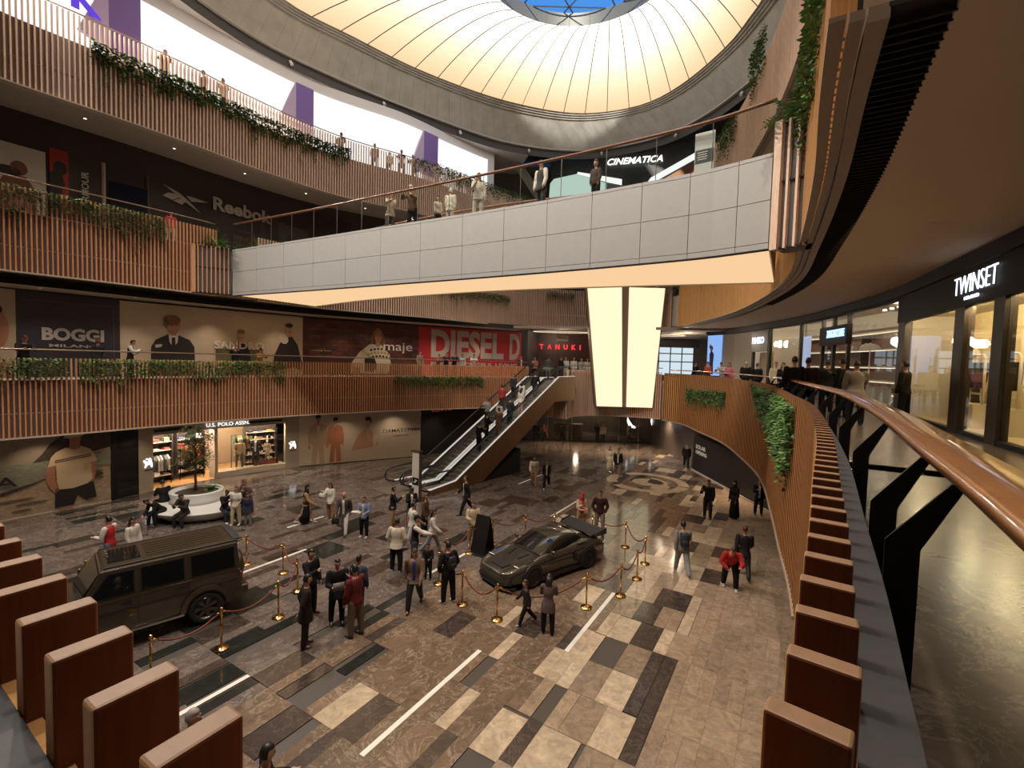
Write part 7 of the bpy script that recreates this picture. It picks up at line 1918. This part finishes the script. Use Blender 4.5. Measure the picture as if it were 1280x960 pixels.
add('abaya', 'woman in a long black robe and black headscarf at the right', (10.45, 21.4, G0), 250, 1.76, 'stand', hair='hijab', hijab=K, top=K, bottom=K, legs='longskirt', female=True)
add('wallm', 'dark figure at the far end of the black hoarding', (12.0, 31.6, G0), 200, 1.75, 'walk', top=K, bottom=K)
add('bpack', 'man in a grey hoodie and pale jeans with a dark backpack, walking away', (5.89, 15.45, G0), 5, 1.84, 'walk', top=(.22, .20, .185), bottom=(.24, .25, .25), shoe=(.2, .12, .08), fat=1.04)
add('redj', 'man in a red, white and black jacket bending forward as he walks', (7.07, 14.51, G0), 200, 1.80, 'crouch', hc='b', top=(.42, .03, .025), bottom=K, shoe=W_, fat=1.12)
add('dkh', 'person with brown hair in a dark top behind the one in the red jacket', (7.88, 15.3, G0), 20, 1.78, 'walk', hair='bun', hc='r', top=(.02, .018, .018), bottom=(.025, .022, .022), hem=.42)
add('boy', 'boy in a dark jacket striding left, in front of the coupe', (.55, 12.15, G0), 260, 1.22, 'walk', hc='b', top=(.025, .022, .018), bottom=K, shoe=(.3, .28, .25))
add('woman', 'woman in a long mauve-grey coat with dark hair, in front of the coupe, from behind', (1.09, 11.74, G0), 10, 1.55, 'phone', hair='long', top=(.10, .07, .065), bottom=K, hem=.38, female=True)
add('bf1', 'dark-haired person half hidden by the last fin at the bottom left', (-3.2, 6.05, G0), 60, 1.74, 'carry', top=K, bottom=K)
add('bf2', 'grey-haired person mostly hidden behind the wooden fin at the bottom left', (-4.62, 6.65, G0), 80, 1.74, 'one', hc='g', top=K, bottom=K)
add('bw', 'person in black and white half hidden by the orange fin wall on the right', (11.9, 22.0, G0), 200, 1.72, 'one', top=K, inner=W_, bottom=K)
add('und', 'figure in dark trousers and white shoes passing beneath the escalator', (.1, 29.5, G0), 80, 1.7, 'walk', top=K, bottom=K, shoe=W_)
# ---- escalators
def on_esc(key, label, s, t, f, h, pose='stand', **k):
    q = E0 + ED * s + ET * t
    add(key, label, (q.x, q.y, sz_(s + .02) + .045), f, h, pose, vox=.028, **k)
on_esc('e1', 'man in black alone, lowest on the right-hand escalator', 4.15, -.75, 40, 1.74, 'one', top=K, bottom=K)
on_esc('e2', 'man in a black suit with white cuffs, second from the bottom of the escalator', 5.0, -.95, 60, 1.74, 'carry', top=K, bottom=K, inner=W_)
on_esc('e3', 'person in a brown jacket and rust trousers seen from behind on the escalator', 5.5, -.45, 40, 1.76, 'stand', hc='b', top=BRN, bottom=(.20, .09, .05), fat=1.1)
on_esc('e4', 'person in a white shirt on the escalator above the brown jacket', 6.1, -.95, 40, 1.7, 'stand', top=W_, bottom=(.05, .05, .05))
on_esc('e5', 'wide figure in charcoal with a dark bag on the escalator', 6.6, -.5, 40, 1.7, 'carry', top=(.035, .035, .038), bottom=(.03, .03, .03), fat=1.2)
on_esc('e6', 'woman in a white top and pink trousers on the escalator', 7.6, -.45, 40, 1.68, 'stand', hair='long', top=W_, bottom=(.45, .25, .21), hem=.42, female=True)
on_esc('e7', 'woman in white with long dark hair higher on the escalator', 8.3, -.95, 40, 1.66, 'stand', hair='long', top=W_, bottom=(.06, .06, .07), female=True)
on_esc('e8', 'man in dark clothes near the top of the escalator', 9.25, -.6, 20, 1.76, 'walk', top=K, bottom=(.05, .05, .06))
on_esc('e9', 'person in grey, lowest on the left-hand escalator', 6.35, -2.2, 220, 1.7, 'one', top=(.28, .27, .26), bottom=K)
on_esc('e10', 'person in a red and white striped top on the left-hand escalator', 7.75, -2.2, 40, 1.7, 'stand', top=(.34, .04, .04), inner=W_, bottom=(.05, .03, .03))
on_esc('e11', 'dark figure near the top of the left-hand escalator', 8.95, -2.2, 220, 1.7, 'stand', top=(.03, .03, .04), bottom=K)
# ---- first floor
F1 = Z1L - .015
for key, lab, x, y, f, h, ps, kw in (
    ('l1a', 'man in a black tracksuit with white stripes leaning on the first floor rail, far left', -18.95, 18.15, 120, 1.75, 'rail', dict(hair='cap', hijab=(.1, .03, .03), top=K)),
    ('l1b', 'dark figure against the navy hoarding on the first floor', -17.75, 20.05, 100, 1.75, 'stand', dict(top=(.02, .016, .016), sk='d')),
    ('l1c', 'man in black vest and white sleeves, first floor, left of the dark suit print', -17.1, 20.95, 60, 1.74, 'phone', dict(top=K, sleevec=W_)),
    ('l1p', 'person taking a photo over the first floor rail, below the fair man poster', -14.6, 24.7, 150, 1.68, 'photo', dict(top=K, hair='bun')),
    ('l1d', 'child-sized person in tan leaning at the first floor rail', -13.9, 25.6, 110, 1.58, 'rail', dict(hair='cap', hijab=K, top=TAN)),
    ('l1e', 'person in a brown coat at the rail left of the red hoarding', -6.3, 31.85, 130, 1.75, 'stand', dict(top=(.26, .18, .12))),
    ('l1f', 'short person in a dark cap at the rail, left of the two men in black', -5.2, 32.55, 140, 1.6, 'rail', dict(top=(.14, .08, .07))),
    ('l1g', 'left of two men in black at the rail before the red hoarding', -4.68, 32.85, 150, 1.75, 'rail', dict(top=(.02, .022, .035))),
    ('l1h', 'right of two men in black at the rail before the red hoarding', -4.12, 33.15, 160, 1.78, 'rail', dict(top=(.02, .022, .035))),
    ('l1i', 'person in pale grey at the rail just right of the two men in black', -3.6, 33.45, 160, 1.64, 'stand', dict(top=(.42, .38, .34))),
    ('l1j', 'person in a white top and beige trousers at the rail before the red hoarding', -2.85, 33.95, 160, 1.7, 'rail', dict(top=W_, bottom=(.36, .28, .18))),
    ('la', 'person in a white shirt and dark jacket at the head of the left escalator', .65, 36.1, 170, 1.75, 'stand', dict(top=(.10, .03, .03), inner=W_)),
    ('lb', 'woman in a pale red top waiting at the head of the escalators', 1.75, 36.9, 190, 1.68, 'one', dict(hair='long', top=(.34, .14, .12), female=True)),
    ('lc', 'man in a grey jacket stepping off the escalator', 2.75, 35.9, 20, 1.78, 'stand', dict(top=(.06, .065, .07), bottom=(.10, .12, .14))),
    ('ld', 'tall man in black standing at the escalator landing', 3.75, 36.5, 60, 1.82, 'stand', dict(top=K)),
    ('le', 'person in white with a dark shoulder bag by the landing', 4.25, 37.2, 220, 1.75, 'one', dict(top=W_, bottom=W_)),
    ('lf', 'person in a white top and grey trousers right of the landing', 4.9, 37.6, 170, 1.75, 'stand', dict(top=W_, bottom=(.4, .36, .3))),
    ('lg', 'shorter person in pale grey behind the slatted rail by the pillar', 5.5, 37.6, 150, 1.68, 'stand', dict(top=(.4, .37, .34))),
    ('lh', 'person in cream just left of the lit pillar on the first floor', 6.05, 37.8, 190, 1.7, 'stand', dict(top=(.5, .45, .38)))):
    kw.setdefault('bottom', K)
    add(key, lab, (x, y, F1 if key[1] == '1' else Z1L - .095), f, h, ps, vox=.028, **kw)
F2 = Z1R + .003
for key, lab, x, y, f, h, ps, kw in (
    ('r1', 'dark figure farthest along the right-hand first floor rail', 12.9, 33.4, 150, 1.7, 'rail', dict(top=K)),
    ('r2', 'person in a red-orange jumper at the right-hand rail', 12.6, 30.2, 250, 1.74, 'stand', dict(top=(.38, .07, .03))),
    ('r3', 'man in a pale grey shirt at the right-hand rail', 12.95, 28.9, 230, 1.75, 'rail', dict(top=(.40, .36, .34), bottom=DEN)),
    ('r4', 'woman in a pink coat at the right-hand rail', 12.45, 26.9, 200, 1.70, 'stand', dict(hair='long', hc='r', top=(.46, .13, .19), female=True, hem=.42)),
    ('r5', 'bald man in black near the cream door at the right', 12.75, 25.6, 20, 1.75, 'stand', dict(hc='g', hair='bald', top=K, fat=1.1)),
    ('r6', 'short dark-haired man in black right of the bald man', 12.9, 24.7, 10, 1.68, 'stand', dict(top=K)),
    ('r7', 'person in a cream coat before the boutique glass', 13.2, 23.5, 200, 1.75, 'stand', dict(top=(.5, .4, .27), hem=.38)),
    ('r8', 'woman in black with long hair left of the men in suits', 12.4, 21.5, 190, 1.7, 'stand', dict(hair='long', top=K, inner=W_, female=True)),
    ('s1', 'leftmost of the men in black suits by the curved rail, from behind', 8.6, 14.3, 20, 1.82, 'stand', dict(top=K, hem=.44, fat=1.08)),
    ('s2', 'second man in a black suit by the curved rail, wide shouldered', 9.05, 14.35, 30, 1.80, 'stand', dict(top=(.016, .013, .013), hem=.44, fat=1.06)),
    ('s3', 'third man in a black suit, slightly farther from the rail', 10.55, 15.7, 20, 1.78, 'stand', dict(top=K, hem=.44, fat=1.1)),
    ('s4', 'man in black glancing left, between the suits and the grey jacket', 10.1, 14.3, 330, 1.80, 'one', dict(top=(.014, .012, .012), fat=1.05)),
    ('s5', 'man in a grey jacket with a folded paper, nearest by the curved rail', 9.15, 12.45, 25, 1.72, 'one', dict(top=(.23, .195, .16), hem=.45, fat=1.1)),
    ('s6', 'dark figure close to the shop front at the bronze corner mullion', 11.0, 13.1, 330, 1.75, 'stand', dict(top=(.02, .016, .014)))):
    kw.setdefault('bottom', K)
    add(key, lab, (x, y, F2), f, h, ps, vox=.02 if key[0] == 's' else .028, **kw)
# ---- footbridge and second floor
FB = 11.953
for key, lab, x, y, f, h, ps, kw in (
    ('b1', 'woman in a beige jacket and dark skirt at the bridge rail, leftmost', -5.10, 19.2, 150, 1.68, 'rail', dict(hair='bun', top=(.36, .29, .20), bottom=(.07, .06, .06), hem=.42, female=True)),
    ('b2', 'man in a flat cap, brown jumper and black trousers leaning on the bridge rail', -4.1, 18.75, 190, 1.78, 'rail', dict(hair='beret', hijab=(.4, .36, .3), top=(.10, .06, .035))),
    ('b3', 'small child with dark hair on the bridge beside the hooded child', -3.0, 18.1, 150, 1.18, 'stand', dict(hair='long', top=(.42, .36, .28), female=True)),
    ('b4', 'child in a pale hooded coat on the bridge', -2.5, 17.85, 20, 1.42, 'stand', dict(hair='hood', hijab=(.5, .45, .36), top=(.5, .45, .36), bottom=(.42, .37, .3), hem=.40)),
    ('b5', 'woman in a pale suit with long brown hair standing on the bridge', -1.40, 17.15, 170, 1.72, 'one', dict(hair='long', hc='b', top=(.46, .41, .34), bottom=(.44, .40, .33), hem=.44, female=True)),
    ('b6', 'man in a dark vest and white shirt on the bridge looking down', .8, 16.0, 230, 1.75, 'stand', dict(top=(.05, .045, .045), sleevec=W_, bottom=(.05, .045, .045), hem=.42)),
    ('b7', 'girl with long brown hair at the bridge rail, farthest right', 2.45, 14.95, 220, 1.34, 'stand', dict(hair='long', hc='b', top=(.07, .05, .04), female=True))):
    kw.setdefault('bottom', K)
    add(key, lab, (x, y, FB), f, h, ps, vox=.022, **kw)
add('l2red', 'child in a bright red coat and white trousers behind the second floor slats', (-16.35, 22.5, Z2 + .003), 120, 1.45, 'stand', top=(.5, .04, .06), bottom=W_, vox=.028)
# ---- top floor
for i, (x, y, f, h, ps, lab, kw) in enumerate((
    (-16.6, 22.55, 140, 1.75, 'rail', 'person in brown leaning on the top floor rail, leftmost', dict(top=(.14, .07, .05))),
    (-15.7, 23.95, 200, 1.72, 'stand', 'person in dark red behind the top floor rail', dict(top=(.10, .03, .03))),
    (-15.2, 24.75, 160, 1.75, 'rail', 'woman in a tan coat leaning on the top floor rail', dict(hair='bun', top=(.34, .22, .13), female=True, hem=.42)),
    (-11.15, 30.1, 10, 1.80, 'back', 'man in a dark jacket with his back to the top floor rail', dict(top=(.05, .045, .045), fat=1.1)),
    (-9.4, 31.35, 170, 1.70, 'stand', 'person in rust behind the top floor slats, left of the violet column', dict(top=(.22, .10, .06))),
    (-8.6, 31.95, 160, 1.45, 'stand', 'child in a cream jacket behind the top floor slats', dict(top=(.5, .42, .3))),
    (-7.9, 32.45, 170, 1.78, 'rail', 'man in a dark top leaning over the top floor rail by the violet column', dict(top=(.06, .045, .04))),
    (-7.15, 33.0, 200, 1.70, 'rail', 'person in a grey jacket crouched over the rail by the violet column', dict(top=(.09, .08, .08))),
    (-5.8, 34.2, 150, 1.72, 'stand', 'person in a white shirt right of the right violet column', dict(top=W_)),
    (-4.3, 35.8, 170, 1.72, 'stand', 'left of two people at the top floor rail above the ivy', dict(top=(.10, .08, .06))),
    (-3.75, 36.35, 180, 1.70, 'stand', 'right of two people at the top floor rail above the ivy', dict(top=(.12, .09, .05))),
    (3.0, 41.3, 170, 1.72, 'stand', 'left silhouette before the glowing cinema opening', dict(top=(.06, .05, .04))),
    (4.15, 41.65, 190, 1.72, 'one', 'right silhouette before the glowing cinema opening', dict(top=(.06, .05, .04))))):
    kw.setdefault('bottom', K)
    add('t%d' % i, lab, (x, y, Z3 + .003), f, h, ps, vox=.03, **kw)
# ---- shop mannequins
def mannequin(label, x, y, z, f, h, top, bottom, **k):
    person(label, (x, y, z), f, h, 'mann', 'w', 'none', top=top, bottom=bottom, shoe=W_, name='mannequin', cat='mannequin', vox=.028, **k)
mannequin('mannequin in a beige shirt and grey trousers, left in the clothes shop window', -15.75, 27.0, .3, 150, 1.8, (.48, .38, .25), (.22, .2, .17))
mannequin('mannequin in a dark suit jacket and white shirt, middle of the clothes shop window', -15.15, 27.65, .3, 160, 1.8, (.04, .035, .045), (.05, .05, .07), inner=W_)
mannequin('child-size mannequin in a cream dress, right in the clothes shop window', -14.65, 28.0, .62, 160, 1.2, (.55, .47, .35), (.55, .47, .35), legs='skirt')
q = fr(20.95, 4.75); mannequin('mannequin in an ivory jacket and dark skirt in the nearest boutique window', q.x, q.y, Z1R + .08, 240, 2.05, (.52, .44, .30), (.06, .05, .045), legs='skirt', female=True)
q = fr(20.1, 4.95); mannequin('mannequin in a black top half behind the ivory one in the boutique window', q.x, q.y, Z1R + .08, 250, 2.0, (.04, .032, .03), (.5, .42, .3), legs='longskirt', female=True)
# ---- things carried
def held(name, label, cat, key, side, shape, m, up=0.):
    _, hd_, M, inf = hands[key]
    p = hd_[side]
    o = shape(MB()).build(name, m, None, True); o.location = (p.x, p.y, p.z + up); o.rotation_euler = (0, 0, M.to_euler().z)
    tag(o, label, cat); return o
phone_m = mat('phone_black', (.01, .01, .012), .15); white_bag = mat('bag_white', (.62, .57, .5), .5); blackbag = mat('bag_black', (.015, .014, .014), .5)
bag = lambda w_, d, h: (lambda mb: mb.loft([[(-w_ * f_ / 2, -d / 2, z), (w_ * f_ / 2, -d / 2, z), (w_ * f_ / 2, d / 2, z), (-w_ * f_ / 2, d / 2, z)] for z, f_ in ((-h, 1), (-h * .6, 1.06), (-h * .1, .9), (0, .8))]).tube([(-w_ * .3, 0, -.01), (-w_ * .25, 0, .1), (w_ * .25, 0, .1), (w_ * .3, 0, -.01)], .012, 6))
held('handbag', 'small white handbag held by the woman in the white jacket', 'bag', 'whitej', 1, bag(.26, .12, .2), white_bag, -.02)
held('handbag', 'black bag in the hand of the bald man', 'bag', 'bald', 1, bag(.26, .12, .26), blackbag, -.05)
held('handbag', 'pale clutch bag at the arm of the woman in the black headscarf', 'bag', 'hijab1', 0, bag(.26, .1, .16), white_bag, -.03)
held('papers', 'bundle of white papers in the arms of the person in the blue top', 'paper', 'blue', 1, lambda mb: mb.box((0, .06, .04), (.34, .22, .03)).box((.03, .08, .07), (.28, .2, .025)), mat('paper_white', (.66, .62, .56), .7))
held('tablet', 'grey tablet held by the middle man of the talking group', 'tablet', 'mid', 1, lambda mb: mb.box((-.1, .03, .03), (.26, .03, .19)), mat('tablet_grey', (.22, .19, .17), .3))
held('phone', 'black phone in the hand of the woman in the mauve-grey coat', 'phone', 'woman', 1, lambda mb: mb.box((0, .02, .05), (.075, .012, .15)), phone_m)
held('phone', 'dark phone in the hands of the seated man on the planter bench', 'phone', 'sit3', 1, lambda mb: mb.box((0, .02, .03), (.075, .1, .012)), phone_m)
held('paper', 'white paper held by the woman on the right of the planter bench', 'paper', 'sit4', 1, lambda mb: mb.box((-.05, .05, .05), (.24, .18, .02)), mat('paper_white', (.66, .62, .56), .7))
held('paper', 'folded white paper in the hand of the man in the grey jacket', 'paper', 's5', 1, lambda mb: mb.box((.04, .04, .0), (.2, .26, .03)), mat('paper_white', (.66, .62, .56), .7))
held('pink_bag', 'round pink ring-handled bag on the arm of the woman in the red hood', 'bag', 'redhood', 1, lambda mb: mb.lathe([(.20, -.03), (.24, 0), (.20, .03), (.13, .03), (.13, -.03)], 16, 0, (0, 0, -.16), False), mat('bag_pink', (.42, .16, .11), .6))
held('camera_phone', 'white phone held up by the person at the first floor rail', 'phone', 'l1p', 1, lambda mb: mb.box((-.03, .02, .05), (.08, .012, .15)), mat('phone_white', (.6, .58, .55), .3))
def pack(key, label, m, w_=.30, h_=.44, d_=.16):
    _, _, M, i = hands[key]
    H = i['H']; c = i['pel'] + i['u'] * .19 * H - i['fwd'] * (.075 * H + d_ * .62)
    t = thing('backpack', label, 'bag', M @ c, M.to_euler().z)
    o = MB().loft([[(math.cos(q) * w_ / 2 * f_, math.sin(q) * d_ / 2 * g_, z) for q in (2 * math.pi * j / 14 for j in range(14))] for z, f_, g_ in ((-h_ / 2, .8, .6), (-h_ * .42, .98, 1.0), (0, 1.0, 1.1), (h_ * .35, .9, .9), (h_ / 2, .55, .5))]).build('pack_body', m, t, True)
    MB().loft([[(math.cos(q) * w_ * .36 * f_, -d_ * .5 + math.sin(q) * d_ * .28 * f_, z) for q in (2 * math.pi * j / 12 for j in range(12))] for z, f_ in ((-h_ * .38, .8), (-h_ * .3, 1), (-h_ * .05, 1), (0, .8))]).build('front_pocket', m, t, True)
    for s in (-1, 1): MB().tube([(s * .09, d_ * .3, h_ * .42), (s * .10, d_ * .3 + .10, h_ * .44), (s * .12, d_ * .3 + .06, .0), (s * .12, d_ * .2, -h_ * .35)], .018, 6).build('strap', m, t, True)
pack('bpack', 'dark backpack on the man in the grey hoodie', mat('pack_dark', (.022, .024, .03), .7))
pack('wshoe', 'black backpack on the young man with white shoes', mat('pack_black', (.014, .014, .015), .6), .28, .36, .13)
# ---- run the surface jobs in one pass
for o, v, it in JOBS:
    md = o.modifiers.new('r', 'REMESH'); md.mode = 'VOXEL'; md.voxel_size = v; md.use_smooth_shade = True
    m2 = o.modifiers.new('s', 'SMOOTH'); m2.factor = .5; m2.iterations = it
dg = bpy.context.evaluated_depsgraph_get(); dg.update()
for o, v, it in JOBS:
    me = bpy.data.meshes.new_from_object(o.evaluated_get(dg), depsgraph=dg)
    old = o.data
    if not me.materials: me.materials.append(old.materials[0])
    o.modifiers.clear(); o.data = me
    bpy.data.meshes.remove(old)
# ------------------------------------------------------------------ fit the lettering
bpy.context.view_layer.update()
for o, M, wd, h in FIT:
    xs = [v[0] for v in o.bound_box]; ys = [v[1] for v in o.bound_box]
    w0, h0 = max(xs) - min(xs), max(ys) - min(ys)
    sx = wd / w0; sy = (h / h0) if h else sx
    o.matrix_local = M @ Matrix.Diagonal((sx, sy, 1, 1)) @ Matrix.Translation((-min(xs), -min(ys) if h else 0, 0))
bpy.context.view_layer.update()
dg = bpy.context.evaluated_depsgraph_get()
for o, M, wd, h in FIT:      # lettering becomes plain geometry
    me = bpy.data.meshes.new_from_object(o.evaluated_get(dg), depsgraph=dg)
    n = bpy.data.objects.new(o.name, me); nm = o.name
    C.objects.link(n); n.parent = o.parent; n.matrix_local = o.matrix_local
    bpy.data.objects.remove(o); n.name = nm
